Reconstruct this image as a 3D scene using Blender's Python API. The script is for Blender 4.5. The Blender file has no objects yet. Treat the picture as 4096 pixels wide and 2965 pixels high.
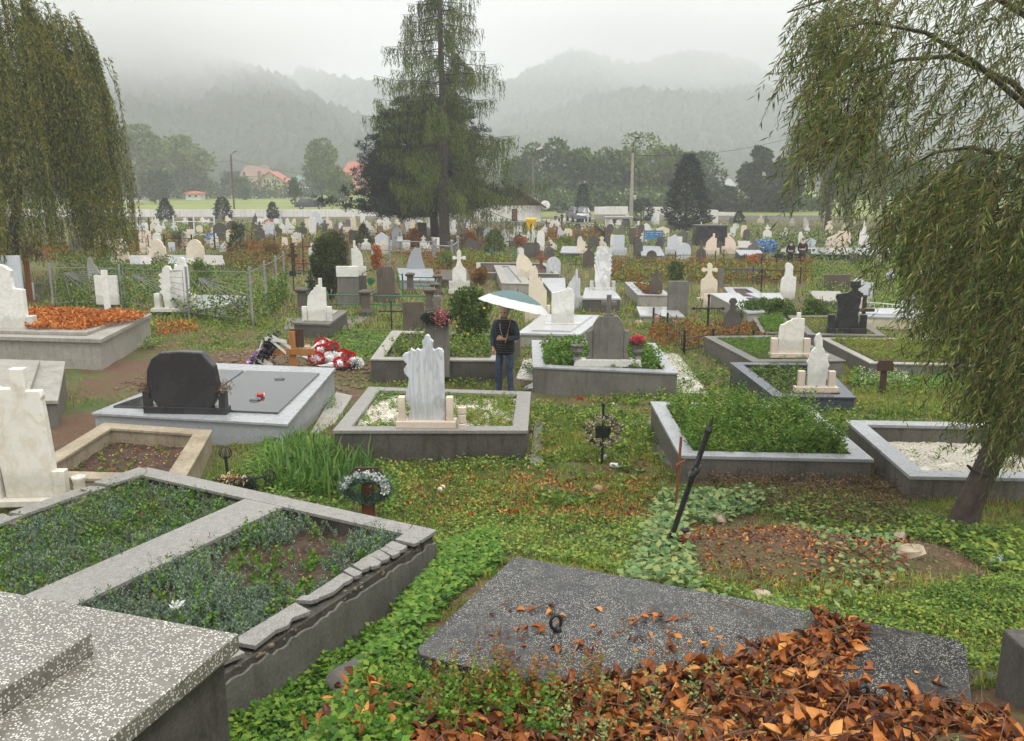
import bpy, bmesh, math, random
import numpy as np
from mathutils import Vector, Matrix
R = math.radians
random.seed(7)
rng = np.random.default_rng(11)
S = bpy.context.scene
COL = S.collection

# ------------------------------------------------------------------ camera
FPX, PITCH, CZ = 3500.0, R(12.3), 4.2            # photo-pixel focal length, downward pitch, eye height over the far field
cam = bpy.data.cameras.new('camera'); camo = bpy.data.objects.new('camera', cam); COL.objects.link(camo)
camo.location = (0, 0, CZ); camo.rotation_euler = (R(90) - PITCH, 0, 0)
cam.sensor_width = 36; cam.lens = 36 * FPX / 4096; cam.clip_start = .05; cam.clip_end = 6000
S.camera = camo

# ------------------------------------------------------------------ sky, sun, exposure (overcast)
W = bpy.data.worlds.new('World'); S.world = W; W.use_nodes = True
nt = W.node_tree; nt.nodes.clear()
wo = nt.nodes.new('ShaderNodeOutputWorld'); bg = nt.nodes.new('ShaderNodeBackground'); bg.inputs[1].default_value = .10
sk = nt.nodes.new('ShaderNodeTexSky'); sk.sky_type = 'NISHITA'; sk.sun_disc = False
sk.sun_elevation = R(60); sk.sun_rotation = R(-35); sk.altitude = 600; sk.air_density = 1; sk.dust_density = 3
hs = nt.nodes.new('ShaderNodeHueSaturation'); hs.inputs['Saturation'].default_value = .25
mx = nt.nodes.new('ShaderNodeMixRGB'); mx.inputs[0].default_value = .8; mx.inputs[2].default_value = (9.7, 9.7, 9.6, 1)
nt.links.new(sk.outputs[0], hs.inputs['Color']); nt.links.new(hs.outputs[0], mx.inputs[1])
tcw = nt.nodes.new('ShaderNodeTexCoord'); spw = nt.nodes.new('ShaderNodeSeparateXYZ'); nt.links.new(tcw.outputs['Generated'], spw.inputs[0])
rw = nt.nodes.new('ShaderNodeMapRange'); rw.inputs[1].default_value = 0; rw.inputs[2].default_value = 1; rw.inputs[3].default_value = .50; rw.inputs[4].default_value = 1.62; nt.links.new(spw.outputs['Z'], rw.inputs[0])
vm = nt.nodes.new('ShaderNodeVectorMath'); vm.operation = 'SCALE'; nt.links.new(mx.outputs[0], vm.inputs[0]); nt.links.new(rw.outputs[0], vm.inputs['Scale'])
nt.links.new(vm.outputs[0], bg.inputs[0]); nt.links.new(bg.outputs[0], wo.inputs[0])
sun = bpy.data.lights.new('sun', 'SUN'); suno = bpy.data.objects.new('sun', sun); COL.objects.link(suno)
sun.energy = 1.5; sun.angle = R(16); sun.color = (1, .97, .92)
suno.rotation_euler = (R(30), 0, R(35 + 180 - 180)); suno.location = (0, 0, 60)
S.view_settings.view_transform = 'Standard'; S.view_settings.look = 'None'
S.view_settings.exposure = .68; S.view_settings.gamma = 1
S.cycles.use_denoising = True
S.cycles.max_bounces = 5; S.cycles.diffuse_bounces = 3; S.cycles.glossy_bounces = 2; S.cycles.transmission_bounces = 3
S.cycles.transparent_max_bounces = 6; S.cycles.volume_bounces = 2

# ------------------------------------------------------------------ projection helpers: photo pixel -> point
def ray(px, py):
    a = (px - 2048) / FPX; b = (1482.5 - py) / FPX
    return a, math.cos(PITCH) + b * math.sin(PITCH), -math.sin(PITCH) + b * math.cos(PITCH)
def at(px, py, z=0.0):
    d = ray(px, py); t = (z - CZ) / d[2]; return Vector((d[0] * t, d[1] * t, z))
def zof(px, py, y):
    d = ray(px, py); return CZ + d[2] * y / d[1]
def xof(px, py, y):
    d = ray(px, py); return d[0] * y / d[1]
def mpp(y, z=0.0): return (y * math.cos(PITCH) + (CZ - z) * math.sin(PITCH)) / FPX   # metres per photo pixel

# ------------------------------------------------------------------ ground height
def _sm(t): t = np.clip(t, 0, 1); return t * t * (3 - 2 * t)
def ground(x, y):
    x = np.asarray(x, float); y = np.asarray(y, float)
    low = np.interp(y, [0, 3, 5, 7.5, 9, 12, 14, 17, 20, 26], [1.5, .75, .56, .44, .42, .38, .28, .06, 0, 0])
    high = np.interp(y, [0, 2.5, 4.5, 5.8, 7, 8.5, 10.4, 12, 14, 17, 20, 26], [2.5, 1.9, 1.52, 1.3, 1.0, .66, .44, .38, .28, .06, 0, 0])
    m = _sm((x + 1.35 - .12 * (y - 5)) / .7)
    g = low * (1 - m) + high * m
    near = _sm((30 - y) / 20)
    g = g + near * (.025 * np.sin(x * 2.1 + y * 1.3) + .02 * np.sin(x * 4.7 - y * 3.1 + 1) + .012 * np.sin(x * 9.1 + y * 7.7))
    # earth mound of the old grave (right) and of the fresh grave (left of centre)
    g = g + .15 * np.exp(-(((x - 2.6) / 1.25) ** 2 + ((y - 7.15) / .9) ** 2) ** 2)
    g = g + .30 * np.exp(-(((x + 5.6) / 2.0) ** 2 + ((y - 19.3) / 1.5) ** 2) ** 1.5)
    g = g + .10 * np.exp(-(((x + 4.2) / 1.6) ** 2 + ((y - 16.2) / 1.2) ** 2))
    return g
def gz(x, y): return float(ground(x, y))
def atg(px, py):
    z = .3
    for _ in range(25):
        p = at(px, py, z); z = .5 * z + .5 * gz(p.x, p.y)
    return at(px, py, z)

# ------------------------------------------------------------------ object helpers
def tag(o, label=None, cat=None, group=None, kind=None):
    if label: o['label'] = label
    if cat: o['category'] = cat
    if group: o['group'] = group
    if kind: o['kind'] = kind
    return o
def thing(name, label, cat, loc=(0, 0, 0), rz=0, group=None):
    o = bpy.data.objects.new(name, None); COL.objects.link(o); o.empty_display_size = .2
    o.location = loc; o.rotation_euler = (0, 0, rz); return tag(o, label, cat, group)
def link(name, me, mat, parent=None, bevel=0, seg=2):
    o = bpy.data.objects.new(name, me); COL.objects.link(o)
    if mat is not None and not me.materials: me.materials.append(mat)
    if parent: o.parent = parent
    if bevel:
        b = o.modifiers.new('bevel', 'BEVEL'); b.width = bevel; b.segments = seg; b.limit_method = 'ANGLE'; b.angle_limit = R(35)
    return o
def copy_tree(o, parent=None):
    c = o.copy(); COL.objects.link(c); c.parent = parent
    for ch in list(o.children): copy_tree(ch, c)
    return c
class MB:
    def __init__(s): s.v = []; s.f = []; s.M = Matrix.Identity(4)
    def add(s, vs, fs):
        n = len(s.v); s.v += [tuple(s.M @ Vector(v)) for v in vs]; s.f += [tuple(i + n for i in f) for f in fs]; return s
    def box(s, c, d, rz=0, rx=0, ry=0, top=1.0):
        m = Matrix.Translation(c) @ Matrix.Rotation(rz, 4, 'Z') @ Matrix.Rotation(ry, 4, 'Y') @ Matrix.Rotation(rx, 4, 'X')
        x, y, z = [q / 2 for q in d]; t = top
        vs = [(-x, -y, -z), (x, -y, -z), (x, y, -z), (-x, y, -z), (-x * t, -y * t, z), (x * t, -y * t, z), (x * t, y * t, z), (-x * t, y * t, z)]
        return s.add([m @ Vector(v) for v in vs], [(0, 3, 2, 1), (4, 5, 6, 7), (0, 1, 5, 4), (1, 2, 6, 5), (2, 3, 7, 6), (3, 0, 4, 7)])
    def prism(s, o, t, y0=None):          # outline in (x,z), thickness along y
        y0 = -t / 2 if y0 is None else y0; n = len(o)
        area = sum(o[i][0] * o[(i + 1) % n][1] - o[(i + 1) % n][0] * o[i][1] for i in range(n))
        if area < 0: o = o[::-1]
        vs = [(x, y0, z) for x, z in o] + [(x, y0 + t, z) for x, z in o]
        fs = [tuple(range(n)), tuple(range(2 * n - 1, n - 1, -1))] + [((i + 1) % n, i, i + n, (i + 1) % n + n) for i in range(n)]
        return s.add(vs, fs)
    def slab(s, o, z0, z1):               # outline in (x,y), between two heights
        n = len(o); area = sum(o[i][0] * o[(i + 1) % n][1] - o[(i + 1) % n][0] * o[i][1] for i in range(n))
        if area < 0: o = o[::-1]
        vs = [(x, y, z0) for x, y in o] + [(x, y, z1) for x, y in o]
        return s.add(vs, [tuple(range(n - 1, -1, -1)), tuple(range(n, 2 * n))] + [(i, (i + 1) % n, (i + 1) % n + n, i + n) for i in range(n)])
    def tube(s, pts, rad, n=6, cap=True):
        pts = [Vector(p) for p in pts]; rad = rad if hasattr(rad, '__len__') else [rad] * len(pts)
        rings = []; up = None
        for i, p in enumerate(pts):
            d = (pts[min(i + 1, len(pts) - 1)] - pts[max(i - 1, 0)]).normalized()
            if up is None:
                up = d.orthogonal().normalized()
            up = (up - d * up.dot(d)).normalized(); b = d.cross(up)
            rings.append([p + (up * math.cos(2 * math.pi * k / n) + b * math.sin(2 * math.pi * k / n)) * rad[i] for k in range(n)])
        vs = [v for r in rings for v in r]; fs = []
        for i in range(len(pts) - 1):
            for k in range(n): a = i * n + k; b_ = i * n + (k + 1) % n; fs.append((a, b_, b_ + n, a + n))
        if cap: fs += [tuple(range(n - 1, -1, -1)), tuple(range(len(vs) - n, len(vs)))]
        return s.add(vs, fs)
    def lathe(s, prof, n=16, c=(0, 0, 0)):
        vs = [(c[0] + r * math.cos(2 * math.pi * k / n), c[1] + r * math.sin(2 * math.pi * k / n), c[2] + z) for r, z in prof for k in range(n)]
        fs = [(i * n + k, i * n + (k + 1) % n, (i + 1) * n + (k + 1) % n, (i + 1) * n + k) for i in range(len(prof) - 1) for k in range(n)]
        fs += [tuple(range(n - 1, -1, -1)), tuple(range(len(vs) - n, len(vs)))]
        return s.add(vs, fs)
    def ball(s, c, r, n=8, sq=(1, 1, 1)):
        prof = [(max(.001, math.sin(math.pi * i / n)) , -math.cos(math.pi * i / n)) for i in range(n + 1)]; k2 = n + 2
        vs = [(c[0] + p[0] * r * sq[0] * math.cos(2 * math.pi * k / k2), c[1] + p[0] * r * sq[1] * math.sin(2 * math.pi * k / k2), c[2] + p[1] * r * sq[2]) for p in prof for k in range(k2)]
        fs = [(i * k2 + k, i * k2 + (k + 1) % k2, (i + 1) * k2 + (k + 1) % k2, (i + 1) * k2 + k) for i in range(n) for k in range(k2)]
        return s.add(vs, fs)
    def mesh(s, name='m', smooth=False):
        me = bpy.data.meshes.new(name); me.from_pydata(s.v, [], s.f); me.update()
        if smooth: me.shade_smooth()
        return me
    def build(s, name, mat, parent=None, bevel=0, smooth=False, seg=2):
        return link(name, s.mesh(name, smooth), mat, parent, bevel, seg)
def npmesh(name, V, T, k=3):              # V (n,3), T (m,k) faces of k corners
    me = bpy.data.meshes.new(name); V = np.ascontiguousarray(V, np.float32); T = np.ascontiguousarray(T, np.int32)
    me.vertices.add(len(V)); me.vertices.foreach_set('co', V.ravel())
    me.loops.add(T.size); me.loops.foreach_set('vertex_index', T.ravel())
    me.polygons.add(len(T)); me.polygons.foreach_set('loop_start', np.arange(0, T.size, k, dtype=np.int32))
    me.update(calc_edges=True); return me
def unit(v): return v / np.maximum(np.linalg.norm(v, axis=-1, keepdims=True), 1e-9)
def leaves(name, P, D, L, Wd, mat, parent=None, fold=.25, N=None, wide=.45):
    """one small folded leaf per point: P base, D direction, L length, Wd width"""
    n = len(P); D = unit(D); L = np.broadcast_to(L, n)[:, None]; Wd = np.broadcast_to(Wd, n)[:, None]
    N = unit(rng.normal(size=(n, 3))) if N is None else unit(N)
    Sd = unit(np.cross(D, N)); U = np.cross(Sd, D)
    mid = P + D * L * wide
    V = np.stack([P, mid + Sd * Wd / 2 + U * Wd * fold, P + D * L, mid - Sd * Wd / 2 + U * Wd * fold], 1).reshape(-1, 3)
    b = (np.arange(n) * 4)[:, None]
    T = np.concatenate([b + [[0, 1, 2]], b + [[0, 2, 3]]], 1).reshape(-1, 3)
    me = npmesh(name, V, T)
    return link(name, me, mat, parent)
def blades(name, P, H, Wd, bend, mat, parent=None):
    """grass blades: two-part bent strips"""
    n = len(P); a = rng.uniform(0, 2 * np.pi, n); dx = np.stack([np.cos(a), np.sin(a), 0 * a], 1)
    s = np.stack([-np.sin(a), np.cos(a), 0 * a], 1) * (np.broadcast_to(Wd, n)[:, None] / 2)
    H = np.broadcast_to(H, n)[:, None]; B = np.broadcast_to(bend, n)[:, None] * rng.uniform(.3, 1.5, (n, 1))
    z = np.array([[0, 0, 1.]])
    p1 = P + dx * H * B * .25 + z * H * .55; p2 = P + dx * H * B + z * H * (1 - .35 * B)
    V = np.stack([P - s, P + s, p1 - s * .8, p1 + s * .8, p2], 1).reshape(-1, 3)
    b = (np.arange(n) * 5)[:, None]
    T = np.concatenate([b + [[0, 1, 3]], b + [[0, 3, 2]], b + [[2, 3, 4]]], 1).reshape(-1, 3)
    return link(name, npmesh(name, V, T), mat, parent)
def inpoly(X, Y, poly):
    r = np.zeros(len(X), bool); n = len(poly)
    for i in range(n):
        x0, y0 = poly[i][:2]; x1, y1 = poly[(i + 1) % n][:2]
        if y0 == y1: continue
        c = ((y0 > Y) != (y1 > Y)) & (X < (x1 - x0) * (Y - y0) / (y1 - y0) + x0); r ^= c
    return r
def scatter(poly, n, clump=0.0, fr=1.2):
    xs = [p[0] for p in poly]; ys = [p[1] for p in poly]; out = []; tot = 0
    while tot < n:
        X = rng.uniform(min(xs), max(xs), n * 2); Y = rng.uniform(min(ys), max(ys), n * 2)
        m = inpoly(X, Y, poly)
        if clump > 0:
            q = noise2(X * fr, Y * fr); m &= rng.uniform(0, 1, len(X)) < np.clip(1 - clump * 3.2 * (q - .35), .03, 1)
        out.append(np.stack([X[m], Y[m]], 1)); tot += m.sum()
    return np.concatenate(out)[:n]
def noise2(x, y, seed=0):
    r = np.zeros_like(x); a = 0
    for i in range(5):
        k = 1.7 ** i; t = i * 1.9 + seed
        r += np.sin(x * k * 1.3 + t + np.sin(y * k * .9 + t)) * np.cos(y * k * 1.1 - t * 1.3 + np.sin(x * k * .7)) / (1 + .5 * i); a += 1 / (1 + .5 * i)
    return .5 + .9 * r / a

# ------------------------------------------------------------------ materials
def newmat(name):
    m = bpy.data.materials.new(name); m.use_nodes = True; m.node_tree.nodes.clear(); return m, m.node_tree
def nd(t, k, **kw):
    n = t.nodes.new(k)
    for a, b in kw.items(): setattr(n, a, b)
    return n
def rampn(t, cols, fac, mode='LINEAR'):
    r = nd(t, 'ShaderNodeValToRGB'); r.color_ramp.interpolation = mode; e = r.color_ramp.elements
    while len(e) < len(cols): e.new(.5)
    for i, (p, c) in enumerate(cols): e[i].position = p; e[i].color = (*c, 1)
    t.links.new(fac, r.inputs[0]); return r.outputs[0]
def coords(t, scale=(1, 1, 1), rand=True, world=False):
    if world: o = nd(t, 'ShaderNodeNewGeometry').outputs['Position']
    else: o = nd(t, 'ShaderNodeTexCoord').outputs['Object']
    mp = nd(t, 'ShaderNodeMapping'); mp.inputs['Scale'].default_value = scale
    t.links.new(o, mp.inputs[0])
    if rand and not world:
        oi = nd(t, 'ShaderNodeObjectInfo'); ml = nd(t, 'ShaderNodeMath', operation='MULTIPLY'); ml.inputs[1].default_value = 61
        t.links.new(oi.outputs['Random'], ml.inputs[0]); t.links.new(ml.outputs[0], mp.inputs['Location'])
    return mp.outputs[0]
def noise(t, vec, scale, detail=4, rough=.55, dist=0):
    n = nd(t, 'ShaderNodeTexNoise'); n.inputs['Scale'].default_value = scale; n.inputs['Detail'].default_value = detail
    n.inputs['Roughness'].default_value = rough; n.inputs['Distortion'].default_value = dist; t.links.new(vec, n.inputs['Vector']); return n.outputs['Fac']
def mixc(t, f, a, b, mode='MIX'):
    m = nd(t, 'ShaderNodeMixRGB', blend_type=mode)
    for i, q in ((0, f), (1, a), (2, b)):
        if hasattr(q, 'is_output') or hasattr(q, 'links'): t.links.new(q, m.inputs[i])
        else: m.inputs[i].default_value = q if i == 0 else (*q, 1)
    return m.outputs[0]
def finish(t, col, rough=.6, bump=None, bstr=.3, bdist=.01, metal=0, spec=.5, coat=0, translucent=0):
    o = nd(t, 'ShaderNodeOutputMaterial'); b = nd(t, 'ShaderNodeBsdfPrincipled')
    if isinstance(col, tuple): b.inputs['Base Color'].default_value = (*col, 1)
    else: t.links.new(col, b.inputs['Base Color'])
    if hasattr(rough, 'links'): t.links.new(rough, b.inputs['Roughness'])
    else: b.inputs['Roughness'].default_value = rough
    b.inputs['Metallic'].default_value = metal; b.inputs['Specular IOR Level'].default_value = spec if spec != .5 or rough is not None and not hasattr(rough, 'links') and rough < .3 else .28
    if coat: b.inputs['Coat Weight'].default_value = coat; b.inputs['Coat Roughness'].default_value = .08
    if bump is not None:
        bn = nd(t, 'ShaderNodeBump'); bn.inputs['Strength'].default_value = bstr; bn.inputs['Distance'].default_value = bdist
        t.links.new(bump, bn.inputs['Height']); t.links.new(bn.outputs[0], b.inputs['Normal'])
    out = b.outputs[0]
    if translucent:
        tr = nd(t, 'ShaderNodeBsdfTranslucent'); ms = nd(t, 'ShaderNodeMixShader'); ms.inputs[0].default_value = translucent
        if isinstance(col, tuple): tr.inputs[0].default_value = (*col, 1)
        else: t.links.new(col, tr.inputs[0])
        t.links.new(out, ms.inputs[1]); t.links.new(tr.outputs[0], ms.inputs[2]); out = ms.outputs[0]
    t.links.new(out, o.inputs[0])
def marble(name, base, vein, vs=.55, scale=1.0, streak=(1, 1, 1), rough=.35, dirt=.35):
    m, t = newmat(name); v = coords(t, tuple(scale * s for s in streak))
    n1 = noise(t, v, 2.2, 6, .6, 1.6); n2 = noise(t, v, 7, 5, .6, .8); dv = coords(t, (1, 1, 1)); dn = noise(t, dv, 3.5, 6, .65)
    c = rampn(t, [(.40, base), (.49, tuple(b * (1 - vs) + q * vs for b, q in zip(base, vein))), (.55, base)], n1)
    c = mixc(t, .5, c, rampn(t, [(.35, tuple(q * .93 for q in base)), (.65, base)], n2))
    c = mixc(t, rampn(t, [(.52, (0, 0, 0)), (.78, (dirt, dirt, dirt))], dn), c, (.42, .36, .27))
    # dirt and algae that gathered along the foot of the stone
    sp = nd(t, 'ShaderNodeSeparateXYZ'); tc = nd(t, 'ShaderNodeTexCoord'); t.links.new(tc.outputs['Object'], sp.inputs[0])
    ad = nd(t, 'ShaderNodeMath', operation='MULTIPLY_ADD'); ad.inputs[1].default_value = -.5; t.links.new(dn, ad.inputs[0]); t.links.new(sp.outputs['Z'], ad.inputs[2])
    c = mixc(t, rampn(t, [(.0, (.32, .32, .32)), (.12, (0, 0, 0))], ad.outputs[0]), c, (.22, .21, .15))
    finish(t, c, rough, noise(t, dv, 60, 3), .12, .004); return m
def concrete(name, a, b, moss=.3, rough=.62, scale=1.0, streak=.35, bump=.35, mosscol=(.10, .11, .04)):
    m, t = newmat(name); v = coords(t, (scale, scale, scale)); n1 = noise(t, v, 2.5, 7, .65); n2 = noise(t, v, 45, 4, .7)
    c = rampn(t, [(.3, a), (.68, b)], n1); c = mixc(t, .35, c, rampn(t, [(.35, tuple(x * .55 for x in a)), (.65, tuple(min(1, x * 1.25) for x in b))], n2), 'MIX')
    vs = coords(t, (6 * scale, 6 * scale, .7 * scale)); st = noise(t, vs, 2.2, 5, .6)
    c = mixc(t, rampn(t, [(.5, (0, 0, 0)), (.72, (streak,) * 3)], st), c, tuple(x * .32 for x in a))
    if moss:
        mn = noise(t, v, 4.5, 7, .7); c = mixc(t, rampn(t, [(.56, (0, 0, 0)), (.74, (moss,) * 3)], mn), c, mosscol)
    rr = rampn(t, [(.3, (rough * .7,) * 3), (.7, (min(1, rough * 1.25),) * 3)], n1)
    finish(t, c, rr, mixc(t, .5, n2, n1), bump, .012); return m
def terrazzo(name, bind, chip, size=60, thr=.42, wear=None, rough=.4):
    m, t = newmat(name); v = coords(t)
    vo = nd(t, 'ShaderNodeTexVoronoi'); vo.inputs['Scale'].default_value = size; t.links.new(v, vo.inputs['Vector'])
    wv = nd(t, 'ShaderNodeTexVoronoi', distance='CHEBYCHEV'); wv.inputs['Scale'].default_value = size * 1.4; t.links.new(v, wv.inputs['Vector'])
    big = noise(t, v, 1.6, 6, .65); fine = noise(t, v, 14, 5, .7)
    mask = rampn(t, [(thr - .09, (1, 1, 1)), (thr, (0, 0, 0))], vo.outputs['Distance'])
    sel = nd(t, 'ShaderNodeSeparateXYZ'); t.links.new(vo.outputs['Color'], sel.inputs[0])
    keep = rampn(t, [(.40, (0, 0, 0)), (.44, (1, 1, 1))], sel.outputs[0]); mask = mixc(t, 1.0, mask, keep, 'MULTIPLY')
    cc = mixc(t, sel.outputs[1], chip, tuple(q * .72 for q in chip)); bc = rampn(t, [(.3, tuple(q * .7 for q in bind)), (.7, tuple(q * 1.25 for q in bind))], fine)
    if wear is not None:
        w = rampn(t, [(wear - .1, (0, 0, 0)), (wear + .06, (1, 1, 1))], mixc(t, .45, big, fine)); mask = mixc(t, 1.0, mask, w, 'MULTIPLY')
    c = mixc(t, mask, bc, cc)
    c = mixc(t, rampn(t, [(.5, (0, 0, 0)), (.75, (.3, .3, .3))], big), c, tuple(q * .6 for q in bind))
    if wear is not None: c = mixc(t, rampn(t, [(.38, (.30, .30, .30)), (.55, (0, 0, 0))], noise(t, v, 3.1, 7, .7)), c, (.11, .105, .095))
    finish(t, c, rough, mixc(t, .5, mask, fine), .25, .003); return m
def granite(name, a, b, scale=180, rough=.12, spec=.5, stain=None):
    m, t = newmat(name); v = coords(t); n = noise(t, v, scale, 3, .8); g = noise(t, v, 3, 5)
    c = rampn(t, [(.42, a), (.6, b)], n)
    if stain: c = mixc(t, rampn(t, [(.5, (0, 0, 0)), (.7, (.35, .35, .35))], g), c, stain)
    finish(t, c, rampn(t, [(.3, (rough,) * 3), (.7, (rough * 2,) * 3)], g), n, .03, .002, spec=spec); return m
def plain(name, a, b=None, rough=.6, scale=8, metal=0, bump=.2, spec=.5):
    m, t = newmat(name); v = coords(t); n = noise(t, v, scale, 5, .65); b = b or tuple(q * .75 for q in a)
    finish(t, rampn(t, [(.32, b), (.66, a)], n), rough, noise(t, v, scale * 5, 3), bump, .006, metal, spec); return m
def wood(name, a, b, rough=.6, axis=(30, 30, 1.5)):
    m, t = newmat(name); v = coords(t, axis); n = noise(t, v, 1.6, 6, .65, .4)
    finish(t, rampn(t, [(.3, b), (.65, a)], n), rough, n, .4, .006); return m
def leafmat(name, cols, rough=.55, trans=.3, clump=.9, cl=.45, spec=.18):
    """cols: list of leaf colours picked per leaf; patches of the plant lean to the first or last"""
    m, t = newmat(name); g = nd(t, 'ShaderNodeNewGeometry'); v = coords(t, world=True); n = noise(t, v, clump, 3, .6)
    ma = nd(t, 'ShaderNodeMath', operation='MULTIPLY_ADD'); ma.inputs[1].default_value = cl * 2.2; ma.inputs[2].default_value = -cl * 1.1
    t.links.new(n, ma.inputs[0]); ad = nd(t, 'ShaderNodeMath', operation='ADD', use_clamp=True)
    t.links.new(ma.outputs[0], ad.inputs[0]); t.links.new(g.outputs['Random Per Island'], ad.inputs[1])
    k = len(cols); c = rampn(t, [(i / (k - 1) * .94 + .03, q) for i, q in enumerate(cols)], ad.outputs[0])
    finish(t, c, rough, translucent=trans, spec=spec); return m

M = {}
M['white'] = marble('white_marble', (.78, .77, .72), (.42, .42, .43), .6, 1.3, dirt=.3)
M['pwhite'] = marble('wet_white_cover', (.46, .47, .48), (.30, .31, .33), .5, 1.0, rough=.16, dirt=.25)
M['cream'] = marble('cream_marble', (.74, .66, .52), (.62, .44, .32), .5, 1.3, dirt=.35)
M['vein'] = marble('veined_marble', (.76, .76, .75), (.16, .17, .19), .85, .8, (1.6, 1.6, .5), dirt=.2)
M['stripe'] = marble('striped_marble', (.62, .64, .67), (.20, .23, .27), .8, 1.4, (2.6, 2.6, .28), dirt=.3)
M['old'] = marble('weathered_marble', (.76, .74, .67), (.52, .40, .24), .7, 1.1, dirt=.5)
M['pink'] = marble('pinkish_marble', (.78, .66, .55), (.74, .50, .38), .6, 1.6, dirt=.25)
M['bluish'] = marble('bluish_marble', (.60, .63, .68), (.36, .40, .46), .6, 1.6, (1.5, 1.5, .6), dirt=.2)
M['grey'] = concrete('grey_concrete', (.10, .095, .082), (.20, .19, .165), .3, .6)
M['dgrey'] = concrete('dark_concrete', (.055, .05, .043), (.12, .11, .095), .35, .6)
M['brown'] = concrete('brown_concrete', (.065, .05, .04), (.14, .115, .09), .25, .65)
M['pale'] = concrete('pale_concrete', (.24, .225, .195), (.40, .38, .335), .3, .5)
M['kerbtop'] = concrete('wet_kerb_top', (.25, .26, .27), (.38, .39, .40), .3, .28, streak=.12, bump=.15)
M['kerbside'] = concrete('kerb_side_shaded', (.075, .068, .055), (.17, .155, .13), .35, .65, streak=.6)  # colour darkened for wet and to carry the weaker light on upright faces
M['blackc'] = concrete('black_stained_concrete', (.04, .037, .032), (.11, .10, .085), .5, .55, streak=.5)
M['ochre'] = concrete('ochre_concrete', (.20, .155, .10), (.42, .36, .26), .4, .6)
M['rubble'] = concrete('broken_mortar', (.10, .075, .05), (.28, .22, .15), .3, .85, 3, bump=1.0)
M['terw'] = terrazzo('white_chip_terrazzo', (.15, .14, .115), (.70, .68, .62), 92, .45, None, .2)
M['terd'] = terrazzo('dark_speckled_terrazzo', (.026, .027, .030), (.60, .57, .46), 125, .42, .49, .3)
M['terk'] = terrazzo('fine_terrazzo', (.21, .20, .18), (.44, .43, .40), 130, .46, None, .32)
M['terdk'] = terrazzo('brown_terrazzo', (.085, .075, .062), (.26, .24, .20), 120, .44, None, .5)
M['gblack'] = granite('polished_black_granite', (.014, .015, .017), (.055, .057, .062), 220, .04, spec=1.0)
M['gtomb'] = granite('wet_black_granite', (.014, .014, .016), (.05, .05, .054), 200, .18, spec=.35, stain=(.05, .05, .05))
M['ggrey'] = granite('grey_granite', (.20, .21, .225), (.46, .47, .49), 150, .25)
M['gblue'] = granite('dark_blue_granite', (.03, .034, .05), (.10, .11, .14), 150, .12)
M['metal'] = plain('black_painted_iron', (.028, .028, .03), (.012, .012, .012), .35, 12, 0)
M['rust'] = plain('rusty_iron', (.16, .06, .03), (.05, .028, .02), .7, 14)
M['galv'] = plain('grey_painted_steel', (.34, .34, .35), (.22, .22, .225), .45, 10, .3)
M['green'] = plain('green_paint', (.02, .20, .10), (.015, .12, .06), .4, 10)
M['blueP'] = plain('blue_paint', (.05, .22, .42), (.03, .14, .30), .45, 6)
M['whiteP'] = plain('white_paint', (.74, .74, .70), (.55, .55, .50), .5, 4)
M['yellow'] = plain('yellow_plastic', (.80, .52, .01), (.70, .42, .01), .4, 3)
M['wood'] = wood('red_brown_wood', (.24, .085, .035), (.12, .045, .022), .5)
M['dwood'] = wood('dark_wood', (.075, .04, .025), (.035, .02, .014), .6)
M['cone'] = wood('varnished_wood', (.42, .19, .06), (.25, .10, .03), .35)
M['bark'] = plain('dark_bark', (.085, .065, .05), (.03, .024, .02), .85, 9, 0, 1.2)
M['barkr'] = plain('red_bark', (.12, .07, .05), (.05, .032, .025), .9, 9, 0, 1.2)
M['twig'] = plain('twigs', (.20, .12, .06), (.08, .045, .03), .7, 20)
M['soil'] = plain('wet_soil', (.085, .052, .032), (.028, .018, .012), .75, 7, 0, 1.4)
M['stone'] = plain('pale_field_stone', (.46, .38, .27), (.26, .20, .14), .7, 9, 0, .8)
M['chips'] = plain('white_stone_chips', (.80, .76, .66), (.60, .55, .44), .6, 90, 0, 1.0)
M['plaster'] = concrete('whitewashed_plaster', (.62, .60, .54), (.82, .81, .77), .0, .8, .35, .35, .2)
M['plbase'] = concrete('grey_wall_foot', (.22, .21, .19), (.36, .35, .32), .2, .8, .5)
# leaves
M['lgrass'] = leafmat('grass_blades', [(.045, .11, .012), (.10, .21, .02), (.19, .31, .03), (.30, .34, .05), (.42, .30, .10)], .5, .35, .8, .5)
M['lgreen'] = leafmat('fresh_leaves', [(.045, .12, .015), (.08, .19, .02), (.13, .26, .03), (.22, .30, .04)], .4, .3, 1.5, .3)
M['lweed'] = leafmat('weed_leaves', [(.045, .10, .02), (.095, .17, .03), (.17, .28, .04), (.34, .37, .07)], .5, .3, 1.2, .35)
M['lbind'] = leafmat('bindweed_leaves', [(.07, .15, .05), (.13, .23, .08), (.22, .32, .12), (.36, .38, .13)], .45, .3, 1.2, .3)
M['lsedum'] = leafmat('sedum_leaves', [(.05, .09, .055), (.11, .17, .115), (.24, .31, .24), (.16, .22, .08)], .45, .15, 1.4, .25)
M['lsedg'] = leafmat('green_sedum_leaves', [(.05, .10, .04), (.09, .17, .05), (.15, .24, .07), (.10, .17, .11), (.22, .13, .04)], .45, .2, 2.2, .4)
M['lshrub'] = leafmat('shrub_leaves', [(.025, .06, .012), (.05, .11, .02), (.10, .17, .03), (.22, .26, .05)], .4, .25, 1.3, .3)
M['lthuja'] = leafmat('thuja_sprays', [(.018, .035, .010), (.035, .065, .015), (.07, .11, .022), (.14, .10, .03)], .6, .1, 1.2, .35)
M['liris'] = leafmat('iris_leaves', [(.05, .12, .025), (.09, .19, .035), (.17, .26, .05)], .4, .3, 1.0, .3)
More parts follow.
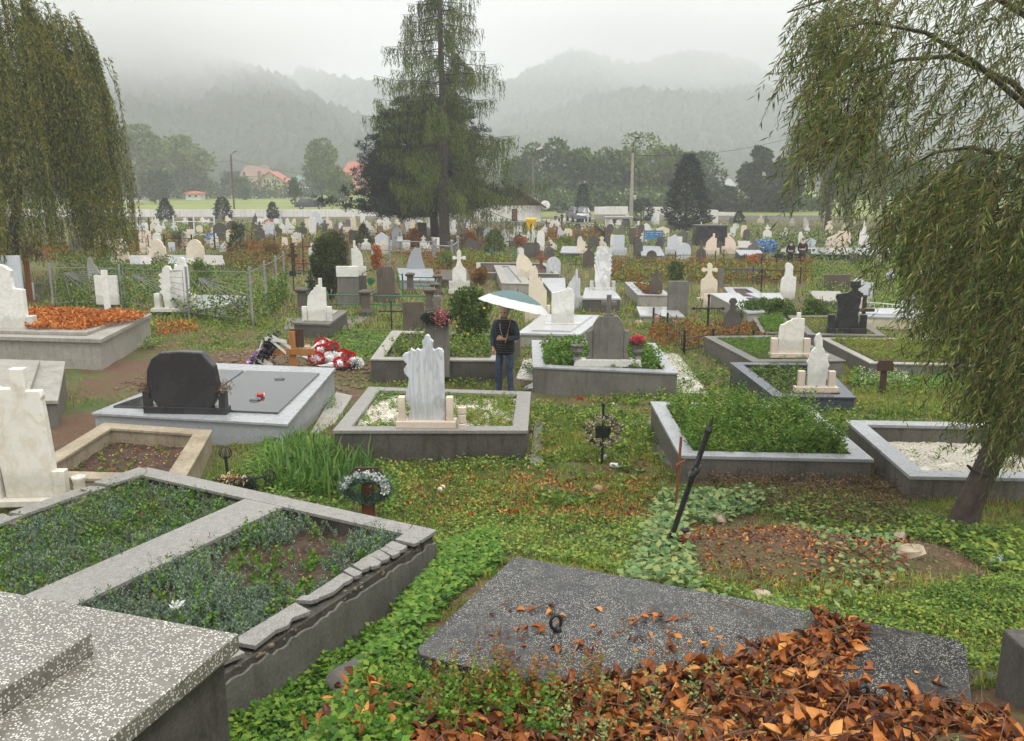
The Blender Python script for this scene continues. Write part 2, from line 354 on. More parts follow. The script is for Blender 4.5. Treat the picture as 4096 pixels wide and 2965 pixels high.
M['lwil'] = leafmat('willow_leaves', [(.03, .05, .010), (.085, .115, .018), (.18, .21, .03), (.27, .22, .04)], .45, .3, .7, .55)
M['lwilr'] = leafmat('near_willow_leaves', [(.03, .055, .014), (.065, .11, .026), (.13, .19, .04), (.24, .27, .06)], .35, .32, 1.1, .45)
M['llarch'] = leafmat('larch_needles', [(.03, .055, .012), (.07, .11, .018), (.13, .18, .026), (.19, .22, .035)], .6, .3, .35, .45)
M['lpine'] = leafmat('pine_needles', [(.008, .018, .010), (.018, .036, .020), (.04, .065, .038)], .6, .05, .8, .35)
M['lfar'] = leafmat('far_tree_leaves', [(.04, .075, .02), (.075, .125, .03), (.12, .175, .045)], .7, .15, .12, .5)
M['lfar2'] = leafmat('far_light_leaves', [(.075, .115, .025), (.12, .17, .035), (.18, .22, .05)], .7, .15, .12, .5)
M['lfar3'] = leafmat('far_dark_leaves', [(.02, .04, .014), (.04, .068, .02), (.07, .10, .03)], .7, .1, .15, .5)
M['ldead'] = leafmat('dead_leaves', [(.07, .022, .010), (.20, .058, .016), (.42, .14, .03), (.62, .30, .09)], .35, .15, 2.2, .45)
M['lbrown'] = leafmat('wet_brown_leaves', [(.04, .014, .008), (.10, .030, .012), (.19, .06, .018), (.34, .12, .03)], .3, .1, 2.4, .4)
M['clod'] = plain('earth_clods', (.24, .17, .11), (.10, .065, .04), .8, 9, 0, .8)
M['lorange'] = leafmat('orange_leaves', [(.22, .06, .015), (.48, .14, .02), (.66, .28, .07)], .5, .25, 1.6, .45)
M['ldry'] = leafmat('dry_brown_leaves', [(.07, .035, .018), (.14, .08, .04), (.26, .18, .10)], .7, .1, 1.5, .3)
M['lred'] = leafmat('reddish_plants', [(.20, .05, .015), (.36, .10, .02), (.22, .16, .03), (.09, .13, .025)], .5, .25, .6, .45)
# ================================================================== THE SETTING
def axis(parts):
    o = []
    for a, b, s in parts: o += list(np.arange(a, b, s))
    return np.array(o)
gx = axis([(-1800, -200, 200), (-200, -40, 10), (-40, -13, 1.5), (-13, 13, .11), (13, 40, 1.5), (40, 200, 10), (200, 1801, 200)])
gy = axis([(-60, 0, 6), (0, 3, .4), (3, 24, .11), (24, 40, .8), (40, 120, 5), (120, 400, 20), (400, 2001, 200)])
X, Y = np.meshgrid(gx, gy); Z = ground(X, Y)
fine = (Y < 24) & (Y > 3) & (np.abs(X) < 13)
Z = Z + np.where(fine, .012 * (noise2(X * 9, Y * 9) - .5), 0)
Z = Z - np.where(Y > 130, np.clip((Y - 130) * .0, 0, 0), 0)
nx, ny = len(gx), len(gy); I = np.arange(nx * ny).reshape(ny, nx)
Q = np.stack([I[:-1, :-1], I[:-1, 1:], I[1:, 1:], I[1:, :-1]], -1).reshape(-1, 4)
me = npmesh('ground', np.stack([X, Y, Z], -1).reshape(-1, 3), Q, 4); me.shade_smooth()
m, t = newmat('ground_soil_and_turf'); v = coords(t, world=True)
n1 = noise(t, v, .55, 6, .65); n2 = noise(t, v, 3.5, 6, .7); n3 = noise(t, v, 24, 5, .75); n4 = noise(t, v, 90, 3, .7)
turf = rampn(t, [(.3, (.03, .06, .010)), (.5, (.06, .095, .018)), (.7, (.13, .10, .035))], n2)
soil = rampn(t, [(.25, (.035, .019, .010)), (.55, (.125, .068, .036)), (.8, (.26, .165, .095))], n3)
c = mixc(t, rampn(t, [(.44, (0, 0, 0)), (.58, (1, 1, 1))], mixc(t, .45, n1, n2)), soil, turf)
# bare earth of the grave mounds and the worked ground round the fresh grave
def disc(t, cx, cy, rx, ry, soft=.35):
    mp = nd(t, 'ShaderNodeMapping'); mp.inputs['Location'].default_value = (-cx / rx, -cy / ry, 0); mp.inputs['Scale'].default_value = (1 / rx, 1 / ry, 0)
    t.links.new(nd(t, 'ShaderNodeNewGeometry').outputs['Position'], mp.inputs[0])
    ln = nd(t, 'ShaderNodeVectorMath', operation='LENGTH'); t.links.new(mp.outputs[0], ln.inputs[0])
    ad = nd(t, 'ShaderNodeMath', operation='MULTIPLY_ADD'); ad.inputs[1].default_value = .9; t.links.new(n2, ad.inputs[0]); 
    t.links.new(ln.outputs['Value'], ad.inputs[2])
    return rampn(t, [(1.25 - soft, (1, 1, 1)), (1.25 + soft * .6, (0, 0, 0))], ad.outputs[0])
for d in ((2.7, 7.15, 1.6, 1.15), (-6.4, 18.6, 3.2, 2.6), (-8.4, 19.6, 2.6, 1.7), (-3.6, 15.9, 2.7, 1.0), (-7.0, 13.2, 1.5, 3.0)):
    c = mixc(t, disc(t, *d), c, soil)
sep = nd(t, 'ShaderNodeSeparateXYZ'); t.links.new(nd(t, 'ShaderNodeNewGeometry').outputs['Position'], sep.inputs[0])
far = nd(t, 'ShaderNodeMapRange'); far.inputs[1].default_value = 100; far.inputs[2].default_value = 106; t.links.new(sep.outputs['Y'], far.inputs[0])
mead = rampn(t, [(.3, (.13, .17, .035)), (.7, (.22, .25, .06))], noise(t, v, .05, 5, .6))
c = mixc(t, far.outputs[0], c, mead)
finish(t, c, .75, mixc(t, .4, n3, n4), .9, .02)
tag(link('ground', me, m), kind='structure')

# gravel lane between the far rows and the lane leading away beyond the wall
def strip(name, pts, w, mat, dz=.02):
    mb = MB(); pts = [Vector(p) for p in pts]; vs = []
    for i, p in enumerate(pts):
        d = (pts[min(i + 1, len(pts) - 1)] - pts[max(i - 1, 0)]).normalized(); s = Vector((-d.y, d.x, 0)) * w / 2
        for q in (p + s, p - s): vs.append((q.x, q.y, gz(q.x, q.y) + dz))
    mb.add(vs, [(2 * i, 2 * i + 1, 2 * i + 3, 2 * i + 2) for i in range(len(pts) - 1)])
    return tag(mb.build(name, mat), kind='structure')
M['gravel'] = plain('lane_gravel', (.40, .37, .33), (.26, .24, .21), .8, 2)
strip('path', [(4.5, 96, 0), (5.5, 88, 0), (9, 80, 0), (16, 72, 0)], 3.2, M['gravel'], .03)
strip('path', [(7.5, 99, 0), (5.6, 92, 0)], 4.0, M['gravel'], .035)
lane = [at(430, 812), at(520, 803), at(640, 788), at(760, 775)]
strip('road', lane, 7, M['gravel'], .05)

# hills ------------------------------------------------------------
def hill(name, crest, d0, d1, mat, seed, bump=5):
    px = np.array([c[0] for c in crest], float); py = np.array([c[1] for c in crest], float)
    U = np.linspace(px[0], px[-1], 220); Vv = np.linspace(0, 1.25, 40)
    UU, VV = np.meshgrid(U, Vv); yy = d0 + (d1 - d0) * VV
    xx = (UU - 2048) / FPX * (yy * .35 + d1 * .65)
    h = np.interp(UU, px, [zof(2048, q, d1) for q in py])
    zz = h * np.where(VV < 1, _sm(VV * 1.0) * .75 + VV * .25, 1 - (VV - 1) * 1.2)
    zz = zz + bump * np.sin(VV * 9 + UU * .006 + seed) * np.sin(VV * 3.1) + bump * .8 * np.sin(UU * .013 + seed * 2 + VV * 4) * VV
    zz = np.maximum(zz, -3 + 0 * zz); zz[0] = -4
    n_, k = zz.shape; I = np.arange(n_ * k).reshape(n_, k)
    Q = np.stack([I[:-1, :-1], I[:-1, 1:], I[1:, 1:], I[1:, :-1]], -1).reshape(-1, 4)
    me = npmesh(name, np.stack([xx, yy, zz], -1).reshape(-1, 3), Q, 4); me.shade_smooth()
    o = tag(link(name, me, mat), kind='structure')
    return (xx, yy, zz)
m, t = newmat('wooded_slope'); v = coords(t, world=True)
finish(t, rampn(t, [(.3, (.018, .028, .016)), (.7, (.04, .055, .028))], noise(t, v, .03, 6, .7)), .9)
M['hill'] = m
H1 = hill('hill', [(-900, 60), (-300, 60), (200, 110), (500, 170), (760, 225), (900, 262), (1000, 300), (1120, 345), (1220, 385), (1400, 470), (1650, 590), (1900, 720), (2000, 740)], 320, 620, M['hill'], 1, 4)
H2 = hill('hill', [(900, 420), (1150, 360), (1260, 315), (1330, 330), (1430, 345), (1560, 330), (1700, 350), (1900, 330), (2060, 320), (2200, 262), (2300, 240), (2420, 262), (2520, 270), (2640, 248), (2800, 255), (2950, 290), (3150, 300), (3500, 280), (3900, 330), (4400, 330), (5200, 400)], 600, 1150, M['hill'], 3, 7)
H3 = hill('hill', [(1500, 740), (1900, 560), (2300, 430), (2700, 385), (3100, 400), (3500, 430), (3900, 470), (4300, 520), (5000, 640)], 380, 820, M['hill'], 5, 4)
# the woods on them, one rounded crown after another: nobody could count them
ico = MB().ball((0, 0, 0), 1, 4); IV = np.array(ico.v); IF = [f for f in ico.f]
IT = np.array([[f[0], f[1], f[2]] for f in IF] + [[f[0], f[2], f[3]] for f in IF])
def woods(hs, n):
    xx, yy, zz = hs; m_ = (yy[:-1, :-1] > 0); r = rng.integers(1, zz.shape[0] - 8, n); q = rng.integers(0, zz.shape[1] - 1, n); a = rng.uniform(0, 1, n); b = rng.uniform(0, 1, n)
    f = lambda A: A[r, q] * (1 - a) * (1 - b) + A[r + 1, q] * a * (1 - b) + A[r, q + 1] * (1 - a) * b + A[r + 1, q + 1] * a * b
    P = np.stack([f(xx), f(yy), f(zz)], 1); s = rng.uniform(2.6, 6.5, n); k = s[:, None] * np.stack([rng.uniform(.8, 1.2, n), rng.uniform(.8, 1.2, n), rng.uniform(.8, 1.7, n)], 1)
    J = rng.uniform(.72, 1.25, (n, len(IV), 1))
    V = P[:, None, :] + IV[None] * k[:, None, :] * J; T = IT[None] + (np.arange(n) * len(IV))[:, None, None]
    return V.reshape(-1, 3), T.reshape(-1, 3)
vs, ts, o_ = [], [], 0
for hs, n in ((H1, 9000), (H2, 9000), (H3, 7000)):
    a, b = woods(hs, n); vs.append(a); ts.append(b + o_); o_ += len(a)
tag(link('forest', npmesh('forest', np.concatenate(vs), np.concatenate(ts)), M['hill']), 'mixed woods covering the misty hillsides beyond the valley', 'forest', kind='stuff')

# ================================================================== TREES
def limb(mb, p, d, L, r, n=5, droop=0.0, wob=.12, up=0.0, sides=5):
    pts = [Vector(p)]; d = Vector(d).normalized(); rad = [r]
    for i in range(n):
        d = (d + Vector((random.gauss(0, wob), random.gauss(0, wob), random.gauss(0, wob) - droop + up))).normalized()
        pts.append(pts[-1] + d * L / n); rad.append(r * (1 - (i + 1) / n * .85))
    mb.tube(pts, rad, sides); return pts
def broadleaf(px, pyb, pyt, wpx, label, mat='lfar', n=2600, leaf=.5, y=None, name='tree', group='trees standing beyond the cemetery wall', shape=1.0, trunk=.12, lobes=26, mat2=None):
    y = y or at(px, pyb, 0).y; x = xof(px, pyb, y); H = zof(px, pyt, y); Wm = wpx * mpp(y)
    t_ = thing(name, label, 'tree', (x, y, 0), 0, group)
    mb = MB(); limb(mb, (0, 0, -.2), (0, 0, 1), H * .75, max(.12, H * .022), 6, wob=.05)
    for k in range(7): limb(mb, (0, 0, H * random.uniform(.2, .5)), (random.gauss(0, 1), random.gauss(0, 1), 1.1), H * .4, H * .01, 4)
    mb.build('trunk', M['bark'], t_)
    c0 = []
    for k in range(lobes):
        u = rng.uniform(-1, 1); a = rng.uniform(0, 2 * np.pi); rr = math.sqrt(max(0, 1 - abs(u) ** (2.2 * shape))) * rng.uniform(.35, .8)
        c0.append((rr * math.cos(a) * Wm / 2, rr * math.sin(a) * Wm / 2, H * (trunk + (1 - trunk) * (.5 + u * .43))))
    c0 = np.array(c0); s0 = rng.uniform(.12, .24, lobes) * min(Wm, H)
    k = rng.integers(0, lobes, n); q = unit(rng.normal(size=(n, 3))); rad = rng.uniform(.45, 1.0, (n, 1)) ** .6
    P = c0[k] + q * rad * s0[k][:, None] * np.array([1, 1, .8]); P[:, 2] = np.clip(P[:, 2], .2, H)
    D = unit(q + rng.normal(size=(n, 3)) * .7)
    leaves('crown', P, D, rng.uniform(.6, 1.3, n) * leaf, rng.uniform(.5, .9, n) * leaf, M[mat], t_)
    return t_
broadleaf(560, 800, 510, 260, 'broad leafy tree beside the far lane, left of its twin', n=4200, leaf=.9, mat='lfar2')
broadleaf(745, 795, 555, 250, 'broad rounded tree above the little white shed', n=4200, leaf=.9, mat='lfar2')
broadleaf(455, 800, 640, 190, 'darker tree partly hidden by the left weeping willow', n=2200, leaf=.8, mat='lfar')
broadleaf(640, 815, 690, 130, 'low dark tree between the two broad trees', n=1500, leaf=.6, mat='lfar3')
broadleaf(935, 790, 690, 120, 'dark garden tree behind the tall wooden pole', n=1600, leaf=.6, mat='lfar3')
broadleaf(975, 800, 715, 70, 'round garden tree left of the yellow house', n=1400, leaf=.6, mat='lfar')
broadleaf(1290, 800, 560, 150, 'tall slender light green tree right of the white trailer', n=3600, leaf=.6, mat='lfar2', y=175)
broadleaf(1360, 815, 670, 120, 'lower light green tree beside the dark pine', n=1800, leaf=.55, mat='lfar2', y=150)
broadleaf(1180, 812, 715, 60, 'small dark tree in front of the white trailer', n=700, leaf=.4, mat='lfar3', y=140)
for px, b, tp, w, ma, lb in ((2190, 830, 560, 230, 'lfar', 'big dark green tree behind the white cemetery house'), (2330, 825, 600, 140, 'lfar', 'green tree right of the big one behind the house'),
        (2430, 825, 600, 180, 'lfar', 'leafy tree left of the concrete lamp pole'), (2560, 825, 540, 270, 'lfar2', 'tall pale green tree behind the concrete lamp pole'),
        (2660, 825, 590, 160, 'lfar2', 'pale green tree filling the gap right of the lamp pole'), (2780, 830, 615, 230, 'lfar', 'wide green tree behind the dark conifer'),
        (2870, 835, 740, 160, 'lfar3', 'low dark trees edge at the white wall end'), (3020, 840, 590, 150, 'lfar3', 'tall narrow dark tree left of the far weeping willow'),
        (3130, 850, 640, 150, 'lfar3', 'dark tree just left of the far weeping willow'), (2080, 835, 640, 160, 'lfar', 'green tree half hidden by the larch'),
        (3620, 850, 640, 260, 'lfar', 'green tree glimpsed through the near willow'), (3900, 850, 600, 280, 'lfar3', 'dark tree glimpsed at the right edge through the willow')):
    broadleaf(px, b, tp, w, lb, n=3000, leaf=.62, mat=ma, y=135 if ma != 'lfar3' else 118)
# low hedge that closes the far side of the lane
hp = []
for px in range(2150, 3300, 12):
    y = 122; x = xof(px, 830, y); hp.append((x, y))
hp = np.array(hp); k = rng.integers(0, len(hp), 9000); P = np.stack([hp[k, 0] + rng.normal(0, .8, 9000), hp[k, 1] + rng.normal(0, .9, 9000), np.abs(rng.normal(0, 1, 9000)) * 1.1 + .1], 1)
tag(leaves('hedgerow', P, rng.normal(size=(9000, 3)) + [0, 0, .5], .55, .35, M['lfar']), 'rough hedgerow of bushes closing the meadow under the far trees', 'hedgerow', kind='stuff')
k2 = rng.uniform(0, 1, 5000); P = np.stack([xof(0, 800, 190) + k2 * 75 - 10, 205 + rng.normal(0, 3, 5000), np.abs(rng.normal(0, 1.5, 5000)) + .2], 1)
tag(leaves('undergrowth', P, rng.normal(size=(5000, 3)) + [0, 0, .5], .8, .5, M['lfar3']), 'dark undergrowth of bushes along the edge of the far meadow', 'undergrowth', kind='stuff')

def conifer(px, pyb, pyt, wpx, label, y=None, mat='lpine', n=3000, name='conifer_tree', group=None, leaf=.22, power=.8):
    y = y or at(px, pyb, 0).y; x = xof(px, pyb, y); H = zof(px, pyt, y); Wm = wpx * mpp(y)
    t_ = thing(name, label, 'tree', (x, y, 0), 0, group); mb = MB(); limb(mb, (0, 0, -.2), (0, 0, 1), H, H * .016 + .04, 6, wob=.02); mb.build('trunk', M['bark'], t_)
    u = rng.uniform(0, 1, n) ** 1.15; a = rng.uniform(0, 2 * np.pi, n); lob = 1 + .25 * np.sin(a * 5 + u * 20) + .15 * np.sin(a * 3 - u * 31)
    prof = np.where(u < .15, .55 + u * 3, (1 - (u - .15) / .85) ** power); r = Wm / 2 * prof * lob * rng.uniform(.45, 1.0, n) ** .5
    P = np.stack([r * np.cos(a), r * np.sin(a), u * H * .97 + .15], 1); D = np.stack([np.cos(a), np.sin(a), .5 + 0 * a], 1) + rng.normal(size=(n, 3)) * .5
    leaves('crown', P, D, rng.uniform(.6, 1.4, n) * leaf, leaf * .4, M[mat], t_); return t_
conifer(665, 885, 800, 70, 'bushy little conifer before the far left wall', n=1800, name='conifer_tree')
conifer(893, 885, 795, 62, 'dark columnar little conifer beside the wooden pole', n=2000, power=.35)
conifer(1092, 878, 815, 42, 'smallest dark conifer before the whitewashed wall', n=900, power=.5)
conifer(2330, 890, 740, 55, 'dark slim conifer right of the parked dark car', n=1500, power=.4)
conifer(2565, 890, 800, 90, 'round clipped conifer behind the concrete lamp pole', n=1600, power=.3)
conifer(2745, 925, 620, 165, 'dark bushy conifer rising over the white wall', n=6500, power=.5, leaf=.28)
conifer(2955, 900, 850, 40, 'sapling conifer at the end of the white wall', n=500)
conifer(1455, 990, 905, 65, 'light green little conifer between the stone crosses', n=1500, leaf=.14, mat='lthuja')
conifer(1978, 1030, 930, 75, 'dark leafy evergreen right of the twin trunks', n=2000, leaf=.13, mat='lshrub', power=.35)
conifer(950, 1040, 905, 60, 'thin young spruce among the crowded stones', n=500, leaf=.2, mat='lthuja')

# the clipped round thuja
def bush(name, label, cat, x, y, z, w, h, n, leaf, mat, wid=.5, topp=.62, lobes=40, parent_extra=None, group=None, z0=.05, stems=5):
    t_ = thing(name, label, cat, (x, y, z), 0, group)
    mb = MB()
    for k in range(stems): limb(mb, (random.gauss(0, .03), random.gauss(0, .03), -.05), (random.gauss(0, .35), random.gauss(0, .35), 1), h * .8, .02 + h * .006, 4)
    mb.build('stem', M['bark'], t_)
    u = rng.uniform(0, 1, lobes); a = rng.uniform(0, 2 * np.pi, lobes); rr = np.sqrt(np.clip(1 - ((u - topp * .75) / .8) ** 2 * 1.6, .05, 1)) * rng.uniform(.3, .78, lobes)
    C = np.stack([rr * np.cos(a) * w / 2, rr * np.sin(a) * w / 2, h * (z0 + (1 - z0) * (.1 + .8 * u))], 1); s = rng.uniform(.10, .2, lobes) * max(w, h * .7)
    k = rng.integers(0, lobes, n); q = unit(rng.normal(size=(n, 3))); P = C[k] + q * s[k][:, None] * rng.uniform(.4, 1, (n, 1)) ** .5; P[:, 2] = np.clip(P[:, 2], .02, h)
    leaves('foliage', P, q + rng.normal(size=(n, 3)) * .6 + [0, 0, .25], rng.uniform(.6, 1.3, n) * leaf, leaf * wid, M[mat], t_); return t_
p = at(1325, 1200, 0); bush('clipped_shrub', 'tall round dark evergreen shrub above the green railing', 'shrub', p.x, p.y, 0, 170 * mpp(p.y), zof(1325, 925, p.y), 26000, .085, 'lthuja', .45, .6, 60, z0=.12)
p = at(1885, 1405, .1); t_ = bush('leafy_shrub', 'leafy green rose shrub growing beside the man', 'shrub', p.x, p.y, .1, 175 * mpp(p.y), zof(1885, 1155, p.y) - .1, 7000, .085, 'lshrub', .55, .6, 34, z0=.1)
mb = MB()
for k in range(9): mb.ball((random.uniform(-.35, .35), random.uniform(-.45, .0) - .1, random.uniform(.5, 1.2)), .03, 4)
mb.build('blossom', plain('yellow_petals', (.75, .45, .03)), t_)

# weeping willows ---------------------------------------------------
def strands(n, origin, hang, leafL, leafW, step, drift=(0, 0, 0), minz=.6, spread=.5, wave=.06):
    """origin (n,3) start points, hang (n,) lengths: points and directions of leaves along drooping shoots"""
    P, D, TW = [], [], []
    for i in range(n):
        L = hang[i]; k = max(3, int(L / step)); s = np.linspace(0, 1, k)[:, None]; o = origin[i]
        out = np.array([o[0], o[1], 0.]); nn = np.linalg.norm(out) + 1e-6; out = out / nn
        a = rng.uniform(0, 6.3); c = out * (spread * L * .45) * (1 - (1 - s) ** 1.8) + np.array([[0, 0, -1.]]) * L * (s ** 1.25)
        c = c + np.concatenate([wave * L * .3 * np.sin(s * 4 + a), wave * L * .3 * np.cos(s * 3.3 + a), 0 * s], 1) + np.array([drift]) * s * L
        p = o + c; m_ = p[:, 2] > minz; p = p[m_]
        if len(p) < 3: continue
        d = np.gradient(p, axis=0); P.append(p); D.append(unit(d)); TW.append(p)
    return np.concatenate(P), np.concatenate(D), TW
def willow(px, pyb, y, H, W_, label, n, leafL, leafW, step, name='weeping_willow', mat='lwil', seed=0, minz=.8, dome=.55, hang=(.35, .75), sd=.5):
    x = xof(px, pyb, y); t_ = thing(name, label, 'tree', (x, y, 0))
    mb = MB(); limb(mb, (0, 0, -.2), (.05, 0, 1), H * .5, H * .028, 5, wob=.05, sides=8)
    for k in range(12):
        a = k * 2.4; limb(mb, (0, 0, H * (.3 + .03 * (k % 5))), (math.cos(a) * .7, math.sin(a) * .7, 1.0), H * .40, H * .012, 6, droop=.06)
    mb.build('trunk', M['bark'], t_)
    nc = max(12, n // 14); ci = rng.integers(0, nc, n); a = rng.uniform(0, 2 * np.pi, nc)[ci] + rng.normal(0, .055, n); u = np.clip(np.sqrt(rng.uniform(0, 1, nc))[ci] + rng.normal(0, .03, n), 0, 1); lump = 1 + .16 * np.sin(a * 4 + 1) + .1 * np.sin(a * 7)
    r = W_ / 2 * u * lump * .85; z = H * (dome + (1 - dome) * np.sqrt(np.clip(1 - (u * .96) ** 2, 0, 1))) * (1 - .05 * rng.uniform(0, 1, n)) - (rng.uniform(0, 1, n) ** 2) * H * .12
    O = np.stack([r * np.cos(a), r * np.sin(a), z], 1); L = H * (rng.uniform(hang[0], hang[1], nc)[ci] + rng.normal(0, .05, n)) * (0.5 + .5 * u)
    P, D, TW = strands(n, O, L, leafL, leafW, step, minz=minz, spread=.22)
    rep = 2; P = np.repeat(P, rep, 0); D = np.repeat(D, rep, 0); k = len(P)
    dd = unit(D + rng.normal(size=(k, 3)) * sd); P = P + rng.normal(size=(k, 3)) * .02
    leaves('crown', P, dd, rng.uniform(.6, 1.3, k) * leafL, leafW, M[mat], t_, fold=.2)
    tw = MB()
    for q in TW[::12]: tw.tube([Vector(z_) for z_ in q[::max(1, len(q) // 5)]], .006, 3, False)
    if tw.v: tw.build('shoots', M['twig'], t_)
    return t_
willow(20, 950, 33, 11.6, 8.4, 'large weeping willow filling the left edge of the view', 1600, .16, .036, .075, minz=1.5, hang=(.4, .92))
willow(3310, 905, 78, 10.6, 9.2, 'distant rounded weeping willow beyond the statues of the far rows', 520, .32, .09, .16, minz=.9)

# larch -------------------------------------------------------------
def larch():
    x, y = at(1778, 992, 0).xy; H = 18.5; t_ = thing('larch_tree', 'tall drooping larch rising from the middle rows out of the frame', 'tree', (x, y, 0))
    mb = MB(); tr = limb(mb, (0, 0, -.2), (.01, 0, 1), H, .36, 10, wob=.012, sides=8)
    P, D = [], []
    nb = 150
    for k in range(nb):
        f = (k + random.random()) / nb; z = 2.9 + (H - 3.2) * f
        if z > H: continue
        a = random.uniform(0, 2 * math.pi); Lm = (6.2 * (1 - f) ** .62 + .4) * random.uniform(.35, 1.0) * (.82 if f < .1 else 1)
        if random.random() < .2: Lm *= 1.45
        rise = random.uniform(-.28, .12); d = Vector((math.cos(a), math.sin(a), rise)); p = Vector((0, 0, z)); pts = [p.copy()]; n = 12
        for i in range(n):
            d = (d + Vector((random.gauss(0, .05), random.gauss(0, .05), .055 if i > 5 else -.03))).normalized(); p = p + d * Lm / n; pts.append(p.copy())
        mb.tube([pts[0], pts[4], pts[8], pts[12]], [.05 * (1 - f * .5), .035, .02, .008], 4, False)
        nd_ = int(Lm * 16)
        for j in range(nd_):
            s = random.uniform(.12, 1.0) ** .8 * n; i = min(n - 1, int(s)); q = pts[i].lerp(pts[i + 1], s - i)
            side = Vector((-math.sin(a), math.cos(a), 0)) * random.uniform(-.35, .35) * (1.2 - s / n * .6)
            hl = random.uniform(.35, 1.45) * (1.15 - .55 * s / n) ; m_ = max(4, int(hl / .11)); c = np.linspace(0, 1, m_)[:, None]
            pp = np.array(q)[None] + np.array(side)[None] * c ** .6 + np.array([[0, 0, -1.]]) * hl * c ** 1.2 + rng.normal(size=(m_, 3)) * .025
            P.append(pp); D.append(np.tile([[0, 0, -1.]], (m_, 1)) + rng.normal(size=(m_, 3)) * .28)
    mb.build('trunk', M['bark'], t_)
    P = np.concatenate(P); D = np.concatenate(D)
    leaves('crown', P, D, rng.uniform(.16, .34, len(P)), .045, M['llarch'], t_); return t_
larch()
# black pine --------------------------------------------------------
def pine():
    x, y = at(1743, 978, 0).xy; y += 1.5; x = xof(1743, 978, y); t_ = thing('pine_tree', 'dark broad pine growing behind the drooping larch', 'tree', (x, y, 0))
    H = zof(1650, 395, y); mb = MB(); limb(mb, (0, 0, -.2), (-.02, 0, 1), H * .97, .33, 8, wob=.03, sides=8)
    P, D = [], []; U_ = mpp(y)
    # half-widths read off the outline at several heights: (height, left reach, right reach)
    prof = [(1.7, 3.2, 4.2), (2.6, 7.6, 5.8), (3.4, 7.2, 5.6), (4.2, 5.0, 4.6), (5.6, 5.6, 4.0), (6.6, 5.6, 3.6), (7.6, 4.6, 3.0), (8.6, 3.4, 2.6), (9.8, 2.2, 1.8), (H, .4, .4)]
    hz = [q[0] for q in prof]
    for k in range(270):
        z = random.uniform(2.0, H - .3); a = random.uniform(0, 2 * math.pi); l = np.interp(z, hz, [q[1] for q in prof]); r = np.interp(z, hz, [q[2] for q in prof])
        cx = math.cos(a); ext = (r if cx > 0 else l) * (.5 + .5 * abs(cx)) * random.uniform(.55, 1.0)
        d = Vector((cx, math.sin(a), .02)); z0 = max(1.6, z - ext * .18); p0 = Vector((0, 0, z0 + .2)); p1 = Vector((cx * ext, math.sin(a) * ext, z))
        mid = p0.lerp(p1, .5) + Vector((0, 0, -.15)); mb.tube([p0, mid, p1], [.07, .045, .02], 4, False)
        for j in range(int(ext * 5.5)):
            s = random.uniform(.3, 1.05); c = p0.lerp(p1, s) + Vector((random.gauss(0, .35), random.gauss(0, .35), random.gauss(.08, .22)))
            n = 42; q = unit(rng.normal(size=(n, 3)) + [0, 0, .7]); P.append(np.array(c)[None] + q * rng.uniform(.02, .22, (n, 1))); D.append(q + [0, 0, .35])
    mb.build('trunk', M['bark'], t_)
    P = np.concatenate(P); D = np.concatenate(D); leaves('crown', P, D, rng.uniform(.16, .30, len(P)), .05, M['lpine'], t_)
pine()
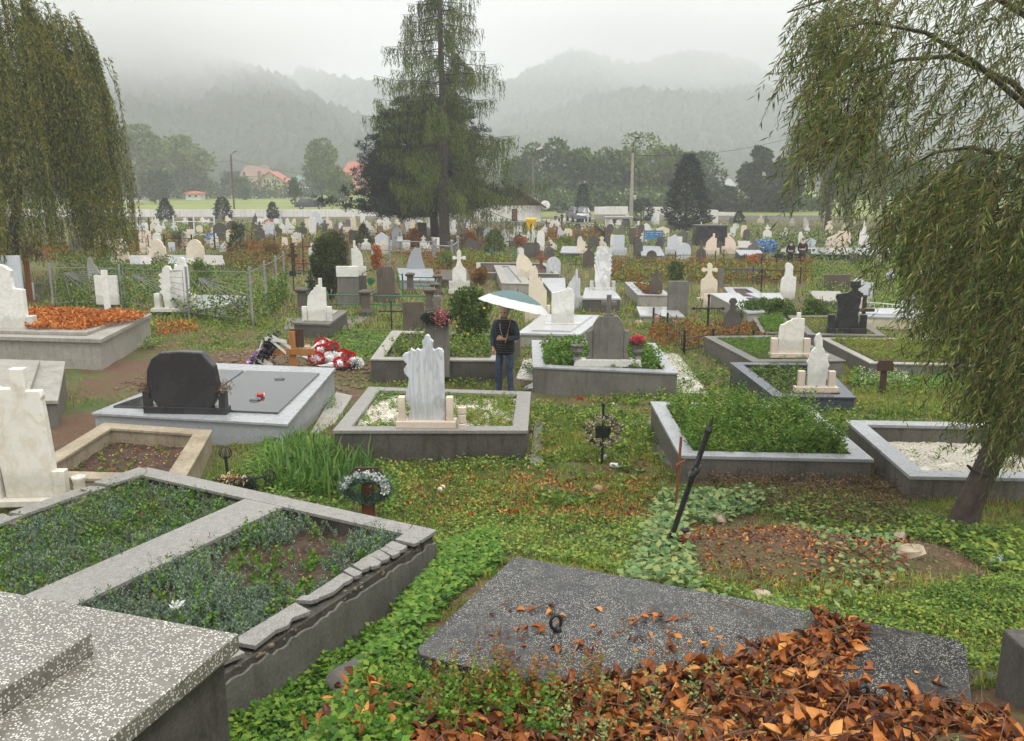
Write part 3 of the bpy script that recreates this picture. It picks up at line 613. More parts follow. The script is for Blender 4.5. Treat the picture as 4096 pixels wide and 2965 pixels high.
# ================================================================== GRAVESTONES
def arc(cx, cz, rx, rz, a0, a1, n=8):
    return [(cx + rx * math.cos(R(a0 + (a1 - a0) * i / n)), cz + rz * math.sin(R(a0 + (a1 - a0) * i / n))) for i in range(n + 1)]
def outline(style, w, h):
    a = w / 2
    if style == 'slab': return [(-a, 0), (a, 0), (a, h), (-a, h)]
    if style == 'taper': return [(-a, 0), (a, 0), (a * .72, h), (-a * .72, h)]
    if style == 'chip': return [(-a, 0), (a, 0), (a * .98, h * .97), (a * .9, h), (-a * .8, h), (-a, h * .94)]
    if style == 'arch': r = min(a, h * .5); return [(-a, 0), (a, 0)] + arc(0, h - r, a, r, 0, 180, 14)
    if style == 'shoulder': s = w * .08; r = a * .86; return [(-a * 1.12, 0), (a * 1.12, 0), (a * 1.12, h * .28), (a, h * .34), (a, h - r * 1.0), (r, h - r * .92)] + arc(0, h - r * .9, r * .93, r * .9, 8, 172, 14) + [(-r, h - r * .92), (-a, h - r), (-a, h * .34), (-a * 1.12, h * .28)]
    if style == 'clipped': return [(-a, 0), (a, 0), (a, h * .86), (a * .72, h), (-a * .72, h), (-a, h * .86)]
    if style == 'gable': return [(-a, 0), (a, 0), (a, h * .78), (0, h), (-a, h * .78)]
    if style == 'neck':   # shouldered stone that narrows to a small cross
        k = w * .10; zc = h * .80; arm = w * .30
        L = [(a, 0), (a, h * .50)] + [(a * .93, h * .56), (a * .62, h * .62), (k * 1.5, h * .68), (k, h * .74), (k, zc - k * .8), (arm, zc - k * 1.2), (arm * 1.05, zc), (arm, zc + k * 1.2), (k, zc + k * .8), (k * 1.1, h * .96), (0, h)]
        return L + [(-x, z) for x, z in L[::-1][1:]]
    if style == 'orthoneck':   # the same with round leaf-shaped arms
        k = w * .12; zc = h * .80; arm = w * .36; r = w * .12
        L = [(a, 0), (a, h * .46), (a * .9, h * .52), (a * .55, h * .58), (k * 1.5, h * .65), (k, h * .73), (k * 1.2, zc - r * .5)] + arc(arm, zc, r, r * 1.1, -130, 130, 8) + [(k * 1.2, zc + r * .5), (k * 1.3, h * .93), (k * .8, h * .98), (0, h)]
        return L + [(-x, z) for x, z in L[::-1][1:]]
    if style == 'cross': k = w * .12; zc = h * .68; return [(-k, 0), (k, 0), (k, zc - k), (a, zc - k), (a, zc + k), (k, zc + k), (k, h), (-k, h), (-k, zc + k), (-a, zc + k), (-a, zc - k), (-k, zc - k)]
    if style == 'bottle': k = w * .15; return [(-a, 0), (a, 0), (a, h * .48), (a * .85, h * .58), (k, h * .72), (k, h * .86), (k * 1.6, h * .88), (k * 1.6, h * .93), (k * .8, h), (-k * .8, h), (-k * 1.6, h * .93), (-k * 1.6, h * .88), (-k, h * .86), (-k, h * .72), (-a * .85, h * .58), (-a, h * .48)]
    if style == 'step':   # stepped up to a little cross bar standing off-centre
        return [(-a * .92, 0), (a * .96, 0), (a, h * .25), (a, h * .78), (a * .62, h * .78), (a * .62, h), (a * .28, h), (a * .28, h * .84), (0, h * .84), (0, h * .78), (-a * .22, h * .78), (-a * .22, h * .74), (-a * .5, h * .70), (-a * .86, h * .58), (-a, h * .3)]
    if style == 'stepwave':
        return [(-a, 0), (a, 0), (a * .98, h * .55), (a * .96, h * .86), (a * .66, h * .86), (a * .66, h), (a * .36, h), (a * .36, h * .86), (a * .05, h * .85), (-a * .1, h * .81), (-a * .35, h * .78), (-a * .62, h * .72), (-a * .86, h * .70), (-a * .95, h * .6)]
    if style == 'sail': return [(-a, 0), (a, 0), (a * .95, h * .35), (a * .7, h * .62), (a * .62, h * .80), (a * .62, h * .98), (a * .1, h * .98), (-a * .1, h), (-a * .45, h * .88), (-a * .8, h * .62), (-a * 1.02, h * .35)]
    if style == 'wave': return [(-a, 0), (a, 0), (a, h * .80), (a * .93, h * .92), (a * .68, h * .99), (a * .40, h), (a * .1, h * .955), (-a * .3, h * .90), (-a * .7, h * .87), (-a, h * .87)]
    if style == 'jag':   # both sides broken into saw teeth
        L = [(-a * .8, 0), (a * .8, 0), (a * .86, h * .2)]
        for i in range(6): z = h * (.32 + .1 * i); L += [(a * .82, z), (a * (1.0 if i < 5 else .9), z + h * .05)]
        L += [(a * .78, h * .93), (a * .55, h * .97), (a * .2, h), (-a * .2, h * .98), (-a * .4, h), (-a * .7, h * .97), (-a * .72, h * .90)]
        for i in range(4): z = h * (.85 - .09 * i); L += [(-a * .82, z), (-a * 1.0, z - h * .04)]
        return L + [(-a * .86, h * .38), (-a * .9, h * .2)]
    if style == 'leftjag':
        L = [(-a * .7, 0), (a, 0), (a, h * .84), (a * .92, h * .84), (a * .86, h * .97), (a * .64, h), (a * .46, h * .96), (a * .48, h * .86), (a * .34, h * .84), (a * .18, h * .86), (a * .12, h * .76), (-a * .1, h * .75), (-a * .2, h * .82), (-a * .5, h * .83), (-a * .68, h * .77), (-a * .7, h * .70)]
        for i in range(4): z = h * (.66 - .11 * i); L += [(-a * 1.0, z), (-a * .8, z - h * .07)]
        return L
    if style == 'blade': return [(-a * .5, 0), (a * .6, 0), (a * .9, h * .25), (a, h * .45), (a * .82, h * .62), (a * .4, h * .78), (-a * .1, h * .90), (-a * .45, h), (-a * .8, h * .85), (-a, h * .62), (-a * .95, h * .35), (-a * .75, h * .15)]
    if style == 'curl': return [(-a, 0), (a, 0), (a, h * .55), (a * .62, h * .64), (a * .6, h * .74), (a * .35, h * .72), (a * .2, h * .8), (a * .05, h * .76), (0, h * .9), (-a * .3, h), (-a * .75, h * .95), (-a * .95, h * .8), (-a, h * .5)]
    if style == 'flame':
        return [(-a * .8, 0), (a * .8, 0), (a * .86, h * .35), (a, h * .40), (a * .9, h * .46), (a * .78, h * .5), (a * .9, h * .60), (a * .55, h * .62), (a * .45, h * .7), (a * .3, h * .74), (a * .25, h * .88), (0, h), (-a * .3, h * .96), (-a * .42, h * .86), (-a * .3, h * .74), (-a * .62, h * .66), (-a * .8, h * .52), (-a * .95, h * .46), (-a * .8, h * .4)]
    if style == 'knob': return [(-a, 0), (a * .9, 0), (a, h * .2), (a, h * .62), (a * .55, h * .64), (a * .5, h * .80), (a * .55, h * .90), (a * .2, h * .98), (-a * .1, h), (-a * .4, h * .97), (-a * .5, h * .88), (-a * .42, h * .78), (-a * .5, h * .64), (-a * .8, h * .58), (-a * .9, h * .5), (-a * .95, h * .3)]
    if style == 'main':   # the big striped stone in the middle, traced
        T = [(.10, 0), (.92, 0), (.92, .06), (1.0, .12), (.92, .17), (.90, .30), (.90, .80), (.86, .835), (.78, .845), (.70, .82), (.66, .84), (.66, .88), (.68, .92), (.62, .95), (.60, .985), (.55, 1.0), (.50, .985), (.485, .95), (.43, .92), (.45, .88), (.45, .84), (.40, .82), (.32, .84), (.27, .81), (.19, .845), (.155, .80), (.06, .785), (.0, .76), (.02, .70), (.10, .66), (.02, .60), (.04, .55), (.13, .50), (.10, .40), (.05, .30), (.08, .2), (.16, .13), (.10, .06)]
        return [((x - .5) * w, z * h) for x, z in T]
    if style == 'broken': # the tall stone with a square stub at the near left, traced
        T = [(.13, 0), (.92, 0), (.90, .30), (.86, .64), (.84, .76), (.86, .785), (.83, .83), (.62, .83), (.62, 1.0), (.40, 1.0), (.40, .85), (.22, .85), (.14, .875), (.02, .86), (.0, .78), (.02, .70), (.07, .50), (.06, .36), (.10, .2)]
        return [((x - .5) * w, z * h) for x, z in T]
    if style == 'boulder': # wide egg-shaped granite
        return [(-a * .72, 0), (a * .74, 0), (a * .94, h * .18), (a, h * .40), (a * .95, h * .62), (a * .92, h * .75), (a * .78, h * .84), (a * .68, h * .92), (a * .60, h * .985), (0, h), (-a * .55, h * .97), (-a * .82, h * .86), (-a * .97, h * .66), (-a, h * .45), (-a * .92, h * .2)]
    if style == 'granite': # broad black stone with a stepped crown
        return [(x * 2 * a, z * h) for x, z in [(-.46, 0), (.46, 0), (.42, .2), (.40, .45), (.46, .58), (.45, .66), (.52, .69), (.52, .76), (.42, .76), (.42, .79), (.32, .80), (.32, .86), (.40, .87), (.40, 1.0), (.02, 1.0), (.02, .87), (.10, .86), (.10, .80), (-.03, .79), (-.08, .76), (-.48, .73), (-.52, .66), (-.44, .58), (-.40, .45), (-.44, .2)]]
    raise ValueError(style)
def stone(px, yb, yt, w, style, mat, label, z0=0.0, th=None, rz=None, plinth=None, sides=None, mirror=False, group=None, y=None, base=None, cat='gravestone', name='gravestone', tiltx=0, inlay=None):
    """px: centre column, yb: foot row, yt: top row, w: width, all in photo pixels; z0: height of what it stands on"""
    y = y or at(px, yb, z0).y; x = xof(px, yb, y); k = mpp(y, z0); W_ = w * k; H = zof(px, yt, y) - z0
    th = th or max(.06, min(.16, W_ * .14)); rz = R(random.uniform(-6, 4)) if rz is None else R(rz)
    simple = y > 34 and not plinth and not sides
    ol = outline(style, W_, H)
    if mirror: ol = [(-a, b) for a, b in ol]
    mb = MB(); mb.prism(ol, th)
    bev = .006 if y < 45 else 0
    if simple:
        o = mb.build(name, M[mat]); o.location = (x, y, z0 - .02); o.rotation_euler = (R(random.uniform(-2.5, 2.5)) + tiltx, R(random.uniform(-1.6, 1.6)), rz)
        return tag(o, label, cat, group)
    r = thing(name, label, cat, (x, y, z0 - .005), rz, group); r.rotation_euler = (tiltx, 0, rz)
    mb.build('slab', M[mat], r, bev)
    if plinth:
        pw, ph = plinth; q = MB(); q.box((0, 0, ph * k / 2 - .02), (pw * k, th * 2.6, ph * k)); q.build('plinth', M[base or mat], r, bev)
        for c in r.children: 
            if c.name.startswith('slab'): c.location.z = ph * k - .03
    if sides:
        sw, sh = sides; d = W_ / 2 + sw * k / 2 + .004
        for sx in (-1, 1):
            q = MB(); hh = sh * k; q.box((sx * d, 0, hh / 2), (sw * k, th * 1.5, hh)); o = q.build('side_block', M[base or mat], r, bev)
            if plinth: o.location.z = plinth[1] * k - .03
    return r
def quadpts(pts, z): return [at(px, py, z) for px, py in pts]
def inset(P, w):
    n = len(P); out = []
    c = sum(P, Vector()) / n
    for i in range(n):
        a, b, d = P[i - 1], P[i], P[(i + 1) % n]
        def off(u, v):
            e = (v - u).normalized(); s = Vector((-e.y, e.x, 0))
            if (c - u).dot(s) < 0: s = -s
            return u + s * w, e
        p1, e1 = off(a, b); p2, e2 = off(b, d)
        den = e1.x * e2.y - e1.y * e2.x; q = p2 - p1; t_ = (q.x * e2.y - q.y * e2.x) / den; out.append(p1 + e1 * t_)
    return out
def ring(mb, outer, inner, z0, z1):
    n = len(outer); vs = []
    for P, z in ((outer, z0), (inner, z0), (outer, z1), (inner, z1)): vs += [(p.x, p.y, z) for p in P]
    fs = []
    for i in range(n):
        j = (i + 1) % n
        fs += [(2 * n + i, 2 * n + j, 3 * n + j, 3 * n + i), (i, j, 2 * n + j, 2 * n + i), (n + j, n + i, 3 * n + i, 3 * n + j), (j, i, n + i, n + j)]
    mb.add(vs, fs)
KERBS = {}; EXC = []
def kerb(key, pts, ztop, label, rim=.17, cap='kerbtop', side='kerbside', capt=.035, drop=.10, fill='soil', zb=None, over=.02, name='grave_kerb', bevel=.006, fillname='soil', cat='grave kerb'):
    P = quadpts(pts, ztop); o = P[0]; zb = min(gz(p.x, p.y) for p in P) - .08 if zb is None else zb
    r = thing(name, label, cat, (o.x, o.y, zb)); L = [p - Vector((o.x, o.y, 0)) for p in P]; h = ztop - zb
    inn = inset(L, rim); osd = inset(L, over); isd = inset(L, rim - over)
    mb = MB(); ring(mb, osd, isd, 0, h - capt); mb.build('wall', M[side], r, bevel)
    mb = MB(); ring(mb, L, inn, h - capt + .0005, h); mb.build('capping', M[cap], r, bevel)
    if fill:
        q = inset(L, rim * .6); mb = MB(); fz = h - drop; n = 10; vs = []; fs = []
        for i in range(n + 1):
            for j in range(n + 1):
                u, v_ = i / n, j / n; p = (q[0] * (1 - u) + q[1] * u) * (1 - v_) + (q[3] * (1 - u) + q[2] * u) * v_
                vs.append((p.x, p.y, fz + .02 * math.sin(i * 1.9 + j * 2.7) + .015 * math.sin(i * 3.1 - j)))
        fs = [(i * (n + 1) + j, (i + 1) * (n + 1) + j, (i + 1) * (n + 1) + j + 1, i * (n + 1) + j + 1) for i in range(n) for j in range(n)]
        mb.add(vs, fs); mb.build(fillname, M[fill], r, smooth=True)
    tag(r, kind='thing'); EXC.append([(p.x, p.y) for p in P]); KERBS[key] = dict(P=P, inner=[p + Vector((o.x, o.y, 0)) for p in inset(L, rim + .02)], z=ztop - drop, top=ztop)
    return r
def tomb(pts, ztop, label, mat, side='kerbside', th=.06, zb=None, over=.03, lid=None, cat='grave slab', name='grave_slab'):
    """a closed grave: low walls under one big cover slab, perhaps with a second thinner lid on it"""
    P = quadpts(pts, ztop); o = P[0]; zb = min(gz(p.x, p.y) for p in P) - .08 if zb is None else zb
    r = thing(name, label, cat, (o.x, o.y, zb)); L = [p - Vector((o.x, o.y, 0)) for p in P]; h = ztop - zb
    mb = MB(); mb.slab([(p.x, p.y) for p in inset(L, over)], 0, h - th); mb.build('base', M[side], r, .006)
    mb = MB(); mb.slab([(p.x, p.y) for p in L], h - th + .0005, h); mb.build('cover', M[mat], r, .006)
    EXC.append([(p.x, p.y) for p in P])
    if lid:
        mb = MB(); mb.slab([(p.x, p.y) for p in inset(L, lid[0])], h + .0005, h + lid[1]); mb.build('lid', M[lid[2]], r, .004)
    return r

# ---- near and middle plots (corner pixels: front left, front right, back right, back left)
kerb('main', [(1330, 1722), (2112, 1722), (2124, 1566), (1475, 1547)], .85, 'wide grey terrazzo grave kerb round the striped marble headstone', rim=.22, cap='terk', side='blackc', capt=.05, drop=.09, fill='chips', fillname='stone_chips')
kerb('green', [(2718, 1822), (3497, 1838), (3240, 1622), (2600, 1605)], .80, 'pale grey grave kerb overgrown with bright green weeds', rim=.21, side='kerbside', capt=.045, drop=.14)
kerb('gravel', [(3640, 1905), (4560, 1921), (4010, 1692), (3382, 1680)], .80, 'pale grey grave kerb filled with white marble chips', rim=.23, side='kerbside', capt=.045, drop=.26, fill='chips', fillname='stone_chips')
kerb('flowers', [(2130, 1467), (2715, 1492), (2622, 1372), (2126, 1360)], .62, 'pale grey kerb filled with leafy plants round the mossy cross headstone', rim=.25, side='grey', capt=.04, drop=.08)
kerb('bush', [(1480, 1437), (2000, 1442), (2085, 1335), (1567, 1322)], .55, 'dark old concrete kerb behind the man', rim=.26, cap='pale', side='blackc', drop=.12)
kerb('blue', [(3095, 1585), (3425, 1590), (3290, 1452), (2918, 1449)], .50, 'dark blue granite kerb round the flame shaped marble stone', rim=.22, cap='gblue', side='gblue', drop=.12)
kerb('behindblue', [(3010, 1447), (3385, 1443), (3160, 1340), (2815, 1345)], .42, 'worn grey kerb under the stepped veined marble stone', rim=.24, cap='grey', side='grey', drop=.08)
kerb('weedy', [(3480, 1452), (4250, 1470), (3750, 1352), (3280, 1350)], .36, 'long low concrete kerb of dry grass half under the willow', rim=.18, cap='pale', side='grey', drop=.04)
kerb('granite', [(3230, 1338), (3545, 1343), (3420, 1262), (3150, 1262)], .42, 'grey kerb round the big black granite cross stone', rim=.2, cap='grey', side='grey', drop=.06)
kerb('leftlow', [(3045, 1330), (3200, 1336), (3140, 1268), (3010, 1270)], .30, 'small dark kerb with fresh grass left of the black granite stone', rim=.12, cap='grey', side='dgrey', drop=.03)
kerb('broken', [(60, 1905), (733, 1925), (850, 1720), (415, 1690)], .72, 'crumbling ochre concrete kerb of bare earth below the black granite tomb', rim=.24, cap='ochre', side='ochre', drop=.22, capt=.04)
kerb('midright', [(2550, 1180), (2690, 1182), (2600, 1130), (2498, 1128)], .42, 'small white capped kerb round the grey stone cross', rim=.28, cap='kerbtop', side='pale', drop=.12)
kerb('farright', [(2925, 1190), (3085, 1192), (3010, 1150), (2895, 1149)], .32, 'white rimmed low kerb behind the long pale cover slabs', rim=.3, cap='kerbtop', side='pale', drop=.05)
kerb('blade', [(2005, 1133), (2130, 1136), (2060, 1062), (1975, 1060)], .38, 'cream kerb of the leaf shaped headstone', rim=.35, cap='pale', side='pale', drop=.05, fill='pwhite', fillname='cover')
kerb('midcentre', [(1905, 1090), (2240, 1096), (2180, 1052), (1905, 1050)], .3, 'long concrete kerb running behind the leaf shaped headstone', rim=.2, cap='pale', side='grey', drop=.12)
tomb([(1170, 1290), (1318, 1296), (1392, 1242), (1290, 1236)], .42, 'concrete block under the white stepped cross headstone', 'grey', side='dgrey', lid=(.25, .03, 'pale'))
tomb([(2330, 1192), (2485, 1194), (2450, 1152), (2340, 1150)], .45, 'mossy stone block under the tall jagged marble', 'pwhite', side='dgrey')
tomb([(2070, 1332), (2320, 1338), (2420, 1262), (2170, 1256)], .36, 'white marble covered grave behind the umbrella', 'pwhite', side='pale', lid=(.3, .04, 'pwhite'))
tomb([(2560, 1262), (2740, 1266), (2700, 1228), (2545, 1226)], .22, 'thin white cover slab beside the plain grey tombstone', 'pwhite', side='pale')
tomb([(2990, 1250), (3060, 1245), (2955, 1172), (2838, 1172)], .42, 'long polished white cover slab left of the pink flowers', 'pwhite', side='pale')
tomb([(3070, 1205), (3140, 1206), (3120, 1172), (2982, 1172)], .38, 'second white cover slab before the knobbed white stone', 'pwhite', side='pale')
tomb([(2215, 1180), (2265, 1182), (2260, 1112), (2160, 1112)], .28, 'low white kerb with orange leaves before the arched bluish stone', 'pwhite', side='grey')
tomb([(3275, 1203), (3390, 1205), (3360, 1165), (3230, 1163)], .3, 'grey cover slab behind the black granite stone', 'pale', side='grey')
tomb([(3420, 1262), (3700, 1272), (3690, 1238), (3440, 1234)], .36, 'cream marble tomb with a low rail glimpsed through the willow', 'pwhite', side='cream', lid=(.2, .05, 'pwhite'))
tomb([(1770, 1118), (1880, 1120), (1870, 1080), (1760, 1080)], .34, 'brownish concrete cover slab right of the green pillars', 'brown', side='brown')
tomb([(1600, 1120), (1740, 1122), (1730, 1075), (1590, 1072)], .36, 'grey granite cover slab behind the green gate', 'ggrey', side='ggrey')
tomb([(790, 1235), (895, 1222), (990, 1185), (785, 1180)], .34, 'white marble cover slab behind the wire fence', 'pwhite', side='pale', lid=(.2, .04, 'pwhite'))
tomb([(520, 1055), (610, 1057), (610, 1022), (520, 1020)], .42, 'white cover slab left of the middle arched stone', 'pwhite', side='pale')
tomb([(670, 1055), (780, 1057), (780, 1022), (670, 1020)], .42, 'white cover slab right of the middle arched stone', 'pwhite', side='pale')
tomb([(812, 1062), (900, 1058), (890, 1022), (815, 1020)], .42, 'pale cover slab right of the last arched stone', 'pale', side='pale')
tomb([(2240, 1010), (2330, 1012), (2340, 985), (2250, 985)], .38, 'raised dark grave with a polished grey lid beside the cream marble', 'ggrey', side='dgrey')
tomb([(2960, 1020), (3060, 1022), (3040, 1000), (2940, 1000)], .4, 'dark granite cover slab beside the cream stepped stones', 'ggrey', side='dgrey')
tomb([(3120, 1010), (3560, 1020), (3560, 992), (3130, 990)], .35, 'wide dark walled tomb with white cover behind the mourners', 'pwhite', side='gtomb')
tomb([(2955, 990), (3030, 992), (3030, 965), (2950, 963)], .4, 'white box grave left of the blue wreaths', 'pale', side='pale')
tomb([(2560, 1020), (2660, 1024), (2640, 985), (2570, 983)], .35, 'stepped white cover slab before the blue bench', 'pwhite', side='pale')
tomb([(2040, 950), (2120, 952), (2120, 940), (2040, 938)], .5, 'white cover slab between the two small white stones', 'pwhite', side='white')

# black granite tomb -------------------------------------------------
P4 = [(365, 1652), (1150, 1697), (1342, 1472), (860, 1452)]; ZT = .75
P = quadpts(P4, ZT); o = P[0]; zb = .1
r = thing('granite_tomb', 'double grave tomb of pale grey stone with polished black lids', 'tomb', (o.x, o.y, zb)); L = [p - Vector((o.x, o.y, 0)) for p in P]
EXC.append([(p.x, p.y) for p in P]); mb = MB(); mb.slab([(p.x, p.y) for p in inset(L, .03)], 0, ZT - zb - .04); mb.build('base', M['ggrey'], r, .006)
mb = MB(); mb.slab([(p.x, p.y) for p in L], ZT - zb - .0395, ZT - zb); mb.build('cover', M['kerbtop'], r, .005)
for k, (pp, lab) in enumerate(([(455, 1624), (795, 1628), (985, 1480), (890, 1478)], 0), ) if False else []: pass
for pp in ([(452, 1624), (760, 1634), (975, 1482), (880, 1478)], [(790, 1636), (1112, 1650), (1278, 1492), (985, 1482)]):
    q = quadpts(pp, ZT + .03); mb = MB(); mb.slab([(p.x - o.x, p.y - o.y) for p in q], ZT - zb + .0005, ZT - zb + .032); mb.build('lid', M['gblack'], r, .004)
for px, py in ((1020, 1596), (1118, 1512)):
    q = at(px, py, ZT + .05); mb = MB(); pts = [(q.x - o.x + .085 * math.cos(a), q.y - o.y + .05 * math.sin(a), ZT - zb + .045 + .012 * abs(math.sin(a))) for a in np.linspace(0, 2 * math.pi, 15)]
    mb.tube(pts, .009, 5, False); mb.build('ring_handle', M['galv'], r, smooth=True)
y = at(740, 1655, ZT).y; x = xof(740, 1655, y); k = mpp(y, ZT)
r = thing('headstone', 'wide egg shaped black granite headstone standing on the double tomb', 'headstone', (x, y + .06, ZT), R(-4))
ol = outline('boulder', 290 * k, 232 * k); mb = MB(); mb.prism(ol, .16); o_ = mb.build('slab', M['gtomb'], r, .02); o_.location.z = 22 * k
mb = MB(); mb.box((.02, 0, 14 * k), (340 * k, .2, 28 * k)); mb.build('plinth', M['gtomb'], r, .006)
for sx in (-152, 158):
    mb = MB(); mb.box((sx * k, -.02, 45 * k), (27 * k, .13, 90 * k)); q = mb.build('vase_block', M['gtomb'], r, .005)
    n = 260; P_ = np.array([[sx * k, -.02, 88 * k]]) + rng.normal(size=(n, 3)) * [.07, .05, .05] + [0, 0, .06]
    leaves('dried_flowers', P_, rng.normal(size=(n, 3)) + [0, 0, -.2], .06, .012, M['ldry'], q)
# candle tipped over on the lid
q = at(1040, 1582, ZT + .06); r = thing('grave_candle', 'red plastic grave candle lying on the polished black lid', 'candle', (q.x, q.y, ZT + .068), R(20))
mb = MB(); mb.M = Matrix.Rotation(R(90), 4, 'Y'); mb.lathe([(.03, -.05), (.034, -.04), (.034, .05), (.03, .055)], 12); mb.build('cup', plain('red_plastic', (.55, .02, .015), (.42, .012, .01), .25, 5), r, smooth=True)
mb = MB(); mb.M = Matrix.Rotation(R(90), 4, 'Y'); mb.lathe([(.03, .056), (.03, .07), (.02, .075)], 12); mb.build('lid', M['whiteP'], r)

# main striped headstone ---------------------------------------------
y = at(1705, 1712, .85).y; x = xof(1705, 1712, y); k = mpp(y, .85)
r = thing('headstone', 'tall striped grey marble headstone with a scalloped cross crown', 'headstone', (x, y + .12, .85), R(-1))
mb = MB(); mb.prism(outline('main', 182 * k, 350 * k), .09); o_ = mb.build('slab', M['stripe'], r, .008); o_.location.z = 24 * k
mb = MB(); mb.box((0, -.02, 13 * k), (240 * k, .24, 26 * k)); mb.build('plinth', M['pink'], r, .006)
for sx in (-98, 94):
    mb = MB(); mb.box((sx * k, -.03, 74 * k), (27 * k, .12, 98 * k)); mb.build('side_block', M['pink'], r, .005)
q = at(1847, 1722, .85); r = thing('stone_vase', 'turned cream marble vase right of the striped headstone', 'vase', (q.x, q.y + .1, .85)); k2 = k
mb = MB(); mb.lathe([(17 * k2, 0), (17 * k2, 18 * k2), (13 * k2, 22 * k2), (16 * k2, 26 * k2), (16 * k2, 55 * k2), (13 * k2, 60 * k2), (17 * k2, 64 * k2), (17 * k2, 88 * k2), (11 * k2, 90 * k2), (9 * k2, 80 * k2)], 18); mb.build('body', M['pink'], r, smooth=False)

# broken tall stone, near left --------------------------------------
zb = .62; y = at(130, 1985, zb).y; x = xof(130, 1985, y); k = mpp(y, zb)
r = thing('headstone', 'tall weathered white headstone with a square stub at the near left', 'headstone', (x, y, zb), R(3))
mb = MB(); mb.prism(outline('broken', 250 * k, 525 * k), .11); mb.build('slab', M['old'], r, .012)
mb = MB(); mb.box((-8 * k, .0, -12 * k), (330 * k, .34, 26 * k)); mb.build('plinth', M['old'], r, .008)
for sx, w, h in ((-118, 30, 140), (122, 48, 112)):
    mb = MB(); mb.box((sx * k, -.03, h * k / 2), (w * k, .12, h * k)); mb.build('side_block', M['old'], r, .008)
q = Vector((xof(320, 1960, y - .12), y - .12, zb)); r = thing('stone_vase', 'short white marble vase beside the tall weathered stone', 'vase', q)
mb = MB(); mb.lathe([(32 * k, 0), (30 * k, 12 * k), (23 * k, 40 * k), (21 * k, 70 * k), (27 * k, 90 * k), (26 * k, 98 * k), (19 * k, 100 * k), (17 * k, 80 * k)], 20); mb.build('body', M['old'], r, smooth=True)

# mossy cross headstone in the leafy kerb ------------------------------
zb = .62; y = at(2430, 1462, zb).y; x = xof(2430, 1462, y); k = mpp(y, zb)
r = thing('headstone', 'mossy grey headstone with curved wings and a stone cross on top', 'headstone', (x, y, zb), R(-3))
mb = MB(); a = 60 * k; H = 172 * k; mb.prism([(-a, 0), (a, 0), (a, H * .8), (a * .78, H * .92), (a * .6, H), (-a * .6, H), (-a * .78, H * .92), (-a, H * .8)], .16); o_ = mb.build('slab', M['grey'], r, .01); o_.location.z = 28 * k
for s in (-1, 1):
    mb = MB(); mb.prism([(s * q_[0] * k, q_[1] * k) for q_ in [(60.5, 0), (88, 0), (76, 20), (74, 45), (84, 75), (88, 95), (80, 112), (60.5, 118)]], .12); o_ = mb.build('wing', M['grey'], r, .01); o_.location.z = 28 * k
mb = MB(); mb.box((0, 0, 14 * k), (270 * k, .3, 28 * k), top=.95); mb.build('plinth', M['white'], r, .008)
mb = MB(); kk = k; mb.prism([(-10 * kk, 0), (10 * kk, 0), (9 * kk, 45 * kk), (30 * kk, 45 * kk), (30 * kk, 60 * kk), (9 * kk, 60 * kk), (9 * kk, 85 * kk), (-9 * kk, 85 * kk), (-9 * kk, 60 * kk), (-30 * kk, 60 * kk), (-30 * kk, 45 * kk), (-9 * kk, 45 * kk)], .09); mb.box((0, 0, 5 * kk), (40 * kk, .14, 10 * kk)); o_ = mb.build('cross', M['grey'], r, .006); o_.location.z = 199 * k
for i, (px, fl) in enumerate(((2308, 0), (2548, 1))):
    xx = xof(px, 1455, y - .02); r = thing('stone_urn', ['empty grey fluted stone urn left of the mossy headstone', 'grey fluted stone urn holding bright pink and orange flowers'][i], 'urn', (xx, y - .02, zb + 26 * k))
    mb = MB(); prof = [(20 * k, 0), (17 * k, 6 * k), (10 * k, 14 * k), (12 * k, 20 * k), (22 * k, 32 * k), (20 * k, 46 * k), (29 * k, 60 * k), (25 * k, 60 * k), (15 * k, 46 * k)]
    mb.lathe(prof, 16)
    for j in range(len(mb.v)):
        vx, vy, vz = mb.v[j]
        if vz > 55 * k and j % 2: mb.v[j] = (vx * .86, vy * .86, vz - 4 * k)
    mb.build('body', M['grey'], r)
    if fl:
        n = 900; q_ = unit(rng.normal(size=(n, 3))); c = np.array([0, 0, 78 * k]); P_ = c + q_ * rng.uniform(.5, 1, (n, 1)) * [.13, .11, .09]
        f_ = leafmat('pink_orange_petals', [(.75, .22, .02), (.72, .05, .03), (.78, .08, .28), (.80, .15, .40)], .5, .3, 7, .5); leaves('flowers', P_, q_, .035, .03, f_, r)
        n = 150; q_ = unit(rng.normal(size=(n, 3))); leaves('foliage', c - [0, 0, .05] + q_ * [.12, .1, .05], q_, .06, .03, M['lshrub'], r)

# pillar with cross and flowers behind the main stone -------------------
y = at(1755, 1440, .5).y - .25; x = xof(1752, 1430, y); k = mpp(y, .3); zb = .2
r = thing('headstone', 'dark streaked concrete pillar headstone with a cross and dried wreath', 'headstone', (x, y, zb))
H = zof(1752, 1268, y) - zb; mb = MB(); mb.box((0, 0, H / 2), (92 * k, .22, H)); mb.build('slab', M['grey'], r, .008)
mb = MB(); mb.prism([(-60 * k, 0), (50 * k, 0), (52 * k, 18 * k), (14 * k, 22 * k), (12 * k, 62 * k), (22 * k, 64 * k), (14 * k, 84 * k), (-12 * k, 84 * k), (-20 * k, 64 * k), (-12 * k, 62 * k), (-14 * k, 22 * k), (-60 * k, 14 * k)], .12); o_ = mb.build('cross', M['grey'], r, .006); o_.location.z = H + .001
n = 1500; th_ = rng.uniform(0, 2 * np.pi, n); P_ = np.stack([.26 * np.cos(th_), -.16 + 0 * th_, H - .0 + .09 * np.sin(th_)], 1) + rng.normal(size=(n, 3)) * .035
w_ = thing('wreath', 'dark needle wreath with faded pink roses hung on the pillar headstone', 'wreath', (x, y, zb)); leaves('greenery', P_, rng.normal(size=(n, 3)), .07, .012, M['lpine'], w_)
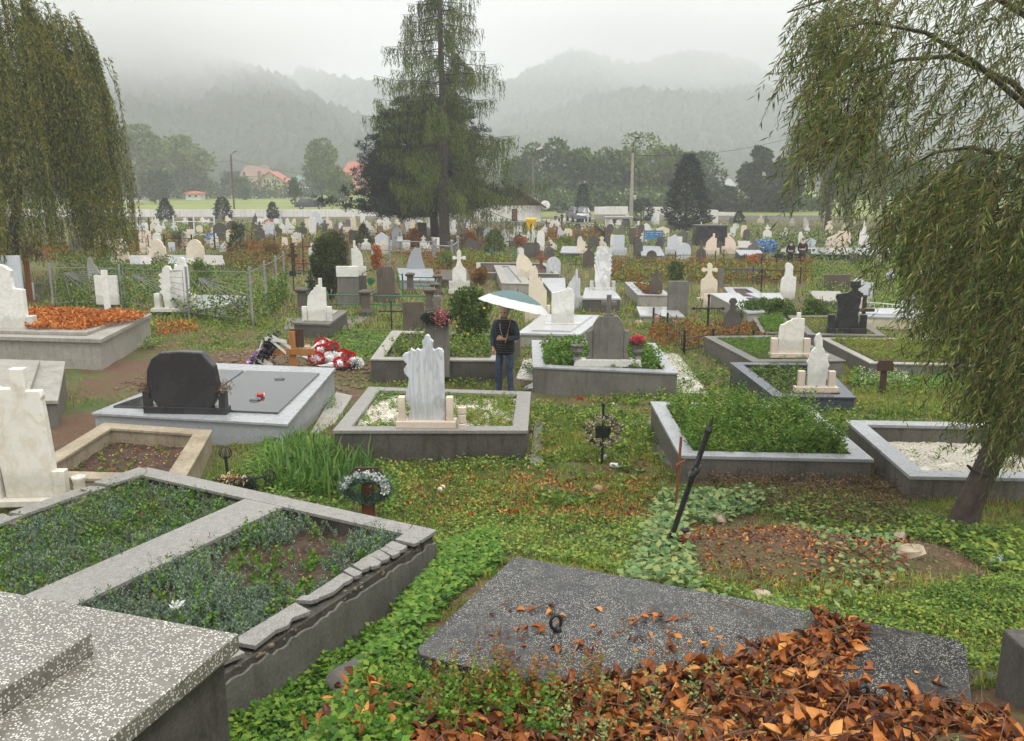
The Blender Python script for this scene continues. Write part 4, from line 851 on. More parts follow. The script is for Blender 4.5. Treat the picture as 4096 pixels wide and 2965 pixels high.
n = 260; P_ = np.array([.1, -.22, H + .03]) + rng.normal(size=(n, 3)) * [.09, .03, .08]; fp = leafmat('faded_pink_petals', [(.55, .12, .15), (.65, .28, .25), (.30, .10, .08)], .5, .2); leaves('flowers', P_, rng.normal(size=(n, 3)), .045, .035, fp, w_)

# ---- all the other stones -----------------------------------------------
ST = [
 # left side, through the fence
 (28, 1322, 1055, 175, 'knob', 'white', 'tall white marble stone on the leaf covered plot at the left edge', dict(z0=.72, sides=(28, 60), rz=0)),
 (62, 1225, 1022, 78, 'slab', 'bluish', 'boxy bluish white stone right behind the tall one at the left edge', dict()),
 (128, 1200, 1130, 22, 'slab', 'white', 'small white stub stone beside the wooden roofed cross', dict(th=.1)),
 (315, 1028, 962, 56, 'chip', 'grey', 'chipped grey slab stone under the willow branches', dict()),
 (330, 985, 895, 46, 'curl', 'white', 'white curled stone showing through the willow fringe', dict()),
 (405, 1003, 882, 62, 'step', 'cream', 'tall peach marble stone touching the willow tips', dict(sides=(14, 45))),
 (486, 1066, 953, 70, 'shoulder', 'cream', 'first of the three round topped stones, partly overgrown', dict(rz=-2)),
 (633, 1062, 956, 70, 'shoulder', 'cream', 'middle one of the three round topped stones', dict(rz=-2)),
 (788, 1064, 956, 70, 'shoulder', 'cream', 'right one of the three round topped stones, warmest in colour', dict(rz=-2)),
 (586, 1018, 930, 52, 'jag', 'pink', 'peach stone with notched edge behind the round topped ones', dict(plinth=(80, 12))),
 (433, 1218, 1102, 92, 'slab', 'white', 'square white stone behind the leaf covered plot', dict(z0=.1)),
 (418, 1105, 1080, 24, 'slab', 'white', 'white block stub rising behind the square white stone', dict(z0=0, y=24.6)),
 (383, 1165, 1026, 48, 'curl', 'white', 'white twin horned stone with a dark band, left of the wire fence posts', dict()),
 (705, 1243, 1038, 118, 'leftjag', 'white', 'large white stone with saw toothed left edge behind the fence', dict(z0=.15, plinth=(190, 14), sides=(22, 60), rz=-3)),
 # far left rows
 (544, 935, 870, 20, 'neck', 'white', 'little white cross stone nearest the fir before the far wall', dict()),
 (570, 932, 882, 46, 'arch', 'white', 'white arched stone with railings before it in the far left rows', dict()),
 (613, 938, 868, 22, 'neck', 'cream', 'cream cross stone with small buds, far left rows', dict()),
 (636, 945, 874, 26, 'neck', 'white', 'white ornate cross stone touching the cream cross stone', dict()),
 (655, 930, 888, 18, 'neck', 'white', 'third small white cross right of the ornate one', dict()),
 (742, 898, 869, 24, 'neck', 'white', 'small white cross alone before the far wall', dict()),
 (815, 902, 868, 26, 'curl', 'white', 'white heart topped stone behind the pale metal frame', dict()),
 (835, 905, 875, 16, 'gable', 'white', 'tiny pointed white stone behind the pale metal frame', dict()),
 (800, 945, 900, 26, 'arch', 'cream', 'pale leaning arch inside the metal frame', dict()),
 (740, 985, 925, 24, 'arch', 'cream', 'cream half round stone with ironwork before it', dict()),
 (708, 970, 918, 16, 'slab', 'white', 'narrow white upright beside the cream half round stone', dict()),
 (885, 968, 890, 56, 'arch', 'dgrey', 'dark grey rounded stone right of the pale metal frame', dict()),
 (930, 930, 882, 44, 'arch', 'dgrey', 'dark grey hump topped stone behind the black foliage', dict()),
 (845, 985, 945, 50, 'gable', 'white', 'low white stone carrying a blue white wreath', dict()),
 (927, 978, 917, 40, 'curl', 'cream', 'cream ornate stone with scrolls left of the black foliage', dict()),
 (1041, 905, 870, 22, 'arch', 'white', 'tiny rounded white stone under the far wall', dict()),
 (1065, 905, 878, 30, 'gable', 'cream', 'pale gabled stone under the pink bouquet', dict()),
 (1105, 908, 873, 26, 'arch', 'white', 'white round stone right of the pink bouquet', dict()),
 (1042, 975, 885, 38, 'neck', 'dgrey', 'dark grey cross stone with bulging shoulders, left rows', dict()),
 (1082, 958, 888, 46, 'taper', 'bluish', 'bluish tapered stone with a cross beside the dark cross stone', dict()),
 (1060, 950, 896, 44, 'slab', 'cream', 'cream slab behind the bluish tapered stone', dict()),
 (1110, 955, 905, 40, 'gable', 'dgrey', 'dark gabled stone right of the bluish tapered one', dict()),
 (1160, 948, 870, 30, 'curl', 'white', 'tall white leaning stone with curved top, left rows', dict()),
 (1178, 912, 872, 18, 'gable', 'cream', 'cream pointed stone behind the tall curved one', dict()),
 (1190, 988, 940, 38, 'slab', 'cream', 'cream block stone wearing a white flower wreath', dict()),
 (1140, 1000, 948, 28, 'taper', 'pink', 'slim peach stone behind the reddish bushes', dict()),
 (1213, 945, 885, 34, 'neck', 'dgrey', 'dark spiked cross stone left of the tall white one', dict()),
 (1250, 952, 866, 32, 'jag', 'white', 'tall white notched stone in the crowded left rows', dict()),
 (1268, 910, 845, 34, 'arch', 'bluish', 'pale bluish arch rising above the far wall', dict()),
 (1232, 930, 874, 22, 'slab', 'cream', 'yellowish slab left of the tall notched stone', dict()),
 (1300, 935, 880, 34, 'cross', 'brown', 'large tan stone cross above the clipped shrub', dict(th=.18)),
 (1272, 935, 890, 22, 'cross', 'grey', 'grey stone cross beside the tan one', dict(th=.15)),
 (1318, 920, 880, 24, 'arch', 'cream', 'warm cream stone behind the tan cross', dict()),
 (1330, 960, 916, 32, 'clipped', 'dgrey', 'grey low stone just above the clipped shrub', dict()),
 (1350, 920, 880, 24, 'neck', 'grey', 'grey cross stone right of the tan cross', dict()),
 (1376, 935, 884, 24, 'neck', 'grey', 'taller grey cross stone left of the peach slab', dict()),
 (1366, 965, 912, 30, 'neck', 'dgrey', 'brown grey cross stone close above the shrub', dict()),
 (1390, 942, 907, 34, 'slab', 'pink', 'plain peach slab stone in the left rows', dict()),
 (1414, 895, 852, 16, 'neck', 'white', 'bright white pointed cross stone left of the pine skirts', dict()),
 (1432, 1105, 962, 46, 'step', 'white', 'tall white stepped stone touching the clipped shrub', dict(sides=(10, 40), mirror=True)),
 (1590, 1000, 912, 42, 'arch', 'ggrey', 'grey granite arch with white wings behind the nameplate cross', dict(sides=(30, 38), base='white')),
 (1615, 950, 908, 22, 'slab', 'cream', 'cream slab just right of the granite arch', dict()),
 (1530, 1010, 928, 55, 'gable', 'bluish', 'pointed bluish stone behind the silver railing', dict()),
 (1532, 1018, 965, 32, 'step', 'cream', 'small cream stepped stone before the pointed bluish one', dict(plinth=(46, 14))),
 (1520, 905, 875, 26, 'arch', 'white', 'white arch under the pine, beside blue rails', dict()),
 (1545, 930, 875, 26, 'jag', 'white', 'white notched stone under the pine', dict()),
 (1640, 905, 880, 20, 'neck', 'white', 'little white cross far under the pine', dict()),
 (1680, 912, 880, 22, 'arch', 'white', 'white rounded stone deep under the pine', dict()),
 (1722, 945, 868, 34, 'jag', 'white', 'tall white notched stone left of the trunks', dict()),
 (1770, 935, 868, 22, 'slab', 'white', 'white stone seen between the two trunks', dict()),
 (1690, 955, 890, 34, 'slab', 'dgrey', 'dark slab left of the tall white notched stone', dict()),
 (1665, 1108, 990, 72, 'sail', 'ggrey', 'grey granite sail shaped headstone behind the green gate', dict(rz=0, sides=(20, 30))),
 (1835, 942, 880, 28, 'bottle', 'grey', 'grey bottle shaped stone right of the trunks', dict()),
 (1860, 940, 893, 24, 'neck', 'grey', 'grey cross stone next to the bottle shaped one', dict()),
 (1822, 925, 875, 30, 'arch', 'white', 'white arch just right of the trunks', dict()),
 (1868, 925, 878, 24, 'jag', 'white', 'white notched stone behind the grey crosses', dict()),
 (1895, 915, 895, 22, 'slab', 'white', 'low white stone under the hanging larch shoots', dict()),
 (1922, 950, 905, 36, 'gable', 'dgrey', 'dark gabled stone under the pine right side', dict()),
 (1880, 1010, 950, 40, 'gable', 'dgrey', 'dark pointed stone before the orange leaves', dict()),
 (1912, 1005, 968, 34, 'clipped', 'brown', 'brownish clipped stone before the orange leaves', dict()),
 (2030, 985, 935, 24, 'gable', 'white', 'small white pointed stone behind the leafy evergreen', dict()),
 # centre
 (1838, 1172, 1012, 56, 'orthoneck', 'white', 'white marble stone ending in a budded cross above the pillars', dict(plinth=(86, 16), sides=(13, 36), rz=0, z0=.1)),
 (1270, 1283, 1112, 78, 'step', 'white', 'white stepped headstone with a square top on the concrete block', dict(z0=.42, sides=(20, 58), rz=-1)),
 (1396, 1228, 1066, 84, 'chip', 'grey', 'grey concrete headstone painted white on its upper part', dict(rz=0)),
 (1455, 1226, 1102, 30, 'slab', 'dgrey', 'narrow grey stone beside the half painted one', dict(rz=0)),
 (1546, 1208, 1066, 72, 'bottle', 'brown', 'dark brown carved stone behind the green rails', dict(rz=0)) if False else (1546, 1210, 1066, 70, 'clipped', 'brown', 'dark brown carved stone behind the green rails', dict(rz=0, sides=(18, 40))),
 (1656, 1322, 1207, 86, 'chip', 'brown', 'squat brown headstone right of the thin black cross', dict(rz=-2, z0=.15)),
 (2098, 1112, 1005, 66, 'blade', 'cream', 'cream headstone shaped like a pointed leaf', dict(z0=.3, rz=0)),
 (2150, 1290, 1060, 72, 'curl', 'cream', 'tall cream headstone with a rolled top behind the umbrella', dict(sides=(14, 70), rz=-2)),
 (2213, 1112, 1026, 56, 'arch', 'stripe', 'bluish arched headstone right of the wooden cross', dict(rz=0)),
 (2250, 1302, 1160, 90, 'wave', 'white', 'white headstone with a wavy sloping top', dict(z0=.36, plinth=(140, 14), rz=0)),
 (2292, 1238, 1078, 54, 'step', 'stripe', 'grey striped marble stone with a stepped right edge', dict(sides=(10, 55), rz=-2)),
 (2410, 1160, 992, 72, 'jag', 'vein', 'big black veined white marble with saw toothed edges', dict(z0=.45, plinth=(104, 12), sides=(14, 28), rz=-1)),
 (2440, 945, 905, 20, 'neck', 'bluish', 'little bluish figure stone beside the metal railing', dict()),
 (2072, 948, 902, 36, 'jag', 'white', 'white cusped stone below the yellow bin', dict()),
 (2126, 972, 904, 42, 'step', 'white', 'brightest white stepped stone near the yellow bin', dict()),
 (2163, 1005, 920, 34, 'jag', 'white', 'slender white notched stone right of the brightest one', dict()),
 (2112, 1032, 970, 48, 'clipped', 'dgrey', 'dark grey broad stone under the white trio', dict()),
 (2142, 1030, 968, 34, 'arch', 'brown', 'brownish rounded stone leaning on the broad grey one', dict()),
 (2196, 1032, 965, 42, 'neck', 'grey', 'grey cross stone left of the raised dark grave', dict()),
 (2220, 935, 880, 46, 'arch', 'white', 'white half moon stone behind the iron fence', dict()),
 (2272, 965, 913, 36, 'jag', 'cream', 'cream notched stone before the iron fence end', dict()),
 (2328, 1036, 952, 42, 'curl', 'cream', 'warm cream curled marble beside the brown cross stone', dict(plinth=(58, 10))),
 (2352, 1072, 965, 44, 'neck', 'brown', 'brown cross stone beside the cream curled marble', dict()),
 (2375, 1010, 940, 44, 'gable', 'dgrey', 'dark pointed stone behind the brown cross stone', dict()),
 (2315, 1000, 925, 32, 'gable', 'dgrey', 'dark stone with a small spire behind the flowering bush', dict()),
 (2335, 930, 893, 22, 'neck', 'cream', 'small cream cross by the parked car', dict()),
 (2310, 925, 893, 26, 'arch', 'dgrey', 'grey rounded stone by the parked car', dict()),
 (2100, 925, 898, 26, 'slab', 'grey', 'grey block stone at the foot of the white house', dict()),
 (2050, 920, 895, 24, 'arch', 'grey', 'grey rounded stone left of the house window', dict()),
 (2455, 1000, 935, 30, 'curl', 'white', 'white scrolled stone behind the tall bluish slab', dict()),
 (2474, 1022, 940, 44, 'slab', 'bluish', 'tall bluish slab with flowers pinned to its left', dict(sides=(10, 30))),
 (2440, 955, 895, 28, 'arch', 'dgrey', 'grey upright stone behind the white steps', dict()),
 (2487, 945, 905, 24, 'arch', 'grey', 'grey stone before the lamp pole, left one', dict()),
 (2529, 972, 911, 28, 'slab', 'brown', 'brown slab stone at the foot of the lamp pole', dict()),
 (2553, 1030, 940, 36, 'neck', 'dgrey', 'grey neck cross stone right of the black wreath cross', dict()),
 (2604, 1070, 1000, 40, 'arch', 'brown', 'brownish round stone above the red bushes', dict()),
 (2588, 1085, 1052, 36, 'arch', 'grey', 'small grey arch sunk in the red bushes', dict()),
 (2573, 975, 925, 28, 'neck', 'cream', 'cream round shouldered stone left of the blue bench', dict()),
 (2636, 1000, 943, 30, 'neck', 'dgrey', 'dark squat cross stone right of the blue bench', dict()),
 (2650, 950, 905, 52, 'gable', 'cream', 'wide cream stone family block behind the dark squat cross', dict()),
 (2688, 1018, 938, 40, 'wave', 'bluish', 'white bluish stone with a dipping top', dict(sides=(8, 28))),
 (2733, 1042, 970, 56, 'arch', 'bluish', 'bluish arched stone with a black cap figure', dict()),
 (2757, 1010, 935, 22, 'neck', 'grey', 'grey spire stone behind the bluish arch', dict()),
 (2803, 1055, 960, 38, 'neck', 'brown', 'tan cross stone left of the cream stepped ones', dict()),
 (2842, 1022, 933, 44, 'step', 'pink', 'cream stepped stone, left of the matching pair', dict(sides=(12, 30), rz=3)),
 (2920, 1016, 932, 44, 'step', 'pink', 'cream stepped stone, right of the matching pair', dict(mirror=True, sides=(12, 30), rz=3)),
 (2930, 950, 908, 22, 'chip', 'white', 'small white square stone before the dark conifers', dict()),
 (2974, 950, 906, 28, 'step', 'cream', 'beige pointed stone before the dark conifers', dict()),
 (3012, 1022, 952, 42, 'neck', 'grey', 'grey cross stone before the blue wreaths', dict()),
 (3036, 1062, 1012, 46, 'clipped', 'brown', 'low brown clipped stone above the orange bush', dict()),
 (3068, 962, 898, 34, 'neck', 'white', 'white angelic stone behind the blue wreaths', dict()),
 (3030, 950, 915, 16, 'neck', 'dgrey', 'thin dark cross stone left of the angelic one', dict()),
 (2540, 1178, 1078, 0, 'slab', 'grey', '', None) if False else (2622, 1172, 1078, 54, 'orthoneck', 'brown', 'grey brown lobed cross stone inside the white capped kerb', dict(z0=.42, rz=0)),
 (2708, 1268, 1124, 82, 'slab', 'grey', 'plain tall grey concrete slab stone', dict(rz=0, th=.14)),
 (2833, 1200, 1060, 66, 'orthoneck', 'cream', 'cream marble stone with round cross arms', dict(plinth=(90, 12), rz=0)),
 (2826, 1235, 1175, 28, 'slab', 'pink', 'cream marble side post behind the black iron cross', dict(rz=0)),
 (2925, 1345, 1192, 66, 'bottle', 'dgrey', 'dark bottle shaped stone among orange leaves', dict(rz=0)),
 (3147, 1200, 1050, 62, 'knob', 'white', 'white stone with a rounded knob beside the pink flowers', dict(rz=-2)),
 (3158, 1425, 1262, 100, 'stepwave', 'old', 'stepped veined marble headstone with pink veined blocks', dict(z0=.42, plinth=(160, 18), sides=(26, 62), rz=-3, base='pink')),
 (3262, 1562, 1345, 92, 'flame', 'white', 'flame shaped white marble headstone on the dark blue kerb', dict(z0=.5, plinth=(172, 22), sides=(26, 66), rz=-2, base='pink')),
 (3385, 1330, 1142, 100, 'granite', 'gtomb', 'big black granite headstone crowned by a stepped cross', dict(z0=.42, plinth=(150, 22), sides=(24, 56), rz=-2)),
 (3442, 1245, 1113, 78, 'wave', 'stripe', 'leaning striped white stone behind the black granite one', dict(rz=-6, mirror=True)),
 # behind the near willow
 (3205, 1000, 925, 30, 'curl', 'white', 'white figure stone behind the woman in black', dict()),
 (3240, 1000, 950, 40, 'gable', 'bluish', 'white slanting stone with a red lamp on top', dict()),
 (3335, 1000, 922, 70, 'step', 'pink', 'peach double stone seen through willow shoots, left part', dict()),
 (3378, 1000, 922, 44, 'arch', 'pink', 'peach round stone seen through willow shoots', dict()),
 (3455, 1010, 915, 46, 'curl', 'white', 'white stone crossed by willow leaves', dict()),
 (3512, 1068, 985, 40, 'orthoneck', 'white', 'white sculpted cross stone behind willow shoots', dict()),
 (3420, 1060, 1010, 44, 'arch', 'dgrey', 'grey rounded stone behind willow shoots', dict()),
 (3560, 1140, 1080, 32, 'arch', 'bluish', 'small bluish vase shaped stone under the willow', dict()),
 (3345, 1165, 1098, 100, 'slab', 'brown', 'wide brown slab stone behind the fence rails under the willow', dict(rz=0)),
 (3600, 985, 930, 40, 'gable', 'white', 'white gabled stone deep behind the willow curtain', dict()),
 (3680, 1000, 940, 44, 'arch', 'cream', 'cream arched stone deep behind the willow curtain', dict()),
 (3780, 1040, 960, 50, 'step', 'white', 'white stepped stone deep behind the willow curtain', dict()),
 (3700, 1110, 1040, 60, 'shoulder', 'white', 'white shouldered stone behind the thickest willow shoots', dict()),
 (3640, 1240, 1180, 70, 'slab', 'pale', 'pale low stone behind the cream rail tomb', dict()),
 (2950, 1120, 1072, 60, 'clipped', 'grey', 'grey stone sunk behind the iron railing on the right', dict()),
 (2880, 1150, 1072, 22, 'slab', 'grey', 'narrow grey post stone right of the round armed cross', dict()),
 (3010, 1120, 1070, 56, 'slab', 'grey', 'flat topped grey stone behind the long railing', dict()),
]
for s in ST:
    px, yb, yt, w, st_, ma, lb, kw = s; stone(px, yb, yt, w, st_, ma, lb, **kw)
# white painted cap of the half painted headstone
for o_ in bpy.data.objects:
    if o_.get('label', '').startswith('grey concrete headstone painted'):
        k = mpp(o_.location.y); H = zof(1396, 1066, o_.location.y); z = zof(1396, 1106, o_.location.y)
        mb = MB(); mb.box((-1 * k, 0, (H + z) / 2 + .006), (86 * k, .16, H - z + .012)); mb.build('white_cap', M['whiteP'], o_, .004)

# the crowded rows before the far wall, too small to tell apart
random.seed(21)
styles = ['neck', 'arch', 'slab', 'gable', 'jag', 'step', 'curl', 'bottle']
for k in range(105):
    px = random.choice([random.uniform(520, 1290), random.uniform(1290, 1900), random.uniform(2440, 3000), random.uniform(3000, 4000)])
    yb = random.uniform(893, 955); h = random.uniform(28, 50); ma = random.choice(['white', 'white', 'white', 'white', 'cream', 'bluish', 'grey', 'dgrey'])
    cl = {'white': 'white', 'cream': 'cream', 'bluish': 'bluish', 'grey': 'grey', 'dgrey': 'dark grey'}[ma]
    stone(px, yb, yb - h * (1.0 if yb < 925 else 1.25), random.uniform(16, 30), random.choice(styles), ma, 'small %s gravestone crowded in the most distant rows' % cl, group='small distant %s gravestones' % cl)

for k in range(46):
    px = random.uniform(430, 3300); yb = random.uniform(950, 1045); h = random.uniform(38, 62); ma = random.choice(['white', 'white', 'cream', 'bluish', 'grey', 'dgrey', 'brown']); cl = {'white': 'white', 'cream': 'cream', 'bluish': 'bluish', 'grey': 'grey', 'dgrey': 'dark grey', 'brown': 'brown'}[ma]
    stone(px, yb, yb - h, random.uniform(26, 42), random.choice(styles), ma, '%s gravestone half sunk in the rank plants of the farther middle rows' % cl, group='%s gravestones in the farther middle rows' % cl)
# ================================================================== NEAR GRAVES
# ---- the double sedum grave (near left), broken capping
ZG = 1.0; B = Vector((-.70, 7.68, 0)); eu = Vector((-3.51, 1.86, 0)).normalized(); ev = Vector((-1.17, -2.27, 0)).normalized()
def uvp(px, py, z=ZG): p = at(px, py, z) - B; p.z = 0; d = eu.x * ev.y - eu.y * ev.x; return (p.x * ev.y - p.y * ev.x) / d, (eu.x * p.y - eu.y * p.x) / d
uR = uvp(1100, 2042)[0]; uL = uvp(985, 1992)[0]; U1, V1, RW = 3.97, 3.0, .22
def L2(u, v): p = eu * u + ev * v; return (p.x, p.y)
zb = .30; Hh = ZG - zb
r = thing('double_grave', 'long double grave kerb of light grey stone with cracked and broken capping', 'grave', (B.x, B.y, zb))
def bar(u0, v0, u1, v1, z0, z1, mat, name, bev=.006):
    mb = MB(); mb.slab([L2(u0, v0), L2(u1, v0), L2(u1, v1), L2(u0, v1)], z0, z1); return mb.build(name, M[mat], r, bev)
TH = .035
bar(.03, .03, U1 - .03, RW - .03, 0, Hh - TH, 'blackc', 'wall'); bar(.03, RW, RW - .03, V1, 0, Hh - TH - .03, 'blackc', 'wall')
bar(uR, RW, uL, V1, 0, Hh - TH, 'dgrey', 'wall'); bar(U1 - RW + .03, RW, U1 - .03, V1, 0, Hh - TH - .04, 'ochre', 'wall')
# plaster skin on the outer right face, broken away along its ragged top
mb = MB(); n = 60; vs = []; 
for i in range(n + 1):
    v_ = V1 * i / n; top = Hh - .09 - .05 * float(noise2(np.array([i * .35]), np.array([2.]))[0]) - random.uniform(0, .03); a = L2(.012, v_); b = L2(.03, v_)
    vs += [(a[0], a[1], -.2), (a[0], a[1], top), (b[0], b[1], top + .004)]
mb.add(vs, [(3 * i, 3 * i + 3, 3 * i + 4, 3 * i + 1) for i in range(n)] + [(3 * i + 1, 3 * i + 4, 3 * i + 5, 3 * i + 2) for i in range(n)]); mb.build('plaster_skin', M['grey'], r)
# ragged mortar core under the loose tiles
mb = MB()
for i in range(260):
    v_ = RW + (V1 - RW) * random.random(); p = L2(random.uniform(.03, .12), v_); mb.ball((p[0], p[1], Hh - TH - random.uniform(.03, .07)), random.uniform(.008, .024), 3, (random.uniform(.6, 1.6), random.uniform(.6, 1.6), .7))
tag(mb.build('mortar', M['rubble'], r), kind='stuff')
# capping, with a crack left open here and there
def cap(poly, dz=0, tilt=0): 
    mb = MB(); mb.slab([L2(u, v) for u, v in poly], Hh - TH + dz + .001, Hh + dz)
    if tilt:
        c = sum((Vector(q) for q in mb.v), Vector()) / len(mb.v); m_ = Matrix.Translation(c) @ Matrix.Rotation(tilt, 4, ev) @ Matrix.Rotation(random.uniform(-.02, .02), 4, 'Z') @ Matrix.Translation(-c); mb.v = [tuple(m_ @ Vector(q)) for q in mb.v]
    return mb.build('capping', M['terk'], r, .004)
cap([(.62, 0), (U1 - .05, 0), (U1 - .20, RW * .6), (U1 - RW * 1.0, RW), (uL, RW), (uR, RW), (.70, RW), (.66, .12)])
cap([(.28, 0), (.612, 0), (.652, .12), (.69, RW), (.30, RW), (.25, .10)])
cap([(0, 0), (.272, 0), (.242, .10), (.292, RW), (.235, RW), (.20, .30), (0, .27)], .001)
cap([(uR, RW + .003), (uL, RW + .003), (uL, V1), (uR, V1)], -.0015)
v0 = .285; k = 0
for wd, gap, du, sk in ((.10, .01, .0, 0), (.13, .006, .03, .05), (.10, .012, .0, .05), (.11, .008, .06, .04), (.12, .012, .05, .06), (.12, .01, .07, .02), (.10, .02, .06, .04), (.13, .01, .08, .03), (.30, .02, .06, .02), (.10, .03, .10, -.04), (.66, .02, .02, 0), (.7, 0, 0, 0)):
    o0 = du + random.uniform(-.01, .02); j = lambda: random.uniform(-.018, .018)
    e_ = RW - .01 + random.uniform(-.0, .02)
    cap([(o0, v0 + sk), (e_, v0 + j()), (e_, v0 + wd + j()), (o0 + wd * .1, v0 + wd + sk), (o0 + j() * .5 - .01, v0 + wd * .5 + sk)] if wd < .4 else [(o0, v0 + .05), (e_, v0), (e_, v0 + wd), (o0, v0 + wd - .03), (o0 + .03, v0 + wd * .6), (o0 - .0, v0 + wd * .45), (o0 + .05, v0 + wd * .3)], random.uniform(.0, .012), random.uniform(-.09, .05)); v0 += wd + gap
v0 = .0
for wd, gap, a0, a1 in ((.62, .02, .0, .03), (.18, .02, .02, -.02), (.75, .02, .03, .02), (.5, .03, .0, .04), (.6, 0, .02, 0)):
    j = lambda: random.uniform(-.03, .03)
    cap([(U1 - RW + a0 + j(), v0 + .22 * (v0 == 0) + j()), (U1 - RW * .5, v0 + .05 + j()), (U1 + a1, v0 + .06 + j()), (U1 + a1 + .02, v0 + wd), (U1 - RW * .5, v0 + wd + j()), (U1 - RW + a0 + j(), v0 + wd + j())], random.uniform(-.005, .01), random.uniform(-.08, .08)); v0 += wd + gap
for u0, u1, nm in ((RW * .7, uR + .02, 'soil'), (uL - .02, U1 - RW * .7, 'soil')):
    mb = MB(); vs = []; n = 14
    for i in range(n + 1):
        for j in range(n + 1):
            p = L2(u0 + (u1 - u0) * i / n, RW * .7 + (V1 - RW * .7) * j / n); vs.append((p[0], p[1], Hh - .16 + .02 * math.sin(i * 1.3 + j * .9) + .02 * math.sin(i * .7 - j * 1.9)))
    mb.add(vs, [(i * (n + 1) + j, (i + 1) * (n + 1) + j, (i + 1) * (n + 1) + j + 1, i * (n + 1) + j + 1) for i in range(n) for j in range(n)]); mb.build('soil', M['soil'], r, smooth=True)
GW = lambda u, v: (B.x + L2(u, v)[0], B.y + L2(u, v)[1])
PLOT_R = [GW(RW + .01, RW + .01), GW(uR - .01, RW + .01), GW(uR - .01, V1), GW(RW + .03, V1)]
PLOT_L = [GW(uL + .01, RW + .01), GW(U1 - RW + .02, RW + .03), GW(U1 - RW + .02, V1), GW(uL + .01, V1)]

# ---- terrazzo monument at the bottom left
ZT = 2.2; K = at(955, 2535, ZT); A = at(0, 2362, ZT); C_ = at(350, 2965, ZT); ea = (A - K).normalized(); ec = (C_ - K); ec = (ec - ea * ec.dot(ea)).normalized()
zb = .55; r = thing('terrazzo_tomb', 'wet white chip terrazzo tomb with a raised step in the bottom left corner', 'tomb', (K.x, K.y, zb))
def LT(a, c): p = ea * a + ec * c; return (p.x, p.y)
mb = MB(); mb.slab([LT(.05, .05), LT(2.1, .05), LT(2.1, 2.2), LT(.05, 2.2)], 0, ZT - zb - .085); mb.build('base', M['blackc'], r, .006)
mb = MB(); mb.slab([LT(0, 0), LT(2.15, 0), LT(2.15, 2.3), LT(0, 2.3)], ZT - zb - .0845, ZT - zb); mb.build('cover', M['terw'], r, .006)
Q = at(368, 2530, ZT + .1) - K; d = ea.x * ec.y - ea.y * ec.x; qa = (Q.x * ec.y - Q.y * ec.x) / d; qc = (ea.x * Q.y - ea.y * Q.x) / d
mb = MB(); mb.slab([LT(qa, qc), LT(2.1, qc), LT(2.1, 2.2), LT(qa, 2.2)], ZT - zb + .0005, ZT - zb + .10); mb.build('step', M['terw'], r, .006)

# ---- the dark speckled cover slab (near centre) with iron rings
ZS = 1.64; S0 = at(2060, 2225, ZS); S1 = at(1650, 2612, ZS); S2 = at(3875, 2695, ZS); e1 = (S1 - S0); L1 = e1.length; e1.normalize(); e2 = (S2 - S0); e2 = (e2 - e1 * e2.dot(e1)); Ls = e2.length; e2.normalize()
r = thing('cover_slab', 'dark wet speckled terrazzo cover slab with iron lifting rings', 'grave slab', (S0.x, S0.y, ZS - .12))
def LS(a, b): p = e1 * a + e2 * b; return (p.x, p.y)
mb = MB(); mb.slab([LS(.02, 0), LS(L1 - .05, 0), LS(L1, .05), LS(L1 + .0, 1.2), LS(L1 + .02, Ls), LS(.06, Ls), LS(0, Ls - .05), LS(-.008, 1.5), LS(0, .03)], .02, .12); mb.build('slab', M['terd'], r, .006)
mb = MB(); mb.slab([LS(.10, .10), LS(L1 - .06, .10), LS(L1 - .06, Ls + .18), LS(.10, Ls + .18)], -.5, .018); mb.build('base', M['dgrey'], r, .01)
for px, py in ((2230, 2524), (3455, 2815)):
    q = at(px, py, ZS) - Vector((S0.x, S0.y, ZS - .12)); mb = MB(); R_ = .034
    pts = [(q.x + R_ * math.cos(a) * .9 - .01, q.y + R_ * .25 * math.cos(a), .175 + R_ * 1.3 * math.sin(a)) for a in np.linspace(0, 2 * math.pi, 15)]; mb.tube(pts, .011, 6, False)
    mb.tube([(q.x, q.y, .115), (q.x + .005, q.y, .15)], [.03, .016], 8); mb.build('ring_handle', M['metal'], r, smooth=True)
SLABW = [tuple((Vector((*LS(a, b), 0)) + S0).xy) for a, b in ((0, 0), (L1, 0), (L1, Ls), (0, Ls))]
EXC += [SLABW, [GW(-.02, -.02), GW(U1, -.02), GW(U1, V1), GW(-.02, V1)], [tuple((Vector((*LT(a, c), 0)) + K).xy) for a, c in ((0, 0), (2.15, 0), (2.15, 2.3), (0, 2.3))]]
# broken dark kerb stone beside it
q = at(1500, 2720, 1.2); r = thing('kerb_stone', 'low dark broken kerb stone between the clover and the speckled slab', 'kerb stone', (q.x, q.y, gz(q.x, q.y) - .05))
mb = MB(); mb.prism([(-.3, 0), (.28, 0), (.3, .07), (.12, .10), (-.06, .09), (-.25, .06)], .2); mb.build('block', M['dgrey'], r, .02); r.rotation_euler.z = R(38)
# concrete post in the bottom right corner
q = at(4010, 2510, 1.95); r = thing('concrete_post', 'square dark concrete post cut by the right edge of the view', 'post', (q.x + .2, q.y - .19, .9))
mb = MB(); mb.box((0, 0, .52), (.40, .38, 1.05)); mb.build('post', M['dgrey'], r, .012)

